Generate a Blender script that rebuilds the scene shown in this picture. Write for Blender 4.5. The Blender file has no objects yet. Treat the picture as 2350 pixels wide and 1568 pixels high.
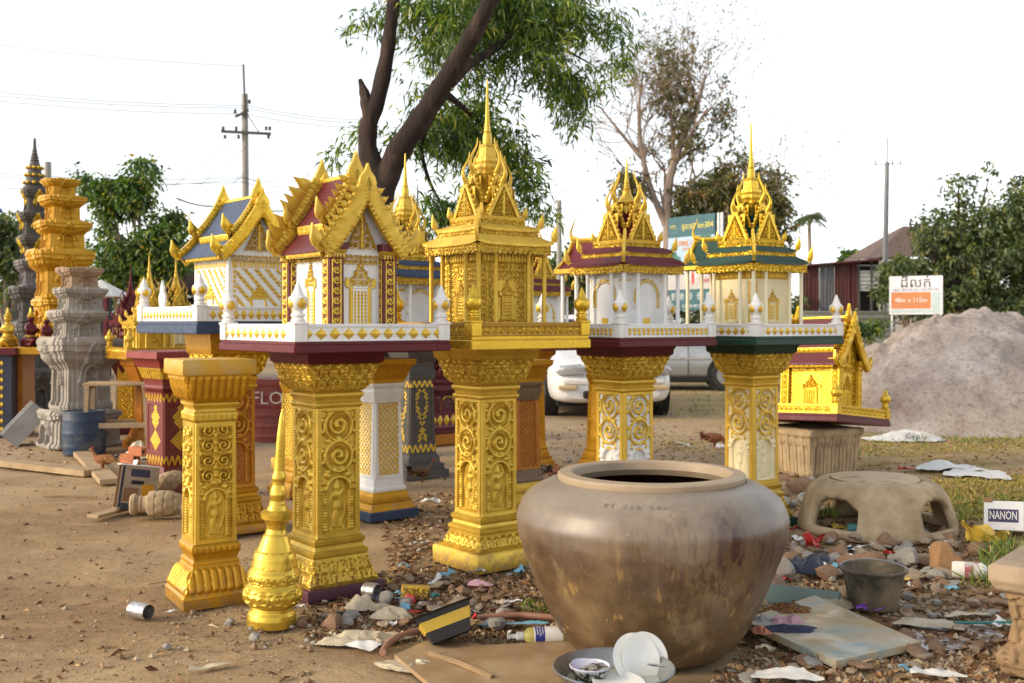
import bpy, math, random
import numpy as np
from itertools import product
from mathutils import Vector, Matrix
random.seed(7); RNG = np.random.default_rng(7)
R = math.radians
C = bpy.context.scene.collection
SC = bpy.context.scene

# ------------------------------------------------------------------ camera, sky, sun, exposure
H = 1.25                                  # eye height
F = 2415.0                                # focal length in the units the photo was measured in (2350 wide)
cam_d = bpy.data.cameras.new('camera'); cam = bpy.data.objects.new('camera', cam_d); C.objects.link(cam)
cam.location = (0, 0, H); cam.rotation_euler = (R(90), 0, 0)
cam_d.sensor_width = 36; cam_d.lens = F / 2350 * 36; cam_d.shift_y = -42 / 2350
cam_d.clip_end = 2000; cam_d.clip_start = 0.05
cam_d.dof.use_dof = True; cam_d.dof.focus_distance = 4.7; cam_d.dof.aperture_fstop = 4.0
SC.camera = cam

SUN_AZ = Vector((-0.95, -0.31, 0)).normalized(); SUN_EL = R(23)
w = bpy.data.worlds.new('World'); SC.world = w; w.use_nodes = True
nt = w.node_tree; nt.nodes.clear()
sky = nt.nodes.new('ShaderNodeTexSky'); sky.sky_type = 'NISHITA'; sky.sun_disc = False
sky.sun_elevation = SUN_EL; sky.sun_rotation = math.atan2(SUN_AZ.x, SUN_AZ.y)
sky.air_density = 1.0; sky.dust_density = 1.0; sky.ozone_density = 1.0
hsv = nt.nodes.new('ShaderNodeHueSaturation'); hsv.inputs['Saturation'].default_value = 0.22
bg = nt.nodes.new('ShaderNodeBackground'); bg.inputs[1].default_value = 0.15
out = nt.nodes.new('ShaderNodeOutputWorld')
nt.links.new(sky.outputs[0], hsv.inputs['Color']); nt.links.new(hsv.outputs[0], bg.inputs[0]); nt.links.new(bg.outputs[0], out.inputs[0])
sd = bpy.data.lights.new('sun', 'SUN'); sun = bpy.data.objects.new('sun', sd); C.objects.link(sun)
sd.energy = 1.3; sd.angle = R(16); sd.color = (1.0, 0.76, 0.44)
sv = Vector((SUN_AZ.x * math.cos(SUN_EL), SUN_AZ.y * math.cos(SUN_EL), math.sin(SUN_EL)))
sun.rotation_euler = (-sv).to_track_quat('-Z', 'Y').to_euler(); sun.location = sv * 30
vs = SC.view_settings
vs.view_transform = 'Standard'; vs.look = 'None'; vs.gamma = 1; vs.use_curve_mapping = False; vs.exposure = 1.1
SC.render.engine = 'CYCLES'; SC.cycles.use_denoising = True; SC.cycles.max_bounces = 6
SC.cycles.transparent_max_bounces = 8; SC.cycles.caustics_reflective = False; SC.cycles.caustics_refractive = False

def T(px, py, Y):                         # a measured picture point at a known distance -> place in the world
    return Vector(((px - 1175) / F * Y, Y, H - (py - 742) / F * Y))
def G(px, py):                            # a measured point on the ground
    Y = F * H / (py - 742); return Vector(((px - 1175) / F * Y, Y, 0))

# ------------------------------------------------------------------ objects
def thing(name, label, cat, loc=(0, 0, 0), rz=0, group=None, rot=None):
    o = bpy.data.objects.new(name, None); C.objects.link(o); o.empty_display_size = .1
    o.location = loc; o.rotation_euler = rot if rot else (0, 0, rz)
    return tag(o, label, cat, group)
def tag(o, label, cat, group=None):
    o['label'] = label; o['category'] = cat
    if group: o['group'] = group
    return o
def dup(o, parent=None):
    c = o.copy(); C.objects.link(c)
    if parent is not None: c.parent = parent
    for ch in list(o.children): dup(ch, c)
    return c
def placed(name, me, parent, loc=(0, 0, 0), rot=(0, 0, 0), sc=1):
    o = bpy.data.objects.new(name, me); C.objects.link(o)
    if isinstance(parent, tuple): parent, off = parent; loc = [a + b for a, b in zip(loc, off)]
    o.parent = parent; o.location = loc; o.rotation_euler = rot
    o.scale = (sc, sc, sc) if not hasattr(sc, '__len__') else sc
    return o

def Tr(x=0, y=0, z=0): return np.array(Matrix.Translation((x, y, z)))
def Rz(a): return np.array(Matrix.Rotation(a, 4, 'Z'))
def Rx(a): return np.array(Matrix.Rotation(a, 4, 'X'))
def Ry(a): return np.array(Matrix.Rotation(a, 4, 'Y'))
def Sc(x, y, z): return np.diag([x, y, z, 1.0])
I4 = np.eye(4)

class MB:
    def __init__(s): s.v = []; s.l = []; s.t = []; s.m = []; s.a = []; s.n = 0
    def add(s, V, faces, M=None, mi=0, a=None):
        V = np.asarray(V, float).reshape(-1, 3)
        if M is not None: V = V @ M[:3, :3].T + M[:3, 3]
        s.v.append(V)
        s.a.append(np.zeros(len(V)) if a is None else np.broadcast_to(np.asarray(a, float).ravel(), (len(V),)))
        if isinstance(faces, np.ndarray):
            s.l.append((faces + s.n).ravel()); s.t.append(np.full(len(faces), faces.shape[1])); k = len(faces)
        else:
            s.l.append(np.array([i + s.n for f in faces for i in f], int)); s.t.append(np.array([len(f) for f in faces], int)); k = len(faces)
        s.m.append(np.full(k, mi)); s.n += len(V); return s
    def mesh(s, name, mats, smooth=True, sharp=38):
        me = bpy.data.meshes.new(name)
        V = np.concatenate(s.v); L = np.concatenate(s.l).astype(np.int32); t = np.concatenate(s.t).astype(np.int32); m = np.concatenate(s.m).astype(np.int32)
        me.vertices.add(len(V)); me.vertices.foreach_set('co', V.ravel().astype(np.float32))
        me.loops.add(len(L)); me.loops.foreach_set('vertex_index', L)
        me.polygons.add(len(t)); st = np.zeros(len(t), np.int32); st[1:] = np.cumsum(t)[:-1]
        me.polygons.foreach_set('loop_start', st); me.polygons.foreach_set('loop_total', t)
        me.polygons.foreach_set('material_index', m)
        me.polygons.foreach_set('use_smooth', np.full(len(t), bool(smooth)))
        at = me.attributes.new('paint', 'FLOAT', 'POINT'); at.data.foreach_set('value', np.concatenate(s.a).astype(np.float32))
        for x in (mats if isinstance(mats, (list, tuple)) else [mats]): me.materials.append(x)
        me.update(calc_edges=True); me.validate()
        if smooth and sharp: me.set_sharp_from_angle(angle=R(sharp))
        return me
    def build(s, name, mats, parent=None, smooth=True, sharp=38, loc=(0, 0, 0), rot=(0, 0, 0)):
        return placed(name, s.mesh(name, mats, smooth, sharp), parent, loc, rot)
    # ---- shapes
    def box(s, c, d, b=.002, M=None, mi=0, a=None):
        V = []; ix = {}
        for sg in product((-1, 1), repeat=3):
            for ax in range(3):
                ix[sg, ax] = len(V); V.append([c[k] + sg[k] * (d[k] / 2 - (0 if k == ax else b)) for k in range(3)])
        f = []
        for ax in range(3):
            o1, o2 = [k for k in range(3) if k != ax]
            for q in (-1, 1):
                fc = []
                for p1, p2 in ((-1, -1), (1, -1), (1, 1), (-1, 1)):
                    sg = [0, 0, 0]; sg[ax] = q; sg[o1] = p1; sg[o2] = p2; fc.append(ix[tuple(sg), ax])
                f.append(fc if (q == 1) == (ax != 1) else fc[::-1])
            for p1, p2 in product((-1, 1), repeat=2):       # edge along ax
                def cn(e, face):
                    sg = [0, 0, 0]; sg[ax] = e; sg[o1] = p1; sg[o2] = p2; return ix[tuple(sg), face]
                f.append([cn(-1, o1), cn(1, o1), cn(1, o2), cn(-1, o2)])
        for sg in product((-1, 1), repeat=3): f.append([ix[sg, 0], ix[sg, 1], ix[sg, 2]])
        return s.add(V, f, M, mi, a)
    def grid(s, P, M=None, mi=0, a=None, wrapu=False):
        P = np.asarray(P, float); nu, nv = P.shape[:2]
        ii = np.arange(nu if wrapu else nu - 1); jj = np.arange(nv - 1)
        I, J = np.meshgrid(ii, jj, indexing='ij'); I2 = (I + 1) % nu
        q = np.stack([I * nv + J, I2 * nv + J, I2 * nv + J + 1, I * nv + J + 1], -1).reshape(-1, 4)
        return s.add(P.reshape(-1, 3), q, M, mi, None if a is None else np.asarray(a).ravel())
    def lathe(s, prof, n=24, M=None, mi=0, cap=True, rip=None, a=None):
        prof = np.asarray(prof, float); th = np.arange(n) * 2 * np.pi / n
        r = prof[None, :, 0] * np.ones((n, 1)); z = prof[None, :, 1] * np.ones((n, 1)); t = th[:, None] * np.ones((1, len(prof)))
        if rip is not None: r = r + rip(t, z)
        P = np.stack([r * np.cos(t), r * np.sin(t), z], -1); s.grid(P, M, mi, a, wrapu=True)
        if cap:
            k = len(prof)
            for j, rev in ((0, True), (k - 1, False)):
                if prof[j, 0] > 1e-4: s.add(P[:, j], [list(range(n))[::-1 if rev else 1]], M, mi)
        return s
    def tube(s, pts, rad, n=6, M=None, mi=0, a=None, sq=1.0):
        pts = np.asarray(pts, float); k = len(pts); rad = np.broadcast_to(np.asarray(rad, float), (k,))
        tg = np.gradient(pts, axis=0); tg /= np.linalg.norm(tg, axis=1)[:, None] + 1e-9
        u = np.cross(tg[0], [0, 0, 1.0]);
        if np.linalg.norm(u) < .1: u = np.cross(tg[0], [0, 1.0, 0])
        u /= np.linalg.norm(u); P = np.zeros((n, k, 3)); th = np.arange(n) * 2 * np.pi / n + np.pi / n
        for i in range(k):
            u = u - tg[i] * (u @ tg[i]); u /= np.linalg.norm(u) + 1e-9; v = np.cross(tg[i], u)
            P[:, i] = pts[i] + rad[i] * (np.cos(th)[:, None] * u + sq * np.sin(th)[:, None] * v)
        s.grid(P, M, mi, a, wrapu=True)
        s.add(P[:, 0], [list(range(n))[::-1]], M, mi, a if np.isscalar(a) else None); s.add(P[:, -1], [list(range(n))], M, mi, a if np.isscalar(a) else None)
        return s
    def plate(s, outl, t, M=None, mi=0, puff=.62, a=None):     # a carved plate: outline in x,z, thickness along y, swollen middle
        o = np.asarray(outl, float); n = len(o); c = o.mean(0); inn = c + (o - c) * puff
        V = np.concatenate([np.c_[o[:, 0], np.full(n, -t * .3), o[:, 1]], np.c_[inn[:, 0], np.full(n, -t * .5), inn[:, 1]],
                            np.c_[o[:, 0], np.full(n, t * .3), o[:, 1]], np.c_[inn[:, 0], np.full(n, t * .5), inn[:, 1]]])
        f = []
        for i in range(n):
            j = (i + 1) % n
            f += [[i, j, n + j, n + i], [2 * n + j, 2 * n + i, 3 * n + i, 3 * n + j], [j, i, 2 * n + i, 2 * n + j]]
        f += [list(range(n, 2 * n)), list(range(3 * n, 4 * n))[::-1]]
        return s.add(V, f, M, mi, a)
    def prism(s, outl, t, M=None, mi=0, a=None):
        o = np.asarray(outl, float); n = len(o)
        V = np.concatenate([np.c_[o[:, 0], np.full(n, -t / 2), o[:, 1]], np.c_[o[:, 0], np.full(n, t / 2), o[:, 1]]])
        return s.add(V, [list(range(n)), list(range(n, 2 * n))[::-1]] + [[(i + 1) % n, i, n + i, n + (i + 1) % n] for i in range(n)], M, mi, a)
    def blob(s, c, r, n=12, M=None, mi=0, a=None):
        th = np.arange(n) * 2 * np.pi / n; ph = np.linspace(-np.pi / 2, np.pi / 2, max(5, n // 2 + 1))
        tt, pp = np.meshgrid(th, ph, indexing='ij')
        P = np.stack([c[0] + r[0] * np.cos(pp) * np.cos(tt), c[1] + r[1] * np.cos(pp) * np.sin(tt), c[2] + r[2] * np.sin(pp)], -1)
        return s.grid(P, M, mi, a, wrapu=True)
    # ---- carved surfaces: hf(x, z) -> (height, paint) over a panel of size w x h
    def panel(s, w, h, nu, nv, hf, M=None, mi=0, skirt=.006):
        x = np.linspace(-w / 2, w / 2, nu); z = np.linspace(0, h, nv); X, Z = np.meshgrid(x, z, indexing='ij')
        hh, aa = hf(X, Z); P = np.stack([X, -hh, Z], -1)
        P = np.pad(P, ((1, 1), (1, 1), (0, 0)), mode='edge'); aa = np.pad(aa * np.ones_like(X), 1, mode='edge')
        P[0, :, 1] = P[-1, :, 1] = skirt; P[:, 0, 1] = P[:, -1, 1] = skirt
        return s.grid(P, M, mi, aa)
    def square(s, prof, hf=None, nu=2, dz=.01, M=None, mi=0, sides=(0, 1, 2, 3), hi=(0, 3), cap=True):
        """four-sided turned body with profile (half width, z); hf(x, z, r) carves each side"""
        prof = np.asarray(prof, float); pr = [prof[0]]
        for p, q in zip(prof[:-1], prof[1:]):
            k = max(1, int(round(np.hypot(*(q - p)) / dz))) if hf is not None else 1
            for i in range(1, k + 1): pr.append(p + (q - p) * i / k)
        pr = np.array(pr); tg = np.gradient(pr, axis=0); tg /= np.linalg.norm(tg, axis=1)[:, None] + 1e-9
        nr, nz = tg[:, 1], -tg[:, 0]
        for k in sides:
            n = nu if (hf is not None and k in hi) else 2
            u = np.linspace(-1, 1, n)[:, None]; r = pr[None, :, 0]; X = u * r; Z = np.ones((n, 1)) * pr[None, :, 1]
            if hf is not None and k in hi:
                h, a = hf(X, Z, r * np.ones_like(X)); e = np.clip((1 - np.abs(u)) * 40, 0, 1); h = h * e; a = a * np.ones_like(X)
            else: h = np.zeros_like(X); a = np.zeros_like(X) + (0.5 if hf is not None else 0)
            P = np.stack([X, -(r + h * nr[None]), Z + h * nz[None]], -1)
            s.grid(P, (I4 if M is None else M) @ Rz(k * np.pi / 2), mi, a)
        if cap:
            for (r, z), rev in ((pr[0], True), (pr[-1], False)):
                q = np.array([[-r, -r, z], [r, -r, z], [r, r, z], [-r, r, z]]); s.add(q, [[3, 2, 1, 0] if rev else [0, 1, 2, 3]], M, mi)
        return s

# ------------------------------------------------------------------ materials
def lin(h):
    h = h.lstrip('#'); v = [int(h[i:i + 2], 16) / 255 for i in (0, 2, 4)]
    return tuple((x / 12.92 if x <= .04045 else ((x + .055) / 1.055) ** 2.4) for x in v) + (1,)
def col(c): return lin(c) if isinstance(c, str) else (tuple(c) + (1,) if len(c) == 3 else c)
class NT:
    def __init__(s, name):
        s.m = bpy.data.materials.new(name); s.m.use_nodes = True; s.t = s.m.node_tree; s.t.nodes.clear()
        s.o = s.t.nodes.new('ShaderNodeOutputMaterial')
    def n(s, typ, **kw):
        x = s.t.nodes.new('ShaderNode' + typ)
        for k, v in kw.items():
            if k.startswith('i_'): 
                key = k[2:]; x.inputs[int(key) if key.isdigit() else key].default_value = v
            else: setattr(x, k, v)
        return x
    def l(s, a, b): s.t.links.new(a, b)
    def mix(s, fac, a, b, blend='MIX'):
        x = s.n('Mix', data_type='RGBA', blend_type=blend)
        for inp, v in ((x.inputs[0], fac), (x.inputs[6], a), (x.inputs[7], b)):
            if hasattr(v, 'is_output') or isinstance(v, bpy.types.NodeSocket): s.l(v, inp)
            else: inp.default_value = v
        return x.outputs[2]
    def noise(s, scale, detail=4, rough=.6, coord='Object', dist=0, sc3=None):
        v = s.n('NewGeometry').outputs['Position'] if coord == 'World' else s.n('TexCoord').outputs[coord]
        if sc3: mp = s.n('Mapping'); mp.inputs['Scale'].default_value = sc3; s.l(v, mp.inputs[0]); v = mp.outputs[0]
        x = s.n('TexNoise', i_Scale=scale, i_Detail=detail, i_Roughness=rough, i_Distortion=dist); s.l(v, x.inputs['Vector']); return x.outputs['Fac']
    def ramp(s, fac, stops, const=False):
        x = s.n('ValToRGB'); e = x.color_ramp.elements
        if const: x.color_ramp.interpolation = 'CONSTANT'
        while len(e) < len(stops): e.new(.5)
        for k, (p, c) in enumerate(stops): e[k].position = p; e[k].color = col(c) if not isinstance(c, (int, float)) else (c, c, c, 1)
        s.l(fac, x.inputs[0]); return x.outputs[0]
    def bump(s, h, strength=.3, dist=.005):
        x = s.n('Bump', i_Strength=strength, i_Distance=dist); s.l(h, x.inputs['Height']); return x.outputs[0]
    def bsdf(s, colr, rough=.6, metal=0, nrm=None, spec=.5, **kw):
        x = s.n('BsdfPrincipled'); x.inputs['Metallic'].default_value = metal; x.inputs['Specular IOR Level'].default_value = spec
        for k, v in kw.items(): x.inputs[k.replace('_', ' ')].default_value = v
        for inp, v in ((x.inputs['Base Color'], colr), (x.inputs['Roughness'], rough)):
            if isinstance(v, bpy.types.NodeSocket): s.l(v, inp)
            else: inp.default_value = v if not isinstance(v, str) else lin(v)
        if nrm is not None: s.l(nrm, x.inputs['Normal'])
        return x.outputs[0]
    def done(s, sh): s.l(sh, s.o.inputs[0]); return s.m
def dirty(nt, c, dark, sc=6, amt=.5, lo=.45, hi=.75, coord='Object'):
    f = nt.ramp(nt.noise(sc, 6, .65, coord), [(lo, 0.0), (hi, amt)])
    return nt.mix(f, c if isinstance(c, bpy.types.NodeSocket) else col(c), col(dark))
def mudsplash(nt, cc):                    # dried mud thrown up by rain, in its own ragged spots
    sp = nt.n('SeparateXYZ'); nt.l(nt.n('NewGeometry').outputs['Position'], sp.inputs[0]); m = nt.n('MapRange'); m.inputs[1].default_value = .20; m.inputs[2].default_value = .0; nt.l(sp.outputs[2], m.inputs[0])
    ad = nt.n('Math', operation='MULTIPLY_ADD'); nt.l(m.outputs[0], ad.inputs[0]); ad.inputs[1].default_value = .30; nt.l(nt.noise(28, 6, .72, 'World'), ad.inputs[2])
    chip = nt.ramp(nt.noise(16, 5, .75, 'World'), [(.705, 0.0), (.72, .8)]); cc = nt.mix(chip, cc, col('#a58f72'))
    return nt.mix(nt.ramp(ad.outputs[0], [(.70, 0.0), (.80, .65)]), cc, col('#9a7a55'))
def paint(name, c, dark=None, rough=.5, metal=0, sc=7, amt=.45, bump=.25, bsc=60, lo=.45, hi=.75, spec=.5, mud=0, streak=None):
    nt = NT(name); c = col(c); dark = col(dark) if dark else tuple(x * .55 for x in c[:3]) + (1,)
    cc = dirty(nt, c, dark, sc, amt, lo, hi)
    if streak: cc = nt.mix(nt.ramp(nt.noise(9, 5, .65, sc3=(1.6, 1.6, .22)), [(.52, 0.0), (.75, .35)]), cc, col(streak))
    if mud: cc = mudsplash(nt, cc)
    rr = nt.ramp(nt.noise(sc * 3, 3), [(.3, max(.05, rough - .12)), (.7, min(1, rough + .12))])
    return nt.done(nt.bsdf(cc, rr, metal, nt.bump(nt.noise(bsc, 5, .7), bump, .002), spec))
def two(name, a, b, ra=.5, rb=.38, mb=.5, da=None, db=None, sc=7, amt=.4):
    """hand-painted relief: paint attribute 0 -> a, 1 -> b"""
    nt = NT(name); at = nt.n('Attribute', attribute_name='paint')
    f = nt.ramp(at.outputs['Fac'], [(.35, 0.0), (.55, 1.0)])
    ca = dirty(nt, a, da or tuple(x * .7 for x in col(a)[:3]), sc, amt); cb = dirty(nt, b, db or tuple(x * .55 for x in col(b)[:3]), sc * 2, amt)
    ca = nt.mix(nt.ramp(nt.noise(9, 5, .65, sc3=(1.6, 1.6, .22)), [(.54, 0.0), (.78, .35)]), ca, tuple(x * .55 for x in col(a)[:3]) + (1,))
    bp = nt.bump(nt.noise(70, 4, .7), .2, .0015)
    mx = nt.n('MixShader'); nt.l(f, mx.inputs[0]); nt.l(nt.bsdf(ca, ra, 0, bp), mx.inputs[1]); nt.l(nt.bsdf(cb, rb, mb, bp), mx.inputs[2])
    return nt.done(mx.outputs[0])
GOLD = (.65, .425, .050); DGOLD = (.40, .185, .010)
M_gold = paint('gold_paint', GOLD, (.40, .21, .018), .40, .50, 9, .7, .35, 90, mud=1)
M_goldb = paint('bright_gold_paint', (.72, .47, .042), (.50, .29, .018), .30, .68, 8, .5, .25, 90)
M_ochre = paint('ochre_gold_paint', (.56, .29, .014), (.36, .15, .008), .40, .5, 8, .7, .35, 80, mud=1)
M_amber = paint('amber_paint', (.42, .155, .010), (.25, .07, .006), .42, .3, 10, .6, .3, 80)
M_white = paint('white_paint', (.78, .77, .75), (.60, .57, .52), .45, 0, 5, .4, .2, 60, streak='#a09684')
M_cream = paint('cream_paint', (.80, .72, .50), (.70, .58, .30), .45, 0, 5, .4, .15, 60)
M_maroon = paint('maroon_paint', (.105, .008, .014), (.055, .006, .009), .42, 0, 8, .6, .4, 40, spec=.32)
M_red = paint('red_oxide_paint', (.20, .022, .016), (.10, .012, .010), .45, 0, 8, .6, .3, 50)
M_blue = paint('slate_blue_paint', (.034, .058, .115), (.02, .03, .055), .48, 0, 8, .6, .3, 50, spec=.35)
M_navy = paint('navy_paint', (.02, .025, .05), (.01, .012, .02), .5, 0, 8, .6, .4, 40)
M_green = paint('green_paint', (.012, .047, .033), (.007, .025, .017), .42, 0, 8, .5, .3, 50, spec=.35)
M_gray = paint('dark_grey_paint', (.085, .08, .075), (.05, .045, .04), .6, 0, 8, .5, .4, 50)
M_wg = two('white_wall_gold_relief', (.78, .77, .75), GOLD)
M_cg = two('cream_wall_gold_relief', (.80, .70, .44), (.64, .40, .05))
M_mg = two('maroon_gold_relief', (.12, .011, .018), GOLD, .4)
M_rg = two('red_gold_relief', (.16, .018, .014), (.66, .42, .03), .45)
M_gg = two('grey_gold_relief', (.075, .065, .052), (.62, .40, .03), .6)
M_go = two('gold_relief', (.46, .24, .014), (.66, .41, .035), .45, .36, .5)
M_ga = two('amber_relief', (.40, .14, .008), (.50, .21, .014), .42, .36, .35)
# ------------------------------------------------------------------ carved ornament as height fields
def rdg(d, w): return np.sqrt(np.clip(1 - (d / w) ** 2, 0, 1))
def spiral(x, z, Rr, turn=1, ph=0, nt_=1.9):
    r = np.hypot(x, z); th = np.arctan2(z, x); p = Rr / nt_
    t = (r / p - turn * th / (2 * np.pi) + ph) % 1
    return rdg(t - .5, .40) * np.clip((Rr - r) / (Rr * .12), 0, 1)
def scrolls(x, z, c, seed=0):
    i = np.floor(x / c + .5); j = np.floor(z / c); lx = x - i * c; lz = z - (j + .5) * c
    sg = np.where((i + j) % 2 == 0, 1.0, -1.0)
    h = spiral(lx * sg, lz, c * .47, 1, seed * .13)
    cx = np.abs(np.abs(lx) - c / 2); cz = np.abs(np.abs(lz) - c / 2)
    return np.maximum(h, .8 * rdg(np.hypot(cx, cz), c * .2))
def cap(x, z, p, q, r0, r1=None):
    r1 = r0 if r1 is None else r1; dx, dz = q[0] - p[0], q[1] - p[1]; L = dx * dx + dz * dz + 1e-12
    t = np.clip(((x - p[0]) * dx + (z - p[1]) * dz) / L, 0, 1); r = r0 + (r1 - r0) * t
    return r * rdg(np.hypot(x - p[0] - t * dx, z - p[1] - t * dz), r)
def dancer(x, z, h):
    """a standing dancer in a long pleated skirt, one arm raised, scaled to height h, feet at z=0"""
    x = x / h; z = z / h
    sk = (.045 + .10 * np.clip((.42 - z) / .42, 0, 1)) ; inside = (z > .03) & (z < .45)
    skirt = np.where(inside, .075 * rdg(x + .02 * np.sin(6 * z), sk) * (1 + .16 * np.sin(150 * (x * (1.2 - z) + .12 * z))), 0)
    parts = [skirt, cap(x, z, (.0, .43), (.015, .56), .085, .06), cap(x, z, (.015, .56), (-.005, .66), .06, .085),
             cap(x, z, (-.045, .64), (.04, .64), .04), cap(x, z, (.0, .70), (0, .73), .035),
             cap(x, z, (.0, .78), (.0, .80), .062), cap(x, z, (0, .84), (.01, .98), .05, .008),
             cap(x, z, (-.09, .67), (-.16, .52), .034, .026), cap(x, z, (-.16, .52), (-.19, .36), .026, .02),
             cap(x, z, (.085, .67), (.15, .76), .034, .026), cap(x, z, (.15, .76), (.06, .93), .024, .018),
             cap(x, z, (-.09, .02), (-.01, .03), .03), cap(x, z, (.03, .02), (.11, .03), .03),
             cap(x, z, (-.14, .0), (.14, .0), .03)]
    scarf = .022 * rdg(np.hypot(x / .20, (z - .55) / .47) - 1, .10)
    return np.maximum.reduce(parts + [scarf]) * h
def rowz(x, z, z0, z1, w, kind='petal'):
    """a row of repeated leaves between z0 and z1"""
    u = (x / w - np.floor(x / w) - .5); t = np.clip((z - z0) / (z1 - z0), 0, 1); on = (z >= z0) & (z <= z1)
    if kind == 'petal': hw = .47 * np.sqrt(np.clip(1 - (1 - t) ** 4, 0, 1)) ; h = rdg(u, np.maximum(hw, .01)) * (.5 + .5 * t)
    elif kind == 'flute': h = rdg(u, .42) * np.clip(np.minimum(t, 1 - t) * 8, 0, 1)
    elif kind == 'up': hw = .46 * (1 - t ** 1.6); h = rdg(u, np.maximum(hw, .01))
    elif kind == 'zig': h = rdg(np.abs(np.abs(u) * 2 - t), .3)
    else: h = rdg(np.hypot(u * w, (t - .5) * (z1 - z0)), .45 * min(w, z1 - z0))
    return np.where(on, h, 0)
def leaf_h(x, z, c):                      # acanthus-like clumps
    a = scrolls(x, z, c); b = rowz(x + c * .5, z % (c * 1.1), 0, c * 1.1, c * .5, 'up')
    return np.maximum(a * .8, b * .75)
def hf_pedestal(z0, z1, hw=.088, style='vine', gold_over=.001, inv=False):
    """shaft side: framed panel, dancer niche below, vine or vases above"""
    nh = (z1 - z0) * .44
    def f(x, z, r):
        ax = np.abs(x); zz = z - z0; fr = (ax > hw) | (zz < .012) | (z > z1 - .012)
        niche_w = hw * .62; top = nh * .80
        arch_d = np.where(zz > top, np.hypot(x, zz - top), ax); in_niche = (arch_d < niche_w) & (zz > .02)
        ring = rdg(arch_d - niche_w * 1.12, niche_w * .2) * ((zz > top))
        pil = rdg(ax - niche_w * 1.28, niche_w * .25) * ((zz > .02) & (zz <= top + .004)) * (.7 + .3 * np.cos(zz * 500))
        flame = np.where((zz > top) & (zz < nh * 1.28), rdg(np.hypot(x, (zz - top) * .8) - niche_w * 1.45, niche_w * .28) * (.55 + .45 * np.cos(14 * np.arctan2(zz - top, x))), 0)
        orn = np.zeros_like(x); up = zz - nh * 1.12; hu = (z1 - z0) - nh * 1.12 - .01
        if style == 'vine':
            R1 = min(hw * .86, hu / 4.15)
            for k, sg in ((0, 1), (1, -1)):
                cz = hu * (.255 + .5 * k); d = np.hypot(x, up - cz)
                orn = np.maximum(orn, rdg(d - R1, R1 * .16)); orn = np.maximum(orn, spiral(x * sg, up - cz - R1 * .08, R1 * .80, 1, .2, 1.5))
                orn = np.maximum(orn, 1.25 * rdg(np.hypot(x - .15 * R1 * sg, up - cz), R1 * .2))
                for a in range(10):
                    t = a * .628 + .3; orn = np.maximum(orn, .9 * rdg(np.hypot(x - 1.26 * R1 * math.cos(t), up - cz - 1.26 * R1 * math.sin(t)), R1 * .2))
            orn = np.where(up > 0, orn, 0)
        else:
            orn = np.where(up > 0, np.maximum(scrolls(ax - hw * .48, up, hw * .94), 1.1 * rdg(ax, hw * .2) * (.4 + .6 * np.cos(up * 2 * np.pi / hw) ** 2)), 0)
        h = np.maximum.reduce([orn * .017, ring * .013, pil * .010, flame * .014]) - .003
        fig = dancer(x, zz - .022, nh * .93) * .62
        h = np.where(in_niche, -.013 + fig, h); h = np.where(fr, .006 + .001 * np.cos(z * 900) * (ax > hw), h)
        m = (h > (.0065 if inv else gold_over)).astype(float)
        if inv: m = np.where(fr, 1.0, m); m = np.where(zz < nh * 1.02, np.where(fr, 1, (fig > .02) & (np.sin(z * 160) > .75)), m)
        return h, m
    return f
def hf_leafband(z0, z1, c=.05, amp=.012, tip=True):
    def f(x, z, r):
        t = (z - z0) / (z1 - z0); on = (t > 0) & (t < 1)
        h = np.where(on, leaf_h(x, z - z0, c), 0)
        return h * amp * 1.35 - .003 * on, (h > .3).astype(float)
    return f
def hf_rows(rows):
    """rows: (z0, z1, width, kind, amp, painted)"""
    def f(x, z, r):
        h = np.zeros_like(x); m = np.zeros_like(x)
        for z0, z1, wd, kind, amp, pt in rows:
            k = rowz(x + (wd / 2 if kind != 'flute' else 0), z, z0, z1, wd, kind); h = np.maximum(h, k * amp)
            if pt: m = np.maximum(m, k > .35)
        return h, m
    return f
def hf_lattice(z0, z1, c=.022, amp=.005, hw=.07, diam=None, frame=True):
    """woven diamond studs; diam(x, z) tells which studs are gilded"""
    def f(x, z, r):
        u = (x + (z - z0)) / c; v = (x - (z - z0)) / c; fu = np.abs(u - np.floor(u) - .5); fv = np.abs(v - np.floor(v) - .5)
        st = np.clip(1 - 2.1 * np.maximum(fu, fv), 0, 1); on = (np.abs(x) < hw) & (z > z0) & (z < z1)
        h = np.where(on, st ** .6 * amp - amp * .4, amp * .8 if frame else 0)
        iu = np.floor(u) + .5; iv = np.floor(v) + .5; cx = (iu + iv) * c / 2; cz = (iu - iv) * c / 2
        m = np.where(on & (st > .12), diam(cx, cz) if diam else 1, 0)
        return h, m
    return f
def add(*fs):                             # combine several carvings on one body
    def f(x, z, r):
        h = np.zeros_like(x); m = np.zeros_like(x)
        for g in fs:
            a, b = g(x, z, r); h = np.where(np.abs(a) > np.abs(h), a, h); m = np.maximum(m, b)
        return h, m
    return f
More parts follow.
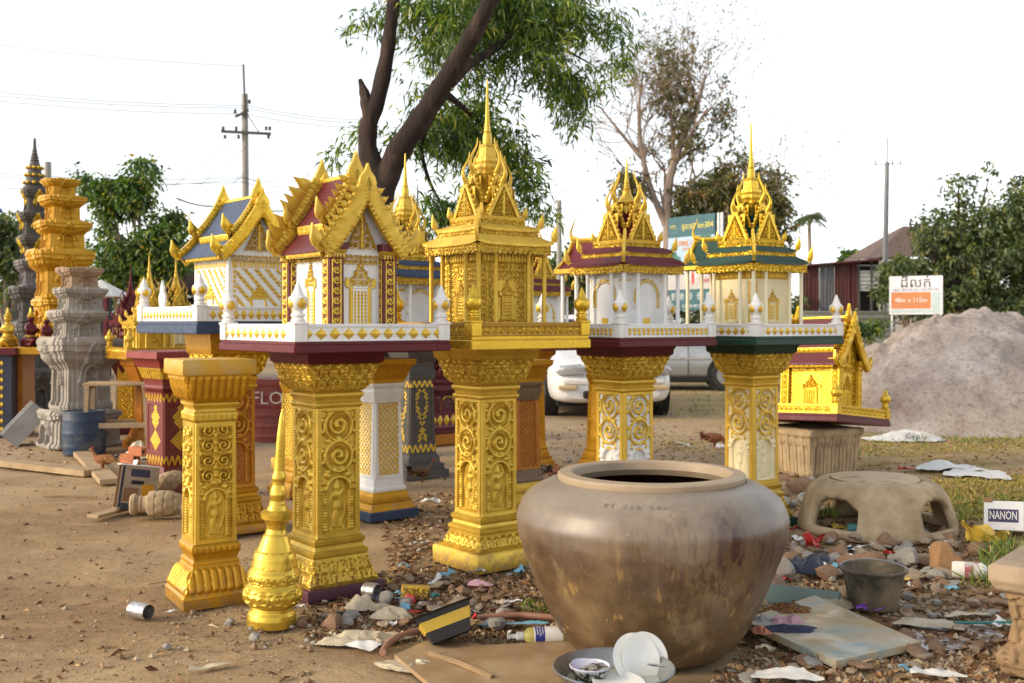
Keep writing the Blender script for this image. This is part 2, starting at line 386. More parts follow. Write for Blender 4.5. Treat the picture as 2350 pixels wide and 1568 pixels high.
# flat panels (x across, z up)
def pf_diamonds(L, hh, p, b=.42):
    n = max(1, round(L / p)); p = L / n
    def f(x, z):
        u = (x + L / 2) / p; u = (u - np.floor(u) - .5) * p; d = np.abs(u) / (p * .46) + np.abs(z - hh / 2) / (hh * b)
        q = np.clip(1 - d, 0, 1); edge = (np.abs(x) < L / 2 - .012)
        h = np.where(edge, .0035 * (np.minimum(z, hh - z) < hh * .10), .004) + np.where(edge, np.sqrt(q) * .009 * (.8 + .2 * np.cos(90 * d)), 0)
        return h, ((q > .02) & edge).astype(float)
    return f
def pf_balusters(L, hh, p):
    n = max(1, round(L / p)); p = L / n
    def f(x, z):
        u = (x + L / 2) / p; u = (u - np.floor(u) - .5) * p; t = z / hh; on = (t > .2) & (t < .82)
        hw = p * (.16 + .17 * np.abs(np.cos(t * 9.5))); h = np.where(on, rdg(u, hw) * .011, np.where((t < .2) | (t > .82), .006, -.002))
        return h, (on & (np.abs(u) < hw)).astype(float)
    return f
def pf_scroll(L, hh, c, amp=.009, margin=.012):
    def f(x, z):
        on = (np.abs(x) < L / 2 - margin) & (z > margin) & (z < hh - margin)
        cc = hh - 2 * margin; k = max(1, round(cc / c)); s = scrolls(x, z - margin, cc / k)
        h = np.where(on, s * amp - amp * .35, amp * .55); return h, (on & (s > .3)).astype(float)
    return f
def pf_window(w_, h_, bars=5, gold_all=False):
    """window with flame pediment, side columns and turned bars"""
    def f(x, z):
        X = x / (w_ / 2); Z = z / h_; ax = np.abs(X)
        zp = .60; ped_top = 1.0
        body = (ax < .72) & (Z < zp) & (Z > .05); colm = rdg(ax - .62, .12) * ((Z > .05) & (Z < zp))
        bx = (X / .46 * bars / 2 + bars / 2); ub = bx - np.floor(bx) - .5
        bar = np.where((ax < .46) & (Z > .09) & (Z < zp - .06), rdg(ub, .30) * (.7 + .3 * np.cos(z * 2 * np.pi / .016)), 0)
        sill = (Z < .05) & (ax < .85); lint = (np.abs(Z - zp) < .025) & (ax < .8)
        t = np.clip((Z - zp) / (ped_top - zp), 0, 1); hw = np.maximum(.95 * (1 - t) ** 1.25, .04) + .06 * np.sin(t * 28)
        ped = (Z > zp) & (ax < hw); ps = scrolls(x, z - zp * h_, w_ * .20)
        wing = np.hypot((ax - .88), (Z - zp - .05) * 2.2) < .16
        h = np.zeros_like(x); m = np.zeros_like(x)
        h = np.where(body, .002, h); h = np.maximum(h, np.maximum(colm * .008, bar * .007)); m = np.maximum(m, (colm > .2) | (bar > .2))
        h = np.where(sill, .008, h); h = np.where(lint, .006, h)
        h = np.where(ped, .005 + ps * .007, h); m = np.where(ped, (ps > .15) | (ax > hw - .2), m)
        h = np.where(wing, .009, h); m = np.where(wing, 1, m)
        return h, (np.ones_like(x) if gold_all else m)
    return f
def pf_pediment(hw, hh, c=.03):
    def f(x, z):
        t = np.clip(z / hh, 0, 1); lim = hw * (1 - t) ** 1.12; ins = lim - np.abs(x); s = np.maximum(scrolls(x, z, c), 1.2 * rdg(np.abs(x), hw * .10) * (t < .85))
        on = ins > 0; return np.where(on, .003 + s * .012 + .006 * rdg(ins - .004, .005), -.004), on.astype(float) * ((s > .12) | (ins < .01))
    return f
# ------------------------------------------------------------------ helpers for everyday things
class Nz:                                  # cheap smooth noise: a sum of random waves
    def __init__(s, seed, octs=4, f=1.0):
        r = np.random.default_rng(seed); s.k = []; 
        for o_ in range(octs):
            for _ in range(5): d = r.normal(size=3); d /= np.linalg.norm(d); s.k.append((d * f * 2 ** o_ * r.uniform(.7, 1.4), r.uniform(0, 6.28), .55 ** o_))
    def __call__(s, x, y, z=0):
        return sum(a * np.sin(d[0] * x + d[1] * y + d[2] * z + p) for d, p, a in s.k) / 4
def rock_mesh(name, m, seed, n=14, cuts=11, flat=.7):
    r = np.random.default_rng(seed); b = MB().blob((0, 0, 0), (1, 1, 1), n); V = b.v[0]; d = V / np.linalg.norm(V, axis=1)[:, None]
    rad = np.full(len(V), 1.15)
    for _ in range(cuts):
        nn = r.normal(size=3); nn /= np.linalg.norm(nn); c = d @ nn; rad = np.minimum(rad, np.where(c > .05, r.uniform(.55, .95) / np.maximum(c, .05), 9))
    nz = Nz(seed, 3, 4); b.v[0] = d * (rad * (1 + .05 * nz(*d.T)))[:, None] * [1, .8, flat]
    return b.mesh(name, m, True, 28)
def sheet(w_, h_, amp, seed, nu=22, nv=18, fold=0, a=None):
    nz = Nz(seed, 4, 3.2 / max(w_, h_)); x = np.linspace(-w_ / 2, w_ / 2, nu); y = np.linspace(-h_ / 2, h_ / 2, nv); X, Y = np.meshgrid(x, y, indexing='ij')
    Z = np.abs(nz(X, Y)) * amp + .004; X2 = X * (1 - fold * .25 * np.sin(Y / h_ * 4)) + nz(Y * 2, X) * amp * .4; Y2 = Y + nz(X * 1.7, Y + 9) * amp * .5
    return np.stack([X2, Y2, Z], -1)
def crumpled(name, label, cat, loc, size, amp, m, seed, rz=0, group=None, nu=22, nv=18, z=.004):
    b = MB().grid(sheet(size[0], size[1], amp, seed, nu, nv, .6)); o = b.build(name, m, None, True, 25, loc=(loc[0], loc[1], z), rot=(0, 0, rz)); return tag(o, label, cat, group)
def rag(name, label, cat, loc, size, hgt, m, seed, rz=0, group=None, sharp=40):
    """a heap of soft cloth or film"""
    nz = Nz(seed, 3, 1.5); n1 = Nz(seed + 1, 3, 2.6); n2 = Nz(seed + 2, 3, 6); u = np.linspace(-1, 1, 54); X, Y = np.meshgrid(u, u, indexing='ij'); an = np.arctan2(Y, X)
    B_ = np.maximum(np.abs(X), np.abs(Y)); edge = (1 + .20 * n1(np.cos(an) * 1.3, np.sin(an) * 1.3)) / np.maximum(np.hypot(X, Y) / np.maximum(B_, 1e-6), 1) ** .8
    X2 = X * edge; Y2 = Y * edge; rid = (1 - np.abs(n1(X * 1.2 + 3, Y * .8))) ** 2; Z = hgt * (np.clip(1 - B_ ** 2.2, 0, 1) * (.30 + .42 * nz(X, Y) + .62 * rid) + .10 * (1 - np.abs(n2(X, Y * 1.4))) ** 2)
    Z = np.maximum(Z * .8, .002); P = np.stack([X2 * size[0] / 2 + .05 * size[0] * n2(X, Y), Y2 * size[1] / 2, Z], -1)
    o = MB().grid(P).build(name, m, None, True, 30, loc=(loc[0], loc[1], 0), rot=(0, 0, rz)); return tag(o, label, cat, group)
def lying_can(label, loc, r, L, m, m2, rz, name='tin_can', cat='can', rx=0, group=None):
    t = thing(name, label, cat, (loc[0], loc[1], r), group=group); t.rotation_euler = (R(90) + rx, 0, rz)
    MB().lathe([(r * .9, -L / 2), (r, -L / 2 + .004), (r, -L / 4), (r * .97, -L / 4 + .003), (r, -L / 4 + .006), (r, L / 4), (r * .97, L / 4 + .003), (r, L / 4 + .006), (r, L / 2 - .004), (r * .92, L / 2)], 20, cap=False).build('can_wall', m, t)
    MB().lathe([(.001, -L / 2 + .004), (r * .4, -L / 2 + .003), (r * .45, -L / 2 + .005), (r * .75, -L / 2 + .004), (r * .9, -L / 2)], 20).build('can_end', m2, t)
    return t
def text_mesh(name, s, size, m, parent, loc, rot, ext=.0008, align='CENTER', sx=1, shear=0):
    cu = bpy.data.curves.new(name, 'FONT'); cu.body = s; cu.size = size; cu.align_x = align; cu.align_y = 'CENTER'; cu.extrude = ext; cu.resolution_u = 2; cu.shear = shear
    o = bpy.data.objects.new(name, cu); C.objects.link(o); bpy.context.view_layer.update()
    me = bpy.data.meshes.new_from_object(o.evaluated_get(bpy.context.evaluated_depsgraph_get())); bpy.data.objects.remove(o); me.name = name
    me.materials.clear(); me.materials.append(m); return placed(name, me, parent, loc, rot, (sx, 1, 1))
M_stone = paint('weathered_stone', (.38, .345, .30), (.20, .175, .15), .85, 0, 6, .7, .6, 45, .35, .7, .2)
M_sand_stone = paint('tan_cement', (.50, .385, .24), (.27, .19, .11), .88, 0, 6, .9, .6, 40, .4, .7, .2)
M_brown_stone = paint('brown_cement', (.30, .20, .11), (.17, .105, .055), .85, 0, 9, .7, .6, 50, .35, .7, .2)
M_concrete = paint('grey_concrete', (.36, .35, .34), (.20, .19, .18), .9, 0, 5, .6, .5, 50, .4, .7, .2)
M_wood = paint('weathered_board', (.44, .32, .19), (.25, .16, .085), .8, 0, 4, .7, .5, 60, .4, .7, .2)
M_pwhite = paint('white_plastic', (.74, .73, .70), (.50, .44, .34), .4, 0, 9, .5, .2, 40)
M_pcream = paint('dirty_film', (.50, .42, .29), (.27, .20, .12), .55, 0, 11, .9, .3, 30)
M_black = paint('black_rubber', (.018, .018, .02), (.05, .04, .03), .55, 0, 9, .5, .3, 50)
M_steel = paint('dull_steel', (.42, .42, .42), (.22, .22, .23), .32, .9, 6, .5, .1, 60)
M_tin = paint('tin', (.55, .54, .52), (.3, .25, .2), .35, .8, 12, .6, .2, 60)
M_brick = paint('orange_brick', (.50, .17, .07), (.32, .12, .06), .9, 0, 8, .6, .5, 60)
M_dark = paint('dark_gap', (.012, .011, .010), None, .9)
M_pink = paint('pink_cloth', (.62, .36, .42), (.45, .25, .30), .85, 0, 8, .5, .3, 60)
M_violet = paint('violet_wrapper', (.16, .04, .34), (.08, .02, .18), .35, 0, 9, .5, .2, 50)
M_redw = paint('red_wrapper', (.48, .035, .03), (.28, .03, .02), .4, 0, 9, .5, .2, 50)
M_bluew = paint('pale_blue_plastic', (.18, .42, .56), (.12, .26, .34), .45, 0, 9, .5, .2, 50)
M_teal = paint('teal_plastic', (.07, .28, .27), (.04, .15, .14), .45, 0, 9, .5, .2, 50)
M_yelw = paint('yellow_plastic', (.68, .46, .06), (.45, .28, .04), .4, 0, 9, .5, .2, 50)
M_denim = paint('dark_blue_cloth', (.035, .045, .09), (.02, .025, .05), .9, 0, 9, .5, .3, 60)
M_cloth_g = paint('grey_cloth', (.33, .31, .33), (.22, .2, .22), .9, 0, 9, .5, .3, 60)
M_card = paint('brown_card', (.28, .17, .085), (.17, .09, .04), .85, 0, 5, .5, .2, 40)
# ------------------------------------------------------------------ ground sheet (the rest stands on it)
def ground_z(x, y): return 0.0
# ------------------------------------------------------------------ pedestals
def pedestal(name, label, loc, rz, S, sc=1.0):
    """S: list of parts (part name, profile, carving, columns, row step, material)"""
    t = thing(name, label, 'pedestal', loc, rz); t.scale = (sc, sc, sc)
    for pn, prof, hf, nu, dz, mat in S:
        MB().square(prof, hf, nu, dz).build(pn, mat, t, sharp=50)
    return t
def std_parts(m, mcap=None, style='vine', slab=None, slab_h=.05, cap_m=None, shaft_m=None, inv=False):
    """the tall moulded pedestal with leafy capital, dancer panel and leafy foot"""
    P = []
    mcap = mcap or m; shaft_m = shaft_m or m
    z = slab_h
    if slab: P.append(('slab', [(.196, 0), (.198, slab_h - .006), (.192, slab_h)], None, 2, .1, slab))
    else: P.append(('slab', [(.198, 0), (.200, slab_h - .012), (.190, slab_h)], None, 2, .1, m))
    P.append(('foot', [(.176, z), (.178, z + .01), (.166, .09), (.150, .13), (.140, .168), (.134, .176)], add(hf_leafband(z + .014, .165, .046, .011)), 44, .007, m))
    P.append(('lower_moulding', [(.136, .176), (.142, .184), (.142, .20), (.126, .21), (.122, .226), (.130, .236), (.132, .252), (.120, .262)], hf_rows([(.228, .258, .03, 'flute', .003, 0)]), 24, .006, m))
    P.append(('shaft', [(.116, .262), (.114, .28), (.112, .86)], hf_pedestal(.275, .856, .086, style, inv=inv), 66, .0045, shaft_m))
    P.append(('upper_moulding', [(.118, .86), (.124, .866), (.124, .88), (.115, .888), (.117, .90), (.128, .912), (.128, .926), (.116, .936)], hf_rows([(.868, .884, .018, 'bead', .003, 0)]), 30, .005, mcap))
    P.append(('capital', [(.120, .936), (.140, .955), (.158, .985), (.166, 1.02), (.180, 1.055), (.182, 1.072)], hf_leafband(.946, 1.066, .052, .014), 46, .006, mcap))
    return P
BUD = [(.030, 0), (.032, .012), (.024, .018), (.024, .024), (.031, .028), (.031, .036), (.022, .042), (.022, .050), (.034, .062), (.041, .080), (.042, .094), (.041, .106), (.031, .114), (.024, .122), (.017, .142), (.009, .162), (.002, .176)]
BUD_ME = {}
def lotus_post(parent, x, y, z, h0, m, mp, sc=1.0):
    key = (m.name, round(h0, 3))
    if key not in BUD_ME:
        b = MB().box((0, 0, h0 / 2), (.062, .062, h0), .003); b.box((0, 0, h0 * .96), (.070, .070, .012), .003)
        b.lathe(np.array(BUD) + [0, h0], 16); BUD_ME[key] = b.mesh('lotus_post', m)
        p = MB(); n = 9; u = np.linspace(-1, 1, n)[:, None]; t = np.linspace(0, 1, 9)[None]
        hw = .021 * np.sqrt(np.clip(1 - np.abs(t * 2 - 1) ** 2.4, 0, 1)); zz = h0 + .058 + .050 * t; rr = .0345 + .0105 * np.sin(t * 2.2 + .3)
        p.grid(np.stack([u * hw, -(rr - .010 * u * u) + 0 * u, zz + 0 * u], -1)); BUD_ME[key, 'p'] = p.mesh('petal', mp)
    o = placed('lotus_post', BUD_ME[key], parent, (x, y, z), sc=sc)
    for k in range(4): placed('petal', BUD_ME[key, 'p'], o, rot=(0, 0, k * math.pi / 2))
    return o
def terrace(t, s, zs, hr, base_m, rail_m, rail_fn, post_m, petal_m, sy=None, mid=True, base_m2=None, psc=1.0):
    """stepped slab, four carved rails and lotus posts at the corners; the slab's underside is z = 0"""
    sy = sy or s
    b = MB().box((0, 0, zs * .36), (s, sy, zs * .72), .004); b.box((0, 0, zs * .86), (s - .016, sy - .016, zs * .28), .002)
    b.build('platform', base_m, t)
    MB().box((0, 0, zs + .004), (s - .06, sy - .06, .008), .001).build('terrace_floor', post_m, t)
    for k in range(4):
        L = (s if k % 2 == 0 else sy) - .034; d = (sy if k % 2 == 0 else s) / 2 - .017
        M = Rz(k * np.pi / 2) @ Tr(0, -d, zs)
        b = MB().box((0, .010, hr / 2), (L, .022, hr), .002, M); b.box((0, .010, hr - .004), (L, .030, .010), .002, M)
        b.panel(L - .03, hr - .012, 150 if k in (0, 3) else 20, 18, rail_fn(L - .03, hr - .012), M @ Tr(0, -.0025, .002))
        b.build('rail', rail_m, t)
    for sx, sy_ in ((-1, -1), (1, -1), (1, 1), (-1, 1)): lotus_post(t, sx * (s / 2 - .034), sy_ * (sy / 2 - .034), zs, hr + .006, post_m, petal_m, psc)
FLAME = [(0, 0), (.36, .02), (.46, .22), (.40, .45), (.22, .66), (.10, .86), (0, 1.0), (-.06, .84), (-.20, .64), (-.42, .42), (-.46, .2), (-.34, .02)]
def flame(w, h): return [(x * w, z * h) for x, z in FLAME]
def roof_curve(hs, ze, za, n=12):
    t = np.linspace(0, 1, n); return np.c_[hs * (1 - t), ze + (za - ze) * (.62 * t + .38 * t * t)]
def roof_slope(hs, ze, za, y0, y1, side, mat, parent, rows=20, cut=0.0, thick=.012):
    t = np.linspace(cut, 1, rows * 3 + 1); x = hs * (1 - t); z = ze + (za - ze) * (.62 * t + .38 * t * t)
    fr = (np.arange(len(t)) % 3) / 3.0; z = z + .0115 * (1 - fr) * (np.arange(len(t)) < len(t) - 1)
    ny = max(8, int((y1 - y0) / .009)); y = np.linspace(y0, y1, ny)
    P = np.zeros((len(t), ny, 3)); P[..., 0] = side * x[:, None]; P[..., 1] = y[None]; P[..., 2] = z[:, None] + .0016 * (np.arange(ny) % 2)[None]
    b = MB().grid(P); Q = P.copy(); Q[..., 2] -= thick + .006; b.grid(Q[:, ::ny - 1])
    b.grid(np.stack([P[0], Q[0]])); b.grid(np.stack([P[:, 0], Q[:, 0]])); b.grid(np.stack([P[:, -1], Q[:, -1]]))
    return b.build('roof_slope', mat, parent, sharp=30)
CREST = {}
def crest_mesh(m, w, h, t=.016):
    k = (m.name, w, h)
    if k not in CREST: CREST[k] = MB().plate(flame(w, h), t).mesh('flame_crest', m)
    return CREST[k]
def bargeboard(parent, hs, ze, za, y, side, m, wd=.045, th=.026, crest=0, chs=.05, curl=True, orn=.020):
    c = roof_curve(hs, ze, za, 40); tg = np.gradient(c, axis=0); tg /= np.linalg.norm(tg, axis=1)[:, None]
    nn = np.c_[-tg[:, 1], tg[:, 0]]; nn[nn[:, 1] < 0] *= -1
    nu = 7; P = np.zeros((40, nu, 3)); L = np.r_[0, np.cumsum(np.linalg.norm(np.diff(c, axis=0), axis=1))]
    for j in range(nu):
        d = (-.55 + j / (nu - 1)) * wd; q = c + nn * d
        e = .0 if j in (0, nu - 1) else orn * .35 * (1 + np.sin(2 * np.pi * (L / .022 + (j % 2) * .5)))
        P[:, j, 0] = side * q[:, 0]; P[:, j, 2] = q[:, 1]; P[:, j, 1] = y - th / 2 - e
    b = MB().grid(P); Q = P.copy(); Q[..., 1] = y + th / 2; b.grid(Q)
    b.grid(np.stack([P[:, 0], Q[:, 0]], 1)); b.grid(np.stack([P[:, -1], Q[:, -1]], 1)); b.grid(np.stack([P[0], Q[0]], 1)); b.grid(np.stack([P[-1], Q[-1]], 1))
    o = b.build('bargeboard', m, parent)
    if crest:
        me = crest_mesh(m, chs * .7, chs)
        for i in range(crest):
            k = int(4 + (i + .5) / crest * 33); q = c[k] + nn[k] * wd * .40; a = math.atan2(nn[k][0] * side, nn[k][1])
            placed('flame_crest', me, o, (side * q[0], y, q[1]), (0, a * .95, 0))
    if curl:
        p = c[0]; th_ = np.linspace(0, 1.55 * 2 * np.pi, 34); rr = .028 * (1 - th_ / (2.1 * np.pi * 2))
        pts = np.c_[side * (p[0] + .012 + rr * np.sin(th_)), np.full(34, y), p[1] + .006 + .016 - rr * np.cos(th_) + .006]
        b = MB().tube(pts, np.linspace(.014, .006, 34), 7); b.plate([(x_ * .062 * side, z_ * .10) for x_, z_ in FLAME], .026, Tr(side * (p[0] + .030), y, p[1] + .018) @ Ry(side * .30))
        b.build('naga_curl', m, parent)
    return o
def gable_house(t, S, w, d, ox, oy, z0, hw_, ze, za, hs, over=.055):
    """house body w x d standing at (ox, oy) on the terrace, gables facing -y and +y"""
    g = S['gold']; cx = ox + w / 2
    # walls
    b = MB().box((cx, oy + d / 2, z0 + hw_ / 2), (w, d, hw_), .003); b.box((cx, oy + d / 2, z0 + hw_ - .01), (w + .018, d + .018, .020), .003); b.box((cx, oy + d / 2, z0 + .010), (w + .02, d + .02, .02), .003)
    for y in (oy + .004, oy + d - .004):                      # gable walls
        b.prism([(cx - hs * .80, z0 + hw_), (cx + hs * .80, z0 + hw_), (cx + hs * .42, z0 + hw_ + (za - ze) * .40), (cx, za - .03), (cx - hs * .42, z0 + hw_ + (za - ze) * .40)], .02, Tr(0, y, 0))
    b.build('wall', S['wall'], t)
    # friezes, windows and pediment relief
    for k, (L, M) in enumerate(((w, Tr(cx, oy, 0)), (d, Tr(ox, oy + d / 2, 0) @ Rz(-np.pi / 2)), (w, Tr(cx, oy + d, 0) @ Rz(np.pi)), (d, Tr(ox + w, oy + d / 2, 0) @ Rz(np.pi / 2)))):
        hi = k < 2; nu = 110 if hi else 14
        if S.get('wallfn') : MB().panel(L - .03, hw_ - .06, nu, 110 if hi else 10, S['wallfn'](L - .03, hw_ - .06), M @ Tr(0, -.0015, z0 + .022)).build('wall_relief', S['relief'], t)
        else:
            ww = min(L * .56, .165) * (1.0 if k % 2 == 0 else .62)
            MB().panel(ww * 1.1, hw_ * .82, 60 if hi else 8, 110 if hi else 8, pf_window(ww, hw_ * .82, 4 if k % 2 == 0 else 3, S.get('allgold', False)), M @ Tr(0, -.0012, z0 + .045)).build('window', S['relief'], t)
        MB().panel(L * .9, .05, nu, 16, (lambda q: lambda x, z: (lambda s_: (s_ * .008, (s_ > .2).astype(float)))(scrolls(x, z, .025)))(0), M @ Tr(0, -.003, z0 + hw_ - (.060 if k % 2 == 0 else .045))).build('frieze', S['relief'], t)
    for y, rot in ((oy - .0075, 0), (oy + d + .0075, np.pi)):
        ph = (za - ze) * .62; MB().panel(hs * .78, ph, 64, 74, pf_pediment(hs * .37, ph * .98), Tr(cx, y, z0 + hw_ + .012) @ Rz(rot)).build('pediment', S['ped'], t)
    if S.get('pil'):
        for sx, sy in ((0, 0), (1, 0), (1, 1), (0, 1)):
            M = Tr(ox + sx * w, oy + sy * d, z0); hp = hw_ + .035
            b = MB().square([(.044, 0), (.044, .014), (.036, .018), (.035, hp - .075)], lambda x, z, r: (lambda s_: (np.where((np.abs(x) < .026) & (z > .024), s_ * .005, 0), ((np.abs(x) < .026) & (z > .024) & (s_ > .55)).astype(float)))(np.maximum(spiral(x, (z - .02) % .045 - .0225, .021, 1, .2, 1.4), rdg(np.abs(x) - .021, .004))), 30, .004, M)
            b.build('pilaster', S['pil'], t)
            b = MB().square([(.036, hp - .075), (.044, hp - .065), (.040, hp - .05), (.048, hp - .035), (.048, hp - .030)], hf_rows([(hp - .072, hp - .032, .016, 'petal', .004, 1)]), 22, .004, M)
            b.square([(.052, hp - .030), (.054, hp)], None, 2, .1, M); b.build('pilaster_capital', S['pil'], t)
    # roof: a long low tier and a raised middle tier
    y0, y1 = oy - over, oy + d + S.get('back', over)
    dz = .045; f2 = .64; ya, yb = y0 + S.get('fstep', .055), y1 - S.get('bstep', .055)
    r = (t, (cx, 0, 0))
    for sd_ in (-1, 1):
        roof_slope(hs, ze, za, y0 + .012, y1 - .012, sd_, S['roof'], r)
        roof_slope(hs, ze + dz, za + dz, ya + .012, yb - .012, sd_, S['roof'], r, 14, 1 - f2)
        tcut = 1 - f2; xe = hs * f2; zc = ze + dz + (za - ze) * (.62 * tcut + .38 * tcut ** 2)
        M = Tr(sd_ * (xe + .006), (ya + yb) / 2, zc - .040) @ Rz(sd_ * np.pi / 2)
        b = MB().panel(yb - ya - .06, .040, 60, 12, lambda x, z: (.007 * rowz(x, z, .002, .026, .016, 'petal') + .006 * (z > .028), np.ones_like(x)), M, skirt=.012); b.build('eave_fringe', g, r)
        M = Tr(sd_ * (hs - .012), (y0 + y1) / 2, ze - .026) @ Rz(sd_ * np.pi / 2)
        MB().panel(y1 - y0 - .1, .026, 70, 8, lambda x, z: (.006 * rowz(x, z, 0, .026, .016, 'petal'), np.ones_like(x)), M, skirt=.016).build('eave_fringe', g, r)
        big = S.get('crest', 1)
        for (yy, ff) in ((y0, 1), (y1, 0)):
            bargeboard(r, hs, ze, za, yy, sd_, g, S.get('bw', .052) * (1.0 if ff else 1.5), .026, (8 if ff else 4) if big else 0, (.046 if ff else .10) if big else .03)
        for yy in (ya, yb):
            c2 = roof_curve(hs * f2, zc, za + dz)
            bargeboard(r, hs * f2, zc, za + dz, yy, sd_, g, S.get('bw', .052) * (.95 if yy == ya else 1.5), .024, (6 if yy == ya else 4) if big else 0, .046 if yy == ya else .10)
    MB().box((0, (ya + yb) / 2, za + dz + .004), (.022, yb - ya, .022), .004).build('ridge', g, r)
    for yy, zz, hh, ww in ((y0, za - .055, .145, .088), (ya, za + dz - .05, .165, .084), (yb, za + dz - .05, .165, .084), (y1, za - .055, .145, .088)):
        b = MB().plate([(0, -.03), (ww * .5, .055), (ww * .40, .085), (ww * .16, hh * .75), (0, hh), (-ww * .16, hh * .75), (-ww * .40, .085), (-ww * .5, .055)], .034, Tr(0, yy - (.006 if yy < cx else -.006), zz))
        b.plate([(0, -.018), (.026, .05), (0, .10), (-.026, .05)], .046, Tr(0, yy, zz), puff=.7); b.build('apex_finial', g, r)
    return r

# ------------------------------------------------------------------ open pavilions with a spire
def horn_pts(s=1.0):
    z = np.linspace(0, 1, 14); x = .15 * np.sin(z * 5.0) * (1 - .25 * z) ; return np.c_[x * s, 0 * z, z * s * 1.0], 0.10 * s * (1 - z) ** .8 * (1 - .35 * np.sin(z * 3)) + .008 * s
HORN = {}
def horn_mesh(m, s):
    if (m.name, s) not in HORN:
        p, r = horn_pts(s); b = MB().tube(p, r, 8, sq=.8); b.blob((.02 * s, 0, .06 * s), (.10 * s, .085 * s, .10 * s), 8); HORN[m.name, s] = b.mesh('horn', m)
    return HORN[m.name, s]
def fringe(parent, r, z, h, m, n=12):
    """hanging leaf fringe round a square eave"""
    b = MB()
    for k in range(4):
        M = Rz(k * np.pi / 2) @ Tr(0, -r, z)
        nu = 8 * n + 1; x = np.linspace(-r, r, nu); t = np.linspace(0, 1, 9); X, Tt = np.meshgrid(x, t, indexing='ij')
        tooth = .35 * h * np.abs(np.cos((X / (2 * r) + .5) * n * np.pi)); Z = h * Tt - tooth * (1 - Tt)
        hh = .008 * np.maximum(scrolls(X, Z + h, h * .55), rdg(Tt - .93, .07))
        b.grid(np.stack([X, -hh, Z], -1), M); b.grid(np.stack([X, .012 + 0 * X, Z], -1)[:, ::8], M)
    return b.build('eave_fringe', m, parent)
def hip_tier(parent, r0, z0, r1, z1, m, up=.016, rows=7):
    """four roof slopes with upswept corners, rows of tiles"""
    b = MB(); n = 40
    for k in range(4):
        M = Rz(k * np.pi / 2); u = np.linspace(-1, 1, n)[:, None]; tt = np.linspace(0, 1, rows * 3 + 1)[None]
        r = r0 + (r1 - r0) * tt; fr = (np.arange(rows * 3 + 1) % 3 / 3.0)[None]
        z = z0 + (z1 - z0) * (.75 * tt + .25 * tt ** 2) + .006 * (1 - fr) * (tt < 1) + up * np.abs(u) ** 5 * (1 - tt) + .0016 * (np.arange(n) % 2)[:, None]
        P = np.stack([u * r, -r + 0 * u, z], -1); b.grid(P, M)
        Q = P[:, :1].copy(); Q[..., 2] -= .014; b.grid(np.concatenate([P[:, :1], Q], 1), M); Q2 = Q.copy(); Q2[..., 1] += .05; Q2[..., 0] *= .8; b.grid(np.concatenate([Q, Q2], 1), M)
    return b.build('roof_slope', m, parent, sharp=30)
def corner_crest(parent, r, z, m, ln=.10, hh=.06):
    b = MB(); b.tube([(0, 0, 0), (ln * .5, 0, -.012), (ln, 0, -.004)], [.014, .013, .012], 4); b.plate([(x * .038, zz * hh * 1.18) for x, zz in FLAME], .018, Tr(ln, 0, -.004) @ Ry(.18))
    me = b.mesh('corner_crest', m)
    for k in range(4):
        a = k * math.pi / 2 + math.pi / 4; placed('corner_crest', me, parent, ((r * 1.4142 - ln) * math.cos(a), (r * 1.4142 - ln) * math.sin(a), z), (0, 0, a))
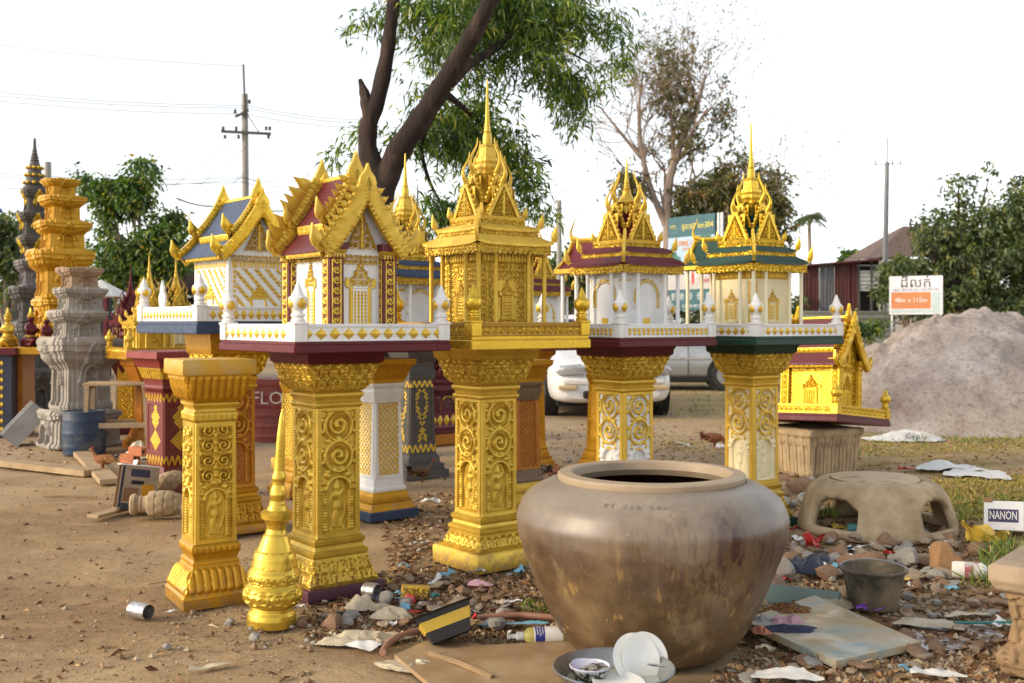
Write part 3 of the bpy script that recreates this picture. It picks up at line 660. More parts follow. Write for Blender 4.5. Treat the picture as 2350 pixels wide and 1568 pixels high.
def tower_house(t, S, z0, hc=.36, cx=0, cy=0, r=.235, spire='stupa', top=1.0, porch=False, q=1.0):
    """square pavilion: columns, carved cella, two hipped tiers, four double gables with horns, spire; z0 is the terrace floor"""
    g = S['gold']
    # cella
    rc = r * .70
    M0 = Tr(cx, cy, 0)
    MB().square([(rc, z0), (rc, z0 + hc)], None, 2, 1, M0).build('cella', S['wall'], t)
    for k in range(4):
        hi = k in (0, 3); M = M0 @ Rz(k * np.pi / 2) @ Tr(0, -rc - .001, z0)
        MB().panel(rc * 2 - .004, hc, int(92 * q) if hi else 6, int(110 * q) if hi else 6, S['cell'](rc * 2 - .004, hc), M).build('cella_relief', S['relief'], t)
    # columns
    me = MB().lathe([(.0135, 0), (.0135, .01), (.0115, .014), (.011, hc - .03), (.0135, hc - .018), (.0145, hc)], 10).mesh('column', S['col'])
    for k in range(4):
        a = k * math.pi / 2
        for u in ([-.90, -.45, .45] if not porch else [-.90, -.45, .45]):
            x, y = u * r, -.90 * r
            placed('column', me, t, (cx + x * math.cos(a) - y * math.sin(a), cy + x * math.sin(a) + y * math.cos(a), z0))
    # roof
    ro = (t, (cx, cy, 0)); z = z0 + hc
    k_ = r / .235
    fringe(ro, r, z - .004, .036 * k_, g, 14); hip_tier(ro, r + .012, z + .034 * k_, r * .80, z + .082 * k_, S['roof']); corner_crest(ro, r + .012, z + .058 * k_, g, .09 * k_, .085 * k_)
    z += .076 * k_; r2 = r * .80
    fringe(ro, r2, z, .034 * k_, g, 12); hip_tier(ro, r2 + .008, z + .036 * k_, r * .60, z + .066 * k_, S['roof'], .01, 4); corner_crest(ro, r2 + .008, z + .052 * k_, g, .06 * k_, .075 * k_)
    z += .058 * k_; r3 = r * .585
    fringe(ro, r3, z, .034 * k_, g, 10); MB().square([(r3 + .004, z + .034 * k_), (r3 + .006, z + .050 * k_), (r3 - .03, z + .056 * k_)]).build('cornice', g, ro)
    corner_crest(ro, r3, z + .052 * k_, g, .03 * k_, .055 * k_)
    z += .054 * k_; hg = .158 * k_; wg = r3 * .70
    for k in range(4):
        a = k * np.pi / 2; M = Rz(a)
        for (yy, zz, sw, sh, hn) in ((-r3 * .96, z, wg * .92, hg * 1.08, .165), (-r3 * .60, z + hg * .46, wg * .70, hg * .98, .185)):
            b = MB().prism([(-sw, zz), (sw, zz), (0, zz + sh)], .012, M @ Tr(0, yy + .006, 0))
            b.panel(sw * 1.5, sh * .86, int(40 * q), int(40 * q), pf_pediment(sw * .74, sh * .84, .022), M @ Tr(0, yy - .001, zz + .004)); b.build('gable', S.get('gab', g), ro)
            c = np.array([(-sw * 1.08, zz - .006), (0, zz + sh * 1.02)]); b = MB()
            for sg in (-1, 1):                                     # bargeboards, roof planes back to the core
                pts = np.array([(sg * sw * 1.10 * (1 - s_), yy - .004, zz - .006 + sh * 1.03 * s_) for s_ in np.linspace(0, 1, 12)])
                b.tube(pts, .0125 * k_, 4, M); 
                for s_ in np.linspace(.08, .85, 6): b.blob((sg * (sw * 1.10 * (1 - s_) + .006), yy - .006, zz + sh * 1.03 * s_ + .006), (.009 * k_, .010 * k_, .010 * k_), 6, M)
            b.build('bargeboard', g, ro)
            b = MB()
            for sg in (-1, 1):
                P = np.array([[(sg * sw * 1.06, yy + .008, zz), (sg * sw * 1.06, -.004, zz)], [(0, yy + .008, zz + sh), (0, -.004, zz + sh)]]); b.grid(P, M)
            b.build('gable_roof', S['roof'], ro)
            p = M @ np.array([0, yy - .002, zz + sh, 1]); placed('horn', horn_mesh(g, round(hn * k_, 4)), ro, p[:3], (0, 0, a - math.pi / 2))
    # core and spire
    zc = z + hg * .55; rr = r3 * .385; zt = S['spire_top']
    b = MB()
    if spire == 'stupa':
        b.square([(rr * .25, zc - .02), (rr * .72, zc + .04), (rr * 1.02, zc + .13 * k_), (rr * 1.10, zc + .135 * k_), (rr * 1.10, zc + .15 * k_), (rr * .9, zc + .155 * k_), (rr * .98, zc + .175 * k_), (rr * .92, zc + .19 * k_), (rr * .8, zc + .195 * k_), (rr * .84, zc + .21 * k_), (rr * .78, zc + .225 * k_), (rr * .66, zc + .23 * k_), (rr * .55, zc + .28 * k_), (rr * .60, zc + .285 * k_), (rr * .52, zc + .295 * k_), (rr * .36, zc + .30 * k_)], hf_rows([(zc + .155 * k_, zc + .19 * k_, .02, 'bead', .003, 0), (zc + .196 * k_, zc + .225 * k_, .018, 'petal', .003, 0)]), 20, .008)
        zb = zc + .29 * k_
        pr = [(rr * .44, zb), (rr * .48, zb + .02), (rr * .46, zb + .05), (rr * .40, zb + .06), (rr * .44, zb + .066), (rr * .30, zb + .072)]
        z_ = zb + .072; q_ = rr * .33
        for i in range(4): pr += [(q_, z_), (q_ * 1.08, z_ + .006), (q_ * .9, z_ + .014)]; z_ += .017; q_ *= .9
        pr += [(q_, z_), (q_ * .62, z_ + (zt - z_) * .55), (q_ * .42, zt - .02), (.002, zt)]
        b.lathe(pr, 14)
    else:                                                           # bell
        pr = [(rr * .5, zc), (rr * .9, zc + .05), (rr * 1.0, zc + .085), (rr * .92, zc + .105), (rr * .74, zc + .118), (rr * .95, zc + .124), (rr * 1.04, zc + .135), (rr * .98, zc + .145), (rr * .75, zc + .16), (rr * .52, zc + .185), (rr * .46, zc + .20), (rr * .50, zc + .206), (rr * .36, zc + .212)]
        z_ = zc + .212; q_ = rr * .36
        for i in range(4): pr += [(q_, z_), (q_ * 1.1, z_ + .005), (q_ * .88, z_ + .012)]; z_ += .015; q_ *= .88
        pr += [(q_, z_), (q_ * .6, z_ + (zt - z_) * .6), (.002, zt)]
        b.lathe(pr, 16)
    b.build('spire', g, ro)
    return ro
def cell_gold(w_, h_):
    wf = pf_window(w_ * .34, h_ * .5, 5)
    def f(x, z):
        ax = np.abs(x); edge = ax > w_ * .40; s = scrolls(x, z, .026)
        h = np.where(edge, .003 + .006 * scrolls(ax - w_ * .45, z, w_ * .09), .0015 + s * .006); fr = rdg(ax - w_ * .385, .006); h = np.maximum(h, fr * .008)
        hw, m = wf(x, z - h_ * .16); inn = (ax < w_ * .19) & (z > h_ * .17) & (z < h_ * .66); h = np.where(inn, .004 + hw, h)
        top = z > h_ * .86; h = np.where(top, .008 + .009 * rowz(x, z, h_ * .86, h_, .022, 'flute'), h); h = np.where(z < h_ * .10, .006 + .006 * rowz(x, z, 0, h_ * .1, .018, 'up'), h)
        return h, np.ones_like(x)
    return f
def cell_cream(w_, h_):
    wf = pf_window(w_ * .34, h_ * .5, 5)
    def f(x, z):
        ax = np.abs(x); s = scrolls(x, z, .02); h = .002 + s * .002; m = np.zeros_like(x)
        pil = (ax > w_ * .42); h = np.where(pil, .005, h); line = np.abs(ax - w_ * .445) < w_ * .022; m = np.where(line & (z > h_ * .12) & (z < h_ * .82), .9, m); h = np.where(line, .007 + .003 * s, h)
        hw, mw = wf(x, z - h_ * .2); inn = (ax < w_ * .18) & (z > h_ * .2) & (z < h_ * .7); h = np.where(inn, .003 + hw, h); m = np.where(inn, mw, m)
        fr = (np.abs(ax - w_ * .16) < .004) & (z > h_ * .2) & (z < h_ * .5); m = np.where(fr, 1, m)
        top = z > h_ * .86; h = np.where(top, .008 + .008 * rowz(x, z, h_ * .86, h_, .02, 'flute'), h); m = np.where(top, 1, m)
        bt = z < h_ * .07; b_ = rowz(x, z, 0, h_ * .07, .018, 'up'); h = np.where(bt, .005 + b_ * .005, h); m = np.where(bt & (b_ > .3), 1, m)
        return h, m
    return f
def cell_white(w_, h_):
    def f(x, z):
        ax = np.abs(x); s = scrolls(x + z * .3, z, .016); h = .002 + s * .0018; m = np.zeros_like(x)
        pil = ax > w_ * .36; h = np.where(pil, .006, h)
        d = np.hypot(x, np.maximum(z - h_ * .62, 0) * 1.0); arc = (np.abs(d - w_ * .27) < w_ * .035) & (z > h_ * .44); g = np.sin(np.arctan2(z - h_ * .6, x) * 22 + z * 260) > -.7
        m = np.where(arc & g, 1, m); h = np.where(arc, .009 + .004 * s, h)
        win = (ax < w_ * .085) & (z > h_ * .08) & (z < h_ * .28); m = np.where(win, 1, m); h = np.where(win, .007 - .004 * (ax < w_ * .05), h)
        for z1 in (.03, .86):
            bb = pil & (np.abs(z / h_ - z1) < .018) & (np.sin(x * 500) > -.4); m = np.where(bb, 1, m)
        return h, m
    return f
TH = R(38)
SHR = 'spirit houses standing on carved pedestals'; PED = 'carved pedestals carrying spirit houses'; EMP = 'empty carved pedestals'
M_purple = paint('purple_slab_paint', (.085, .022, .04), (.05, .03, .03), .6)
def ped(label, loc, rz, parts, plinth=None, zt=1.121, group=PED, sc=1.0):
    if plinth: parts = parts + [('plinth', [(.184, 1.064), (.196, 1.074), (.198, 1.10), (.205, zt - .010), (.205, zt)], None, 2, .1, plinth)]
    t = pedestal('carved_pedestal', label, loc, rz, parts, sc); t['group'] = group; return t
def rot2(x, y, a): return x * math.cos(a) - y * math.sin(a), x * math.sin(a) + y * math.cos(a)

# 1 ---- white house with maroon roof and pilasters
ped('bright gold dancer pedestal on a purple slab, under the white house with maroon pilasters', (-.874, 4.96, 0), TH, std_parts(M_gold, M_gold, 'vine', slab=M_purple), M_maroon)
t = thing('spirit_house', 'white spirit house with maroon pilasters, maroon tiled roof and flaming gold gables', 'spirit house', (-.845, 4.98, 1.122), TH, SHR)
terrace(t, .80, .048, .076, M_maroon, M_wg, lambda L, h: pf_diamonds(L, h, .068 if L > .7 else .05), M_white, M_gold)
gable_house(t, dict(wall=M_white, relief=M_wg, ped=M_wg, gold=M_gold, roof=M_maroon, pil=M_mg, crest=1, bw=.078, back=-.02, fstep=.105, bstep=.02), .275, .40, -.148, -.268, .052, .40, .450, .755, .212, .06)

# 2 ---- white house with slate blue roof
ped('gold pedestal with an amber dancer panel, under the blue roofed house', (-1.717, 6.40, 0), R(38),
    std_parts(M_ochre, M_goldb, 'vine', shaft_m=M_ga) + [('neck', [(.150, 1.066), (.185, 1.09), (.200, 1.12)], None, 2, .1, M_ochre)], M_ochre, 1.19)
t = thing('spirit_house', 'white spirit house with slate blue roof and gold diagonal flower bands', 'spirit house', (-1.70, 6.42, 1.19), R(41), SHR)
terrace(t, .86, .070, .085, M_blue, M_wg, lambda L, h: pf_diamonds(L, h, .046), M_white, M_goldb)
def wall_diag(w_, h_):
    def f(x, z):
        p = .072; sft = (x + z * .95) / p; u = sft - np.floor(sft) - .5; k = np.floor(sft); al = (z - x * .4) / .030; v = al - np.floor(al) - .5
        st = (np.abs(u) < .21) & (np.abs(v) < .44); inner = (np.abs(x) < w_ * .40) & (z > h_ * .07) & (z < h_ * .84)
        h = np.where(inner & st, .005 + .003 * rdg(np.hypot(u * 2, v), .5), .0015 * scrolls(x, z, .02)); m = (inner & st).astype(float)
        fr = (np.abs(np.abs(x) - w_ * .44) < .009) & (np.sin(z * 220) > -.3); top = (np.abs(z - h_ * .90) < .013) & (np.sin(x * 260) > -.5)
        m = np.where(fr | top, 1, m); h = np.where(fr | top, .005, h)
        X = np.abs(x); win = (X < .050) & (z < h_ * .34) & (z > h_ * .06); wf = win & ((X > .040) | (z > h_ * .31) | (z < h_ * .085)); ped_ = (z >= h_ * .34) & (X < .055 * (1 - np.clip((z - h_ * .34) / (h_ * .24), 0, 1)) ** 1.2)
        h = np.where(win, .004, h); m = np.where(win, 0, m); m = np.where(wf | ped_, 1, m); h = np.where(wf | ped_, .009 + .004 * scrolls(x, z, .02) * ped_, h)
        return h, m
    return f
gable_house(t, dict(wall=M_white, relief=M_wg, ped=M_wg, gold=M_goldb, roof=M_blue, wallfn=wall_diag, crest=0, bw=.066), .38, .46, -.16, -.26, .075, .40, .455, .765, .255, .05)
me = MB().plate([(-.034, 0), (-.036, .02), (-.044, .03), (-.042, .07), (-.022, .09), (-.024, .115), (-.012, .13), (0, .158), (.012, .13), (.024, .115), (.022, .09), (.042, .07), (.044, .03), (.036, .02), (.034, 0)], .022).mesh('rail_finial', M_white)
for u in (.5,): placed('rail_finial', me, t, (-.41, .43 - .86 * u + .08, .155), (0, 0, R(90)))

# 3 ---- all gold pavilion
Z3 = 1.122
ped('gold dancer pedestal on a broad gold foot, under the all gold pavilion', (-.137, 5.50, 0), TH, std_parts(M_gold, M_gold, 'vine', slab_h=.095), M_gold)
t = thing('spirit_house', 'all gold pavilion shrine with gold columns and a tall needle spire', 'spirit house', (-.125, 5.50, Z3), TH, SHR)
terrace(t, .76, .066, .066, M_goldb, M_go, lambda L, h: pf_scroll(L, h, .045, .008, .008), M_goldb, M_goldb)
tower_house(t, dict(gold=M_gold, roof=M_gold, wall=M_gold, col=M_gold, cell=cell_gold, relief=M_gold, spire_top=1.41), .074, .42, .01, .02, .235)

tg = dup(t); tg.location = (-1.80, 9.05, Z3); tg['label'] = 'gold pavilion shrine hidden behind the two white houses, only its needle spire showing'; pg = ped('gold pedestal hidden behind the blue roofed house', (-1.80, 9.05, 0), TH, std_parts(M_gold, M_gold, 'vase', slab_h=.095), M_gold)
# 4 ---- white pavilion with maroon roof
ped('white pedestal with gold scrolls and gold capital, behind the big jar', (.648, 6.05, 0), R(36), std_parts(M_ochre, M_gold, 'vine', shaft_m=M_wg, inv=True), M_maroon)
t = thing('spirit_house', 'white pavilion shrine with maroon tiled roof, bell spire and baluster rail', 'spirit house', (.648, 6.05, 1.122), R(36), SHR)
terrace(t, .74, .05, .074, M_maroon, M_wg, lambda L, h: pf_balusters(L, h, .034), M_white, M_gold)
S4 = dict(gold=M_gold, roof=M_maroon, wall=M_white, col=M_white, cell=cell_white, relief=M_wg, spire_top=1.085)
tower_house(t, S4, .055, .365, .015, .0, .228, 'bell')

# 5 ---- cream pavilion with green roof
ped('white and gold dancer pedestal on a dark green slab, right of the jar', (1.495, 6.57, 0), R(35), std_parts(M_gold, M_gold, 'vine', slab=M_green, shaft_m=M_cg, inv=True), M_green)
t = thing('spirit_house', 'cream pavilion shrine with green tiled roof and cream columns', 'spirit house', (1.495, 6.57, 1.122), R(35), SHR)
terrace(t, .79, .05, .072, M_green, M_wg, lambda L, h: pf_diamonds(L, h, .058), M_white, M_gold)
tower_house(t, dict(gold=M_goldb, roof=M_green, wall=M_cream, col=M_cream, cell=cell_cream, relief=M_cg, spire_top=1.40), .053, .405, .04, .04, .24)
def porch(t, x0, y0, z, m, g):            # small gabled wing behind the square roof
    M = Tr(x0, y0, z); b = MB()
    for sg in (-1, 1): b.grid(np.array([[(sg * .13, -.16, 0), (sg * .13, .16, 0)], [(sg * .05, -.16, .07), (sg * .05, .16, .07)], [(0, -.16, .17), (0, .16, .17)]]), M)
    b.build('porch_roof', m, t); b = MB()
    for sg in (-1, 1): b.tube([(sg * .14, .165, -.01), (sg * .055, .165, .065), (0, .165, .185)], [.016, .014, .012], 4, M)
    b.tube([(0, -.14, .175), (0, .10, .18), (0, .17, .20)], [.015, .015, .018], 5, M); b.prism([(-.13, 0), (.13, 0), (0, .17)], .012, M @ Tr(0, .155, 0)); b.build('porch_gable', g, t)
    placed('horn', horn_mesh(g, .14), t, (x0, y0 + .17, z + .185), (0, 0, R(90)))
    me = MB().lathe([(.0145, 0), (.012, .02), (.012, z - .07)], 10).mesh('column', M_cream if m is M_green else M_white)
    for sx in (-.11, .11): placed('column', me, t, (x0 + sx, y0 + .13, .055))
    MB().box((x0, y0 + .06, z - .012), (.30, .22, .03), .003).build('eave_fringe', g, t)
porch(t, .04, .36, .50, M_green, M_goldb)
t4 = [o for o in C.objects if o.get('label', '').startswith('white pavilion shrine')][0]
porch(t4, .015, .32, .45, M_maroon, M_gold)

# 6 ---- blue roofed white pavilion behind the first house, on the white pedestal
def slim_parts(top, panel_m, frame_m, foot_m, slab_m, kind='lattice', hw=.07, diam=None, top_rows=True):
    P = [('slab', [(.182, 0), (.184, .05), (.176, .056)], None, 2, .1, slab_m),
         ('foot', [(.168, .056), (.166, .075), (.150, .095), (.152, .115), (.136, .125), (.134, .15), (.122, .172)], hf_rows([(.076, .12, .06, 'petal', .004, 1)]), 26, .006, foot_m),
         ('lower_collar', [(.124, .172), (.126, .19), (.114, .205), (.112, .26)], hf_rows([(.20, .255, .03, 'up', .004, 0)]), 26, .006, frame_m),
         ('shaft', [(.110, .26), (.097, .74)], hf_lattice(.275, .735, .036, .010, hw, diam), 60, .0055, panel_m),
         ('upper_collar', [(.099, .74), (.116, .80), (.118, .815), (.108, .825), (.124, .85), (.124, .865)], hf_rows([(.74, .805, .03, 'up', .004, 0)]), 26, .006, frame_m),
         ('capital', [(.118, .865), (.120, .89), (.130, .91), (.150, .965), (.172, .985), (.175, 1.02)], hf_rows([(.905, .972, .03, 'petal', .006, 1)]), 40, .006, top)]
    return P
ped('white framed pedestal with gold lattice panels on a blue foot', (-.864, 6.85, 0), R(40), slim_parts(M_ochre, M_wg, M_white, M_ochre, M_blue, hw=.078), M_navy, 1.10)
t = thing('spirit_house', 'white pavilion shrine with blue roof, gold spire behind the maroon pilastered house', 'spirit house', (-.70, 6.9, 1.10), R(40), SHR)
terrace(t, .74, .045, .06, M_goldb, M_wg, lambda L, h: pf_diamonds(L, h, .06), M_white, M_gold)
tower_house(t, dict(gold=M_gold, roof=M_blue, wall=M_white, col=M_white, cell=cell_white, relief=M_wg, spire_top=1.265), .05, .36, .0, .0, .235, q=.6)

# 7 ---- dark grey pavilion further back and its pedestal with yellow lozenges
zig = lambda cx, cz: (np.abs((np.abs(((cz - .52) / .20 + 1) % 2 - 1)) * .055 - np.abs(cx)) < .013)
ped('dark grey pedestal studded with outlined yellow lozenges', (-.80, 8.62, 0), R(38), [
    ('slab', [(.205, 0), (.205, .06), (.18, .07)], None, 2, .1, M_gray), ('foot', [(.176, .07), (.176, .11), (.15, .12), (.15, .16), (.13, .19)], hf_rows([(.07, .16, .06, 'petal', .004, 1)]), 20, .008, M_gray),
    ('shaft', [(.128, .19), (.108, .80)], add(hf_lattice(.285, .72, .032, .008, .09, zig), hf_rows([(.205, .27, .05, 'zig', .006, 1), (.73, .785, .05, 'zig', .006, 1)])), 60, .006, M_gg),
    ('capital', [(.12, .80), (.13, .86), (.115, .88), (.12, .93), (.165, 1.02), (.185, 1.03), (.185, 1.07)], hf_rows([(.93, 1.01, .03, 'flute', .006, 0), (.905, .93, .03, 'bead', .004, 1)]), 30, .007, M_gray)])
t = thing('spirit_house', 'dark grey pavilion shrine, its thin grey spire rising behind the blue roofed one', 'spirit house', (-.80, 8.72, 1.075), R(38), SHR)
terrace(t, .7, .045, .06, M_gray, M_gg, lambda L, h: pf_diamonds(L, h, .06), M_gray, M_gold)
tower_house(t, dict(gold=M_gray, roof=M_navy, wall=M_gray, col=M_gray, cell=cell_white, relief=M_gg, spire_top=1.33), .05, .36, .02, .0, .235, q=.4)

# 8 ---- lattice pedestals and the half hidden shrine behind the gold one
ped('ochre lattice pedestal behind the gold pavilion, in front of the white car', (.13, 9.0, 0), R(38), slim_parts(M_ochre, M_ochre, M_ochre, M_ochre, M_ochre))
t = thing('spirit_house', 'white pavilion shrine with maroon roof half hidden behind the gold pavilion', 'spirit house', (.13, 9.0, 1.022), R(38), SHR)
terrace(t, .7, .045, .06, M_maroon, M_wg, lambda L, h: pf_diamonds(L, h, .06), M_white, M_gold)
tower_house(t, dict(gold=M_gold, roof=M_maroon, wall=M_white, col=M_white, cell=cell_white, relief=M_wg, spire_top=1.0), .05, .42, .08, .0, .22, 'bell', q=.4)
ped('ochre lattice pedestal just left of the white and gold scroll pedestal', (.79, 8.9, 0), R(36), slim_parts(M_ochre, M_ochre, M_ochre, M_ochre, M_ochre), None, group=EMP)
ped('ochre lattice pedestal showing left of the gold pedestal on the purple slab', (-1.555, 7.75, 0), R(38), slim_parts(M_ochre, M_gold, M_ochre, M_ochre, M_ochre), None, group=EMP)
ped('grey brown pedestal on a stepped gold foot, tucked behind the all gold pedestal', (.045, 7.25, 0), R(38), slim_parts(M_ochre, M_amber, paint('brown_stone_paint', (.18, .12, .07)), M_gold, M_gold), None, group=EMP, sc=.98)

# 9 ---- two empty pedestals in front
ped('gold pedestal with fluted bell cap and foot, nearest the camera at left', (-1.370, 4.77, 0), R(32), [
    ('foot', [(.158, 0), (.160, .05), (.152, .062), (.148, .085), (.128, .13), (.106, .165), (.102, .178)], hf_rows([(.062, .168, .034, 'flute', .010, 0)]), 60, .005, M_ochre),
    ('lower_moulding', [(.104, .178), (.104, .19), (.096, .20), (.100, .215), (.108, .235), (.108, .262), (.098, .272)], hf_rows([(.232, .262, .026, 'flute', .005, 0)]), 40, .005, M_ochre),
    ('shaft', [(.095, .272), (.091, .81)], hf_pedestal(.280, .80, .072, 'vase'), 66, .0042, M_gold),
    ('upper_moulding', [(.094, .81), (.098, .82), (.100, .85), (.092, .86), (.092, .872), (.104, .885), (.104, .895), (.096, .90)], hf_rows([(.815, .852, .026, 'flute', .005, 0)]), 40, .005, M_gold),
    ('capital', [(.100, .90), (.120, .925), (.134, .96), (.142, 1.0), (.152, 1.022)], hf_rows([(.905, 1.018, .033, 'flute', .010, 0)]), 60, .005, M_ochre),
    ('top_slab', [(.160, 1.022), (.164, 1.03), (.163, 1.085), (.158, 1.09)], None, 2, .1, paint('weathered_gold_paint', (.56, .31, .02), (.42, .36, .26), .5, .2, 5, .6, .3, 40, .5, .7))], None, group=EMP)
dia = lambda cx, cz: (np.abs(cx) / .070 + np.abs(((cz - .50) % .17) - .085) / .085 < 1)
ped('dark red pedestal with gold lozenge studs and a chipped top', (-2.475, 7.66, 0), R(45), [
    ('foot', [(.185, 0), (.185, .05), (.170, .06), (.165, .10), (.145, .115), (.150, .16), (.130, .19), (.124, .22)], hf_rows([(.11, .165, .09, 'zig', .006, 1)]), 40, .006, M_rg),
    ('shaft', [(.120, .22), (.128, .27), (.128, .70), (.140, .76)], add(hf_lattice(.33, .66, .026, .008, .10, dia), hf_rows([(.235, .30, .045, 'zig', .006, 1), (.69, .745, .045, 'zig', .006, 1)])), 70, .005, M_rg),
    ('capital', [(.135, .76), (.150, .785), (.140, .80), (.145, .83), (.165, .90), (.185, .945)], hf_rows([(.845, .935, .034, 'flute', .006, 1)]), 50, .006, M_rg),
    ('top_slab', [(.185, .945), (.205, .99), (.235, 1.0), (.235, 1.045), (.225, 1.05)], None, 2, .1, paint('chipped_red_paint', (.22, .024, .018), (.55, .42, .28), .5, 0, 4, .9, .3, 40, .60, .66))], None, group=EMP)
g_ = MB()
ax_ = np.r_[-300, -150, -80, -40, -20, np.linspace(-10, -4.6, 40), np.linspace(-4.5, 3.5, 360), np.linspace(3.6, 10, 40), 20, 40, 80, 150, 300]; ay_ = np.r_[-60, -20, -5, np.linspace(1.5, 9, 330), np.linspace(9.1, 16, 60), 20, 30, 50, 90, 160, 300]
gx, gy = np.meshgrid(ax_, ay_, indexing='ij')
GN1 = Nz(901, 2, 1.6); GN2 = Nz(902, 2, 9.0)
def gz(x, y):
    near = np.clip((14 - y) / 6, 0, 1) * np.clip((9 - np.abs(x)) / 3, 0, 1)
    return near * (.011 * GN1(x, y) + .0045 * GN2(x, y) + .010 * np.sin(3.1 * x + 1.7 * np.sin(2.3 * y)) * np.sin(2.7 * y + .8) + .006 * np.sin(9.1 * x + 4 * y) * np.sin(7.7 * y - 3 * x) - .016)
g_.grid(np.stack([gx, gy, gz(gx, gy)], -1))
nt_ = NT('dry_earth')
pos = nt_.n('NewGeometry').outputs['Position']; sep = nt_.n('SeparateXYZ'); nt_.l(pos, sep.inputs[0])
base = nt_.ramp(nt_.noise(1.1, 8, .62, 'World'), [(.25, '#826b50'), (.45, '#a08664'), (.6, '#b49c7b'), (.78, '#cdb897')])
fine = nt_.ramp(nt_.noise(38, 6, .75, 'World'), [(.30, '#5e3f22'), (.46, '#ffffff')]); base = nt_.mix(.5, base, fine, 'MULTIPLY')
damp = nt_.ramp(nt_.noise(.55, 4, .6, 'World'), [(.48, 0.0), (.62, .6)]); base = nt_.mix(damp, base, col('#75583a'))
def lane(axis, a, b):
    m = nt_.n('MapRange'); m.inputs[1].default_value = a; m.inputs[2].default_value = b; nt_.l(sep.outputs[axis], m.inputs[0]); return m.outputs[0]
def mul(a, b):
    m = nt_.n('Math', operation='MULTIPLY'); nt_.l(a, m.inputs[0]); nt_.l(b, m.inputs[1]); return m.outputs[0]
farg = mul(lane(1, 7.5, 10.5), nt_.ramp(nt_.noise(1.6, 5, .65, 'World'), [(.35, .25), (.6, 1.0)]))
base = nt_.mix(farg, base, col('#a8937a'))
grs = mul(mul(lane(0, 1.9, 2.8), lane(1, 6.4, 7.4)), nt_.ramp(nt_.noise(3.2, 6, .7, 'World'), [(.42, 0.0), (.56, .75)]))
base = nt_.mix(grs, base, col('#84702f'))
trk = nt_.ramp(nt_.noise(2.2, 5, .7, 'World', .8, (.6, 1.0, 1)), [(.46, 0.0), (.64, .40)]); base = nt_.mix(trk, base, col('#c7ab80'))
bp = nt_.bump(nt_.noise(26, 9, .72, 'World'), .8, .02)
M_ground = nt_.done(nt_.bsdf(base, .92, 0, bp, .2))
o = g_.build('ground', M_ground, None, sharp=0); o['kind'] = 'structure'
# ------------------------------------------------------------------ left: temple towers, figures, yard things
def hf_prang(z0, z1, r):
    hh = z1 - z0
    def f(x, z, rr):
        a = np.abs(x) / rr; t = (z - z0) / hh
        h = rr * (.045 * (a < .84) + .055 * (a < .60))
        h = h + rr * .03 * (np.abs(((t * 9) % 1) - .5) < .25) * ((t > .74) | (t < .14))
        nw = .26; d = np.where(t > .42, np.hypot(a, (t - .42) * 1.15), a); arch = (d < nw) & (t > .08)
        pedm = (t > .36) & (t < .98) & (a < .62 * (1 - (t - .36) / .62) ** .7)
        s = scrolls(x, z, rr * .20)
        h = np.where(pedm, rr * (.15 + .06 * s), h); h = np.where((np.abs(d - nw) < .07) & (t > .08) & (t < .9), rr * .22, h); h = np.where(arch, rr * (.04 + .05 * s * (t > .3)), h)
        return h, ((pedm & (np.abs(d - nw) > .05) & ~arch) | ((np.abs(d - nw) < .07) & (t > .3) & (t < .9))).astype(float)
    return f
def prang(label, x, y, rz, tiers, top=None):
    t = thing('temple_tower', label, 'temple tower', (x, y, 0), rz)
    for i, (z0, z1, rb, rt, m) in enumerate(tiers):
        h = z1 - z0; jx = .02 * math.sin(i * 2.3)
        MB().square([(rb * .86, z0 + .002), (rb * .88, z0 + h * .05), (rb * .88, z0 + h * .10), (rb * .82, z0 + h * .14), (rb * .80, z0 + h * .58), (rb * .40 + rt * .45, z0 + h * .68), (rt * .86, z0 + h * .72), (rt * .90, z0 + h * .84), (rt * .95, z0 + h * .86), (rt * .96, z1 - .006), (rt * .94, z1)], hf_prang(z0, z1, rt), 90, .008).build('tier', m, t, sharp=40, loc=(jx, 0, 0), rot=(0, 0, .05 * math.sin(i * 1.7)))
    if top: top(t)
    return t
st, st2 = M_stone, paint('brown_cement_block', (.36, .25, .16), (.22, .15, .09), .85, 0, 6, .6, .6, 45)
prang('grey stone temple tower of stacked tiers with one brown tier on top', -4.44, 10.8, R(42), [(0, .36, .37, .33, st), (.36, 1.09, .265, .335, st), (1.09, 1.37, .215, .245, st), (1.37, 1.60, .205, .225, st), (1.60, 1.81, .165, .19, st2)])
og = paint('orange_gold_paint', (.58, .31, .015), (.36, .16, .008), .45, .3, 7, .6, .3, 60)
prang('ochre gold temple tower stacked in wide carved tiers behind the grey tower', -5.30, 12.4, R(40), [(.90, 1.21, .33, .30, og), (1.21, 1.52, .31, .29, og), (1.52, 2.09, .25, .32, og), (2.09, 2.43, .235, .275, og), (2.43, 2.73, .185, .225, og), (2.73, 2.93, .155, .18, og)])
def dtop(t):
    z = 3.0; pr = [(.14, z), (.145, z + .03), (.11, z + .05)]
    for i in range(3): pr += [(.12 - .018 * i, z + .06 + .10 * i), (.135 - .02 * i, z + .09 + .10 * i), (.10 - .018 * i, z + .13 + .10 * i)]
    pr += [(.06, z + .36)] + [q for i in range(4) for q in ((.052 - .008 * i, z + .37 + .04 * i), (.06 - .009 * i, z + .385 + .04 * i))] + [(.024, z + .54), (.018, z + .66), (.002, z + .69)]
    MB().lathe(pr, 18).build("spire", M_gray, t); pm = MB().blob((0, 0, 0), (.030, .030, .022), 6).mesh("gilded_petal", M_goldb)
    for i in range(3):
        for k in range(10): a = k * .628; placed("gilded_petal", pm, t, (.128 * math.cos(a) * (1 - .14 * i), .128 * math.sin(a) * (1 - .14 * i), z + .085 + .10 * i))
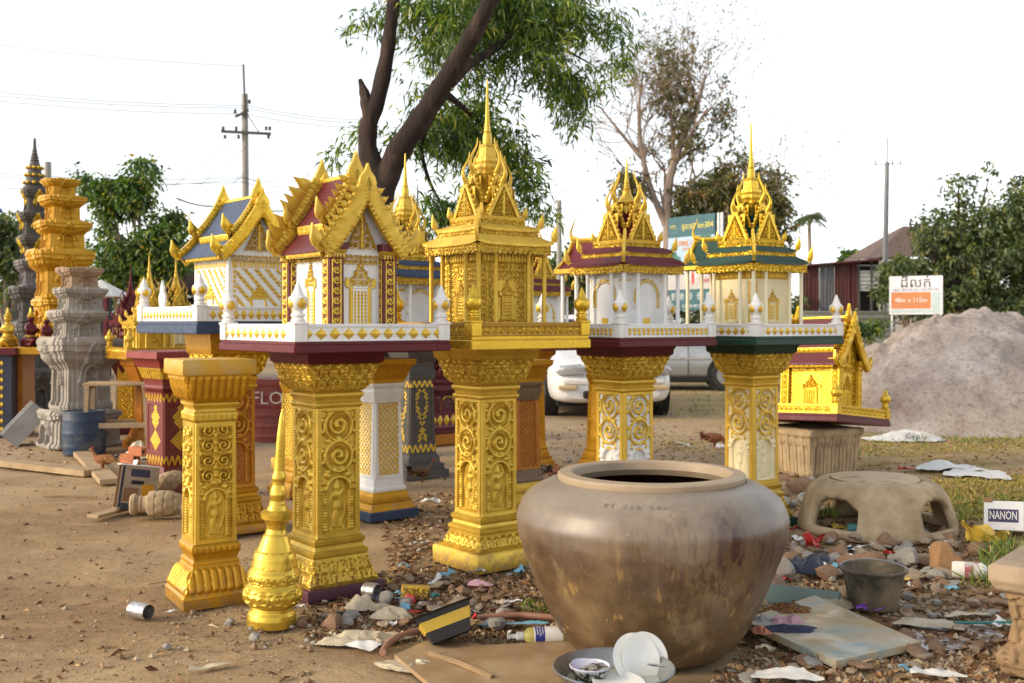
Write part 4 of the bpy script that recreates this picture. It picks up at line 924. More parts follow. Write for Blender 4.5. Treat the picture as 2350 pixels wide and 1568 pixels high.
prang('dark grey temple tower with gilded niches and a ringed spire, far left', -6.26, 13.8, R(40), [(0, .65, .30, .32, M_gray), (.65, 1.25, .24, .27, M_gray), (1.25, 1.72, .21, .255, M_gray), (1.72, 2.06, .19, .225, paint('mid_grey_paint', (.17, .15, .145), None, .7)), (2.06, 2.37, .165, .195, M_gg), (2.37, 2.69, .155, .18, M_gg), (2.69, 3.0, .145, .165, M_gg)], dtop)
# altar table with kneeling figures
t = thing('altar_table', 'long gold altar table behind the grey stone tower', 'altar', (-4.95, 11.9, 0), R(6))
MB().box((0, 0, .945), (1.55, .6, .08), .006).build('tabletop', M_ochre, t)
for x in (-.62, 0, .62):
    b = MB().box((x, .05, .45), (.22, .40, .90), .006); b.panel(.12, .78, 20, 90, lambda X, Z: (.008 * scrolls(X, Z, .06), np.ones_like(X)), Tr(x, -.152, .06)); b.build('leg', M_amber if x < 0 else M_ochre, t)
t = thing('altar_table', 'navy altar stand with small gold flowers at the left edge', 'altar', (-5.75, 11.75, 0), R(6))
MB().box((0, 0, .45), (.5, .5, .90), .006).build('body', M_navy, t); MB().box((0, 0, .94), (.62, .62, .08), .006).build('tabletop', M_maroon, t)
me = MB().plate([(-.02, .03), (0, .0), (.02, .03), (0, .06)], .01).mesh('flower_stud', M_goldb)
for k in range(9): placed('flower_stud', me, t, (.14, -.252, .06 + k * .09))
def kneeler(label, x, y, z, rz, m, m2, s=.44, group=None):
    t = thing('kneeling_figure', label, 'statue', (x, y, z), rz, group)
    b = MB(); q = s
    b.blob((0, .02 * q, .16 * q), (.17 * q, .26 * q, .15 * q), 14)
    for sx in (-1, 1):
        b.tube([(sx * .09 * q, .05 * q, .20 * q), (sx * .11 * q, -.22 * q, .16 * q), (sx * .11 * q, -.10 * q, .05 * q), (sx * .10 * q, .22 * q, .05 * q)], [.085 * q, .08 * q, .06 * q, .04 * q], 8)
        b.tube([(sx * .14 * q, 0, .54 * q), (sx * .19 * q, -.03 * q, .42 * q), (sx * .10 * q, -.17 * q, .40 * q), (0, -.20 * q, .46 * q)], [.05 * q, .042 * q, .036 * q, .03 * q], 7)
    b.lathe([(.13 * q, .22 * q), (.12 * q, .32 * q), (.155 * q, .48 * q), (.14 * q, .56 * q), (.055 * q, .60 * q), (.05 * q, .65 * q)], 14)
    b.blob((0, -.01 * q, .71 * q), (.085 * q, .09 * q, .10 * q), 12); b.blob((0, -.095 * q, .70 * q), (.018 * q, .02 * q, .025 * q), 6)
    for sx in (-1, 1): b.blob((sx * .085 * q, 0, .70 * q), (.015 * q, .025 * q, .045 * q), 6)
    o = b.build('body', m, t); r = o.modifiers.new('r', 'REMESH'); r.mode = 'VOXEL'; r.voxel_size = .011 * q / .44; r.use_smooth_shade = True
    MB().lathe([(.095 * q, .755 * q), (.10 * q, .78 * q), (.07 * q, .80 * q), (.072 * q, .83 * q), (.045 * q, .86 * q), (.03 * q, .92 * q), (.004, 1.0 * q)], 12).build('crown', m2, t)
    MB().lathe([(.14 * q, .24 * q), (.15 * q, .27 * q), (.13 * q, .30 * q)], 14).build('sash', m2, t)
    return t
kneeler('gold kneeling figure with a pointed crown at the left edge', -5.58, 11.65, .985, R(-20), M_gold, M_gold)
kneeler('dark maroon kneeling figure with gold trim, left of its lower twin', -5.36, 11.72, .985, R(75), M_maroon, M_goldb)
kneeler('maroon kneeling figure with gold sash beside the gold tower foot', -5.16, 11.66, .985, R(75), M_maroon, M_goldb, .40)
kneeler('small maroon and gold figure on the altar right of the grey tower', -4.32, 11.75, .985, R(20), M_maroon, M_goldb, .30)
# small shrines on amber fluted pedestals further back
def flute_parts(m): return [('foot', [(.20, 0), (.20, .06), (.16, .12), (.13, .20)], hf_rows([(.06, .19, .05, 'flute', .008, 0)]), 24, .01, m), ('shaft', [(.12, .2), (.11, .62)], None, 2, .1, m), ('capital', [(.12, .62), (.14, .70), (.20, .82), (.22, .84), (.22, .90)], hf_rows([(.66, .82, .05, 'flute', .008, 0)]), 30, .01, m)]
for (x, y, lb, hl, S, zt) in ((-3.62, 10.5, 'amber fluted pedestal under the nearer small gold shrine', 'small all gold pavilion shrine behind the white rail of the blue roofed house', dict(gold=M_gold, roof=M_gold, wall=M_gold, col=M_gold, cell=cell_gold, relief=M_gold, spire_top=1.02), .90),
                              (-3.96, 12.4, 'amber fluted pedestal under the farther gold and green shrine', 'small gold pavilion shrine with dark green roof, farther back at left', dict(gold=M_gold, roof=M_green, wall=M_cream, col=M_cream, cell=cell_cream, relief=M_cg, spire_top=1.18), .90)):
    ped(lb, (x, y, 0), R(38), flute_parts(M_amber), group=None)
    t = thing('spirit_house', hl, 'spirit house', (x, y, zt), R(38), SHR)
    terrace(t, .66, .05, .06, M_ochre, M_go, lambda L, h: pf_diamonds(L, h, .06), M_gold, M_gold); tower_house(t, S, .05, .26 if x > -3.8 else .34, 0, 0, .20, q=.35)
ped('dark maroon fluted pedestal under the maroon shrine at left', (-4.35, 12.0, 0), R(38), flute_parts(M_maroon), group=None)
t = thing('spirit_house', 'small dark maroon pavilion shrine right of the stone towers', 'spirit house', (-4.35, 12.0, .90), R(38), SHR)
terrace(t, .6, .05, .06, M_maroon, M_mg, lambda L, h: pf_diamonds(L, h, .06), M_maroon, M_gold); tower_house(t, dict(gold=M_maroon, roof=M_maroon, wall=M_maroon, col=M_maroon, cell=cell_white, relief=M_mg, spire_top=1.02), .05, .28, 0, 0, .18, q=.35)
t = thing('spirit_house', 'low maroon shrine with gold rail flowers standing on the ground in the middle', 'spirit house', (-.78, 11.2, .12), R(38), SHR)
MB().box((0, 0, -.06), (.8, .8, .12), .01).build('plinth', M_amber, t)
terrace(t, .8, .06, .16, M_maroon, M_mg, lambda L, h: pf_diamonds(L, h, .08), M_maroon, M_gold); tower_house(t, dict(gold=M_maroon, roof=M_maroon, wall=M_maroon, col=M_maroon, cell=cell_white, relief=M_mg, spire_top=1.10), .06, .34, 0, 0, .24, q=.35)
# red drum with white letters
p = T(634, 900, 11.3); t = thing('oil_drum', 'faded red steel drum lettered in white, seen between the pedestals', 'drum', (p.x, 11.3, 0))
zz = np.linspace(0, .66, 60); MB().lathe(np.c_[.27 + .006 * (np.abs((zz * 9) % 1 - .5) < .18), zz], 40).build('drum_wall', paint('faded_red_paint', (.20, .03, .022), (.14, .06, .045), .6, 0, 6, .7, .3, 40), t)
text_mesh('lettering', 'FLO', .19, paint('white_lettering', (.6, .5, .42), (.35, .2, .16), .7), t, (-.03, -.285, .46), (R(90), 0, 0))
# stool, barrel, block, planks, bricks
t = thing('wooden_stool', 'rough wooden stool of grey boards beside the grey stone tower', 'stool', (-3.83, 10.25, 0), R(12))
for k in range(5): MB().box((0, -.16 + k * .08, .665), (.60, .070, .025), .003).build('seat_board', M_wood, t, rot=(0, .015 * (k % 2), 0))
for sx in (-.26, .26):
    MB().box((sx, 0, .635), (.045, .40, .035), .003).build('rail', M_wood, t)
    for sy in (-.17, .17): MB().tube([(sx * 1.0, sy, .62), (sx * 1.12, sy * 1.12, 0)], .026, 4).build('leg', M_wood, t)
for sy in (-.18, .18): MB().box((0, sy, .27), (.56, .022, .05), .003).build('stretcher', M_wood, t)
MB().box((.275, 0, .25), (.022, .36, .05), .003).build('stretcher', M_wood, t)
p = G(194, 1040); t = thing('plastic_barrel', 'blue plastic barrel stained with cement, standing by the stool', 'barrel', p)
zz = np.linspace(0, .40, 26); MB().lathe(np.c_[.192 + .010 * np.sin(np.clip(zz / .40, 0, 1) * np.pi) + .003 * (np.abs((zz / .13) % 1 - .5) < .12), zz], 32, cap=True).build('barrel_wall', paint('cement_stained_blue', (.012, .03, .07), (.12, .11, .08), .5, 0, 5, .75, .3, 40, .5, .66), t)
MB().lathe([(.190, .390), (.197, .398), (.192, .408), (.176, .406), (.174, .385), (.001, .383)], 32, cap=False).build('rim', paint('barrel_rim_blue', (.02, .04, .08)), t)
p = G(45, 1022); t = thing('concrete_channel', 'tilted grey concrete channel block leaning by the tower foot', 'concrete block', (p.x, p.y + .1, .21)); t.rotation_euler = (R(48), R(0), R(-62))
MB().prism([(-.14, -.10), (.14, -.10), (.14, .10), (.09, .10), (.075, -.03), (-.075, -.03), (-.09, .10), (-.14, .10)], .44).build('channel', M_concrete, t, smooth=False)
def plank(label, a, b, wd, th, m=M_wood, z=0, seed=1):
    a, b = Vector(a), Vector(b); c = (a + b) / 2; d = b - a; o = MB().box((0, 0, th / 2), (d.length, wd, th), .003).build('plank', m, None, loc=(c.x, c.y, z), rot=(0, 0, math.atan2(d.y, d.x))); return tag(o, label, 'plank')
plank('long thick weathered plank lying at the left edge', G(-60, 1060), G(212, 1092), .16, .05)
plank('plank running away toward the barrel, crossing behind the long one', G(188, 1046), G(252, 1112), .15, .04, z=.002)
plank('flat board stub under the cardboard carton', G(212, 1190), G(325, 1160), .09, .022)
def hollow_brick(label, loc, rz, z=0):
    t = thing('hollow_brick', label, 'brick', (loc.x, loc.y, z + .04), rz); b = MB()
    s_ = .075; L = .17; th = np.linspace(0, 2 * np.pi, 13)[:-1]
    MB().box((0, 0, 0), (L, .085, .075), .003).build('brick_body', M_brick, t)
    for sx in (-.021, .021): MB().lathe([(.001, 0), (.014, .0)], 12, Tr(L / 2 + .0015, sx, 0) @ Ry(np.pi / 2), cap=False).build('hole', M_dark, t)  # flat near-black discs painted in for the shade inside the holes
hollow_brick('orange hollow brick with two holes facing right', G(300, 1078), R(-38)); hollow_brick('orange hollow brick lying behind the front one', G(298, 1062), R(-25)); hollow_brick('orange hollow brick resting on the front one', G(318, 1066), R(-30), .078)
rag('cement_bag', 'torn pale cement bag slumped behind the red pedestal', 'bag', G(330, 1052), (.34, .26), .24, M_pcream, 5)
# carton
p = G(300, 1176); t = thing('cardboard_carton', 'open cardboard carton standing on its side with a white lid', 'carton', (p.x, p.y + .05, .01)); t.rotation_euler = (R(-7), R(9), R(28))
wh, ht, dp = .24, .29, .15
M_print = paint('printed_card', (.34, .26, .18), (.16, .10, .07), .5, 0, 12, .7, .1, 30)
for x0, x1, z0, z1, m_ in ((-.118, -.100, .01, .28, M_navy), (-.06, .06, .215, .265, M_navy), (-.05, .03, .165, .19, M_dark), (.02, .10, .09, .17, M_ochre), (-.09, .0, .05, .14, paint('picture_print', (.18, .07, .03), (.3, .2, .1))), (-.098, .11, .0, .04, M_navy), (.05, .115, .02, .08, paint('grey_print', (.2, .19, .2)))): MB().box(((x0 + x1) / 2, 0, (z0 + z1) / 2), (x1 - x0, .002, z1 - z0), .0004).build('print_panel', m_, t, loc=(0, -dp / 2 - .0045, 0))
MB().box((0, 0, ht / 2), (wh, .006, ht), .001).build('printed_side', M_print, t, loc=(0, -dp / 2, 0))
MB().box((0, 0, ht / 2), (wh, .006, ht), .001).build('back_side', M_card, t, loc=(0, dp / 2, 0))
MB().box((0, 0, .003), (wh, dp, .006), .001).build('bottom_side', M_card, t); MB().box((wh / 2 - .003, 0, ht / 2), (.006, dp, ht), .001).build('end_side', M_card, t)
MB().box((0, 0, ht), (wh + .02, dp + .012, .008), .001).build('white_lid', M_pwhite, t); MB().box((-wh / 2 - .03, 0, ht - .028), (.006, dp, .055), .001).build('white_flap', M_pwhite, t, rot=(0, R(12), 0), loc=(.06, 0, .012))
MB().box((-wh / 2 + .03, .035, ht + .006), (.05, .04, .004), .001).build('blue_sticker', paint('blue_print', (.03, .06, .28)), t)
# carved stone buds lying on the earth
def stone_bud(label, loc, rz, ry, s=1.0):
    t = thing('stone_lotus_bud', label, 'stone finial', (loc.x, loc.y, .075 * s), rot=(0, ry, rz)); t.scale = (s, s, s)
    def scale_rip(a, z): return np.where(z > .10, .006 * (1 - np.abs(np.sin(a * 4 + np.floor((z - .10) / .055) * np.pi / 2)) ** 6) * (np.abs(((z - .10) / .055) % 1 - .5) < .44), 0)
    zz = np.r_[0, .01, .03, .04, .05, .065, .07, .09, .10, np.linspace(.11, .34, 36)]; rr = np.r_[.055, .066, .066, .058, .05, .056, .05, .052, .055, .078 * np.sqrt(np.clip(1 - ((np.linspace(.11, .34, 36) - .17) / .172) ** 2, .001, 1))]
    MB().lathe(np.c_[rr, zz], 40, Ry(np.pi / 2), rip=scale_rip).build('bud', M_sand_stone, t)
stone_bud('tan stone lotus bud lying on its side, tip to the right', G(300, 1186), R(8), 0, 1.05)
stone_bud('second tan stone lotus bud propped behind, tip up', G(330, 1158), R(20), R(-28), .85)
stone_bud('third stone bud half hidden by the gold pedestal', G(395, 1182), R(-10), 0, .8)
a, b = G(100, 1142), G(222, 1144); tag(MB().tube([a + Vector((0, 0, .008)), (a + b) / 2 + Vector((0, .01, .010)), b + Vector((0, 0, .008))], .008, 6).build('stick', M_brown_stone), 'thin reddish stick lying on the bare earth at left', 'stick')
# gold finial standing in front
t = thing('stupa_finial', 'bright gold turned stupa finial standing on the earth, leaning right', 'finial', (G(625, 1428).x, 4.38, 0)); t.rotation_euler = (R(1), R(3.2), 0)
pr = [(128, 1520), (130, 1480), (125, 1455), (115, 1440), (112, 1420), (138, 1405), (150, 1390), (157, 1350), (150, 1312), (131, 1292), (134, 1278), (137, 1255), (133, 1232), (122, 1215), (120, 1200), (112, 1150), (103, 1125), (96, 1118), (88, 1100), (74, 1062), (66, 1040), (56, 1028), (50, 1005), (53, 980), (62, 968), (66, 960), (84, 948), (86, 918), (70, 908), (56, 902), (46, 880), (44, 862), (37, 852), (45, 822), (40, 790), (33, 770), (33, 750), (38, 735), (36, 716), (29, 700), (27, 640), (22, 500), (14, 410), (3, 360)]
pr = [(r_ * .4256 / 551, (1520 - y_) * .4256 / 551 * 1.0) for r_, y_ in pr]
pf = []
for (r0, z0), (r1, z1) in zip(pr[:-1], pr[1:]):
    for k in range(5): s_ = k / 5; pf.append((r0 + (r1 - r0) * s_, z0 + (z1 - z0) * s_))
pf.append(pr[-1])
def rip(a, z):
    o = np.zeros_like(a)
    for z0, z1, n, am in ((.095, .155, 11, .006), (.178, .215, 12, .004), (.238, .262, 16, .002), (.425, .455, 20, .0025), (.30, .318, 13, .0025)):
        w_ = (z > z0) & (z < z1); zc = (z - z0) / (z1 - z0); o = np.where(w_, am * scrolls(a / (2 * np.pi) * n * .5, zc * .5, .5) - am * .3, o)
    return o
M_fin = paint('finial_gold_paint', (.70, .47, .06), (.50, .29, .02), .30, .7, 8, .35, .15, 60)
MB().lathe(pf[:85], 110, rip=rip).build('bell_body', M_fin, t); MB().lathe(pf[84:], 40, rip=None).build('needle', M_fin, t)
# ------------------------------------------------------------------ the big jar
nt_ = NT('glazed_jar'); pz = nt_.n('SeparateXYZ'); tc_ = nt_.n('TexCoord'); nt_.l(tc_.outputs['Object'], pz.inputs[0])
def mr(n, v, a, b):
    m = n.n('MapRange'); m.inputs[1].default_value = a; m.inputs[2].default_value = b; n.l(v, m.inputs[0]); return m.outputs[0]
def ml(n, a, b):
    m = n.n('Math', operation='MULTIPLY'); n.l(a, m.inputs[0])
    if isinstance(b, float): m.inputs[1].default_value = b
    else: n.l(b, m.inputs[1])
    return m.outputs[0]
jc = nt_.ramp(nt_.noise(3.0, 7, .62), [(.26, '#36281b'), (.42, '#503d28'), (.56, '#6b563b'), (.72, '#8a7656')])
jc = nt_.mix(nt_.ramp(nt_.noise(7, 6, .7, sc3=(1, 1, .55)), [(.56, 0.0), (.72, .55)]), jc, col('#b09a74'))
drip = nt_.ramp(nt_.noise(22, 4, .62, sc3=(1.6, 1.6, .07)), [(.49, 0.0), (.56, .9)])
jc = nt_.mix(ml(nt_, ml(nt_, drip, mr(nt_, pz.outputs[2], .12, .42)), mr(nt_, pz.outputs[0], -.35, .25)), jc, col('#3a1014'))
rundn = nt_.ramp(nt_.noise(22, 2, .5, sc3=(1.4, 1.4, .05)), [(.64, 0.0), (.69, .6)]); jc = nt_.mix(ml(nt_, rundn, mr(nt_, pz.outputs[2], .55, .15)), jc, col('#b08d4f'))
ad = nt_.n('Math', operation='MULTIPLY_ADD'); nt_.l(nt_.noise(3.5, 6, .68), ad.inputs[0]); ad.inputs[1].default_value = .34; ad2 = nt_.n('Math', operation='ADD'); nt_.l(pz.outputs[2], ad2.inputs[0]); nt_.l(ad.outputs[0], ad2.inputs[1]); ad.inputs[2].default_value = -.16; zj = ad2.outputs[0]
mv = nt_.ramp(nt_.noise(4, 5, .65), [(.42, 0.0), (.62, .6)]); jc = nt_.mix(ml(nt_, mv, mr(nt_, pz.outputs[2], .34, .52)), jc, col('#6a5c58'))
jc = nt_.mix(nt_.ramp(zj, [(.46, 0.0), (.64, .60)]), jc, col('#948b7e'))  # pale shoulder: dust, plus the sky's reflection painted into the glaze colour
spk = nt_.ramp(nt_.noise(170, 2, .5), [(.73, 0.0), (.77, .7)]); jc = nt_.mix(spk, jc, col('#d8d0c0'))
jr = nt_.ramp(nt_.noise(6, 5, .6), [(.3, .32), (.7, .55)])
M_jar = nt_.done(nt_.bsdf(jc, jr, 0, nt_.bump(nt_.noise(30, 5, .7), .12, .004), .6, Coat_Weight=.10, Coat_Roughness=.3))
t = thing('water_jar', 'huge brown glazed water jar with maroon drips and an open mouth', 'water jar', (.54, 4.09, 0))
cp = [(.29, 0), (.308, .012), (.335, .04), (.362, .075), (.392, .13), (.418, .185), (.444, .245), (.470, .31), (.495, .38), (.513, .44), (.521, .49), (.516, .53), (.498, .57), (.468, .602), (.43, .624), (.40, .636), (.38, .643), (.36, .648)]
pj = []
for (r0, z0), (r1, z1) in zip(cp[:-1], cp[1:]):
    for k in range(3): pj.append((r0 + (r1 - r0) * k / 3, z0 + (z1 - z0) * k / 3))
pj = np.array(pj + [cp[-1]]); 
for _ in range(3): pj[1:-1] = (pj[:-2] + pj[1:-1] * 2 + pj[2:]) / 4
wob = lambda a, z: .003 * np.sin(2 * a + z * 4) + .0012 * np.sin(z * 90)
MB().lathe(pj, 120, rip=wob, cap=False).build('jar_body', M_jar, t)
M_rim = paint('jar_rim_clay', (.36, .275, .185), (.24, .16, .10), .5, 0, 6, .6, .15, 50)
MB().lathe([(.358, .640), (.362, .650), (.363, .667), (.357, .673), (.312, .676), (.304, .670), (.302, .640), (.32, .615)], 110, cap=False, rip=lambda a, z: .002 * np.sin(2 * a)).build('rim', M_rim, t)
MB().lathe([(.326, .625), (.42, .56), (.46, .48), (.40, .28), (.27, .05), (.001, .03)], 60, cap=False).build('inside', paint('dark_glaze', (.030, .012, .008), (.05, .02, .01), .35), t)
MB().lathe([(.30, .52), (.447, .5205)], 50, cap=False)
def on_jar(s, ang, z, size, m):            # scratched numerals follow the shoulder
    zs, rs = pj[:, 1], pj[:, 0]
    for i, ch in enumerate(s):
        if ch == ' ': continue
        a = ang + i * size * .75 / .44; r = np.interp(z, zs, rs) + .0015
        text_mesh('scratched_numeral', ch, size, m, t, (r * math.cos(a), r * math.sin(a), z), (R(28), 0, a + math.pi / 2), .0004)
on_jar('01 266 682', R(-118), .612, .030, paint('scratch_brown', (.25, .21, .17)))

# ------------------------------------------------------------------ right hand side
# leaning gold shrine on a fluted stone stump
p = G(1875, 1090)
t = thing('stone_stump', 'tan fluted stone pedestal stump carrying the tilted gold shrine', 'pedestal', (p.x, 8.85, 0), R(28))
zz = [(.235, 0), (.25, .03), (.262, .12), (.268, .24), (.285, .32), (.30, .345), (.30, .375), (.28, .385)]
MB().square(zz, lambda x, z, r: (np.where(z < .33, .018 * rowz(x, .34 - z, 0, .335, .085, 'petal') - .012 * (rdg(np.abs((x / .085) % 1 - .5), .08) > 0) + .010 * rdg(np.hypot((x / .085) % 1 - .5, (z - .27) / .085), .34), .006), np.zeros_like(x)), 90, .006).build('stump_body', M_sand_stone, t)
t = thing('spirit_house', 'gold shrine with maroon roof tilted sideways on the stone stump', 'spirit house', (p.x + .02, 8.85, .415), rot=(R(-2), R(6.5), R(45)), group=SHR)
terrace(t, .92, .06, .075, M_maroon, M_goldb, lambda L, h: pf_scroll(L, h, .05, .008, .01), M_goldb, M_goldb)
def wall_brick(w_, h_):
    wf = pf_window(w_ * .42, h_ * .72, 4)
    def f(x, z):
        row = np.floor(z / .030); jz = np.abs(z / .030 - row - .5) > .42; jx = np.abs((x / .075 + row * .5) % 1 - .5) > .455; h = np.where(jz | jx, -.003, .0025)
        hw, m = wf(x, z - h_ * .10); inn = (np.abs(x) < w_ * .22) & (z > h_ * .10) & (z < h_ * .84); h = np.where(inn, .003 + hw * 1.3, h)
        return h, np.ones_like(x)
    return f
M_gl = paint('lemon_gold_paint', (.66, .40, .022), (.45, .23, .012), .36, .6, 8, .6, .3, 80)
gable_house(t, dict(wall=M_gl, relief=M_gl, ped=M_gl, wallfn=wall_brick, gold=M_gl, roof=M_maroon, crest=1, allgold=True, bw=.07, pil=M_gl), .33, .46, -.14, -.28, .07, .42, .47, .84, .26, .055)
# concrete stool with openings
p = T(2010, 1180, 6.45); t = thing('concrete_stove_ring', 'round tan concrete ring stool with arched openings, on the rubble', 'concrete ring', (p.x, 6.45, -.015), R(0))
nth, nz_ = 144, 30; th = np.arange(nth) * 2 * np.pi / nth; v = np.linspace(0, 1, nz_); TH_, V_ = np.meshgrid(th, v, indexing='ij'); nzr = Nz(3, 4, 3)
Rr = .475 - .15 * V_ ** 1.2 - .055 * np.clip((V_ - .55) / .45, 0, 1) ** 1.6 + .012 * nzr(np.cos(TH_), np.sin(TH_), V_ * 1.5); Zr = .32 * np.sin(V_ * np.pi / 2) ** .85
P = np.stack([Rr * np.cos(TH_), Rr * np.sin(TH_), Zr], -1)
am = (TH_ - R(-90 + 38)) % (np.pi / 2); am = np.minimum(am, np.pi / 2 - am)      # angle to the nearest opening
hole = (am < R(22) * (1 - np.clip((V_ - .22) / .30, 0, 1) ** 2) ** .5) & (V_ > .10) & (V_ < .54)
I, J = np.meshgrid(np.arange(nth), np.arange(nz_ - 1), indexing='ij'); keep = ~(hole[I, J] & hole[(I + 1) % nth, J + 1])
q = np.stack([I * nz_ + J, ((I + 1) % nth) * nz_ + J, ((I + 1) % nth) * nz_ + J + 1, I * nz_ + J + 1], -1)[keep]
b = MB(); b.add(P, q.reshape(-1, 4)); o = b.build('ring_body', M_sand_stone, t, sharp=0)
s_ = o.modifiers.new('s', 'SOLIDIFY'); s_.thickness = .055; s_.offset = -1; ss = o.modifiers.new('m', 'SMOOTH'); ss.factor = .5; ss.iterations = 3
MB().lathe([(.262, .314), (.25, .324), (.15, .330), (.001, .329)], 48, cap=False, rip=lambda a, z: .006 * np.sin(3 * a)).build('top_slab', paint('dusty_cement_top', (.52, .40, .25), (.28, .2, .12), .9, 0, 5, .8, .5, 30, .5, .62), t)
# bucket
p = G(2016, 1402); t = thing('bucket', 'black rubber bucket caked with cement, standing on the rubble', 'bucket', (p.x, 4.64, 0))
MB().lathe([(.001, .004), (.098, .002), (.102, .01), (.134, .160), (.146, .164), (.148, .172), (.142, .178), (.128, .174), (.10, .05), (.001, .045)], 40).build('bucket_wall', paint('cement_caked_rubber', (.05, .045, .035), (.27, .21, .13), .75, 0, 5, .9, .4, 40, .40, .6), t)
MB().lathe([(.001, .10), (.112, .102)], 30, cap=False).build('dry_cement', M_sand_stone, t)
a_ = np.linspace(0, np.pi, 24); MB().tube(np.c_[.140 * np.cos(a_), -.10 * np.sin(a_) * .75, .170 + .022 * np.sin(a_)], .0045, 6, Rz(R(160))).build('handle', M_steel, t)
for sg in (-1, 1): MB().lathe([(.012, -.004), (.014, 0), (.012, .004)], 10, Rz(R(160)) @ Tr(sg * .140, 0, .168) @ Ry(np.pi / 2)).build('lug', M_steel, t)
# slab with washing
crn = [G(1704, 1446), G(1918, 1536), G(2114, 1494), G(1869, 1393)]; c0 = sum(crn, Vector()) / 4
nt2 = NT('painted_slab'); f_ = nt2.ramp(nt2.noise(5, 5, .65, 'World'), [(.36, '#8f9f9c'), (.46, '#b0ac98'), (.58, '#b39c74')]); M_slab = nt2.done(nt2.bsdf(nt2.mix(nt2.ramp(nt2.noise(26, 4, .7, 'World'), [(.6, 0.0), (.7, .5)]), f_, col('#a4844f')), nt2.ramp(nt2.noise(7, 3, .5, 'World'), [(.4, .25), (.6, .7)]), 0, nt2.bump(nt2.noise(40, 5, .7, 'World'), .2, .003)))
n_ = len(crn); rnd = [Vector((c.x, c.y, 0)) - c0 for c in crn]
V = [(*r_.xy, .0) for r_ in rnd] + [(*r_.xy, .028) for r_ in rnd]; o = MB().add(V, [[0, 1, 5, 4], [1, 2, 6, 5], [2, 3, 7, 6], [3, 0, 4, 7], [4, 5, 6, 7]]).build('painted_slab', [M_slab], None, False, loc=(c0.x, c0.y, .012), rot=(R(1.5), 0, 0)); tag(o, 'pale blue green painted slab lying flat right of the jar', 'slab')
o = MB().box((0, 0, .03), (.42, .02, .09), .004).build('broken_board', paint('grey_green_board', (.13, .19, .17), (.2, .18, .13)), None, loc=tuple(G(1815, 1384).xy) + (0,), rot=(R(-30), 0, R(-28))); tag(o, 'curved grey green broken board behind the washing', 'board')
M_multi = NT('patterned_cloth'); mf = M_multi.n('TexVoronoi', i_Scale=60); M_pat = M_multi.done(M_multi.bsdf(M_multi.ramp(mf.outputs['Color'], [(.0, '#14141f'), (.35, '#14141f'), (.45, '#a3212a'), (.6, '#b8a11f'), (.75, '#1d1d35'), (.9, '#c4447a')], True), .85))
zs = .035
def ragz(*a, z=zs, **k): o = rag(*a, **k); o.location.z = z; return o
ragz('patterned_cloth', 'dark cloth with red and yellow flecks heaped on the painted slab', 'cloth', G(1815, 1424), (.22, .13), .045, M_pat, 11, sharp=25)
ragz('navy_cloth', 'navy blue cloth spread under the pink one on the slab', 'cloth', G(1800, 1466), (.24, .12), .024, M_denim, 12)
ragz('pink_cloth', 'crumpled pink cloth on the navy cloth by the jar', 'cloth', G(1805, 1450), (.16, .09), .06, M_pink, 13, sharp=25)
ragz('grey_cloth', 'grey crumpled cloth touching the jar side of the pink one', 'cloth', G(1752, 1446), (.10, .08), .05, M_cloth_g, 14)
ragz('orange_cloth', 'small salmon cloth left of the pink one at the jar', 'cloth', G(1745, 1472), (.07, .07), .035, paint('salmon_cloth', (.52, .22, .14), None, .9), 15)
# right edge carved stone pedestal
t = pedestal('stone_pedestal', 'brown carved stone pedestal cut off by the right edge', (2.20, 3.80, 0), R(-40), [
    ('body', [(.32, 0), (.33, .06), (.30, .10), (.285, .18), (.30, .26), (.315, .29)], hf_leafband(.03, .28, .075, .014), 90, .007, M_brown_stone),
    ('top_slab', [(.32, .29), (.335, .30), (.355, .335), (.355, .385), (.345, .392)], hf_rows([(.295, .318, .03, 'bead', .004, 0)]), 60, .007, paint('paler_brown_cement', (.36, .27, .18), (.2, .14, .09), .88, 0, 6, .9, .5, 40))])  # top slab coloured a paler brown than the body
# rubbish with a shape of its own
p = G(2228, 1330); t = thing('plastic_bottle', 'white plastic bottle lying in the rubble right of the bucket', 'bottle', (p.x, p.y, .042), rot=(R(90), 0, R(70)))
MB().lathe([(.001, -.085), (.036, -.085), (.042, -.075), (.042, .05), (.036, .065), (.020, .075), (.020, .085)], 24).build('bottle_body', M_pwhite, t); MB().lathe([(.023, .078), (.023, .10), (.001, .101)], 16).build('cap', M_pwhite, t)
MB().lathe([(.0426, -.03), (.0426, .035)], 24, cap=False).build('label_band', paint('bottle_label', (.55, .5, .5), (.35, .05, .06), .5, 0, 14, .9, .05, 40, .48, .56), t)
p = G(2310, 1236); t = thing('white_box', 'crushed white printed carton lying on the grass at right', 'carton', (p.x + .13, p.y + .14, .09), rot=(R(-6), R(12), R(38)))
MB().box((0, 0, 0), (.34, .24, .17), .004).build('carton_body', paint('white_card', (.72, .72, .74), (.45, .45, .45), .6, 0, 6, .5, .3, 30), t)
pr_ = paint('navy_print', (.02, .02, .09)); MB().box((-.1712, .0, .0), (.0012, .18, .075), .0003).build('print_panel', pr_, t); text_mesh('printed_word', 'NANON', .07, M_pwhite, t, (-.1722, .0, .0), (R(90), 0, R(-90)), .0003, sx=.62)
MB().box((-.165, .09, .09), (.02, .05, .03), .002).build('flap', M_card, t)
lying_can('crushed white and blue can on bare earth at left front', G(322, 1420), .034, .10, M_tin, M_tin, R(60))
lying_can('silver tin can lying beside the purple slab', G(852, 1374), .036, .07, M_tin, M_tin, R(60))
p = G(1040, 1490); t = thing('yellow_tub', 'square yellow tub with black bands tipped on its side', 'tub', (p.x - .01, 4.06, .035), rot=(R(-22), R(-17), R(14)))
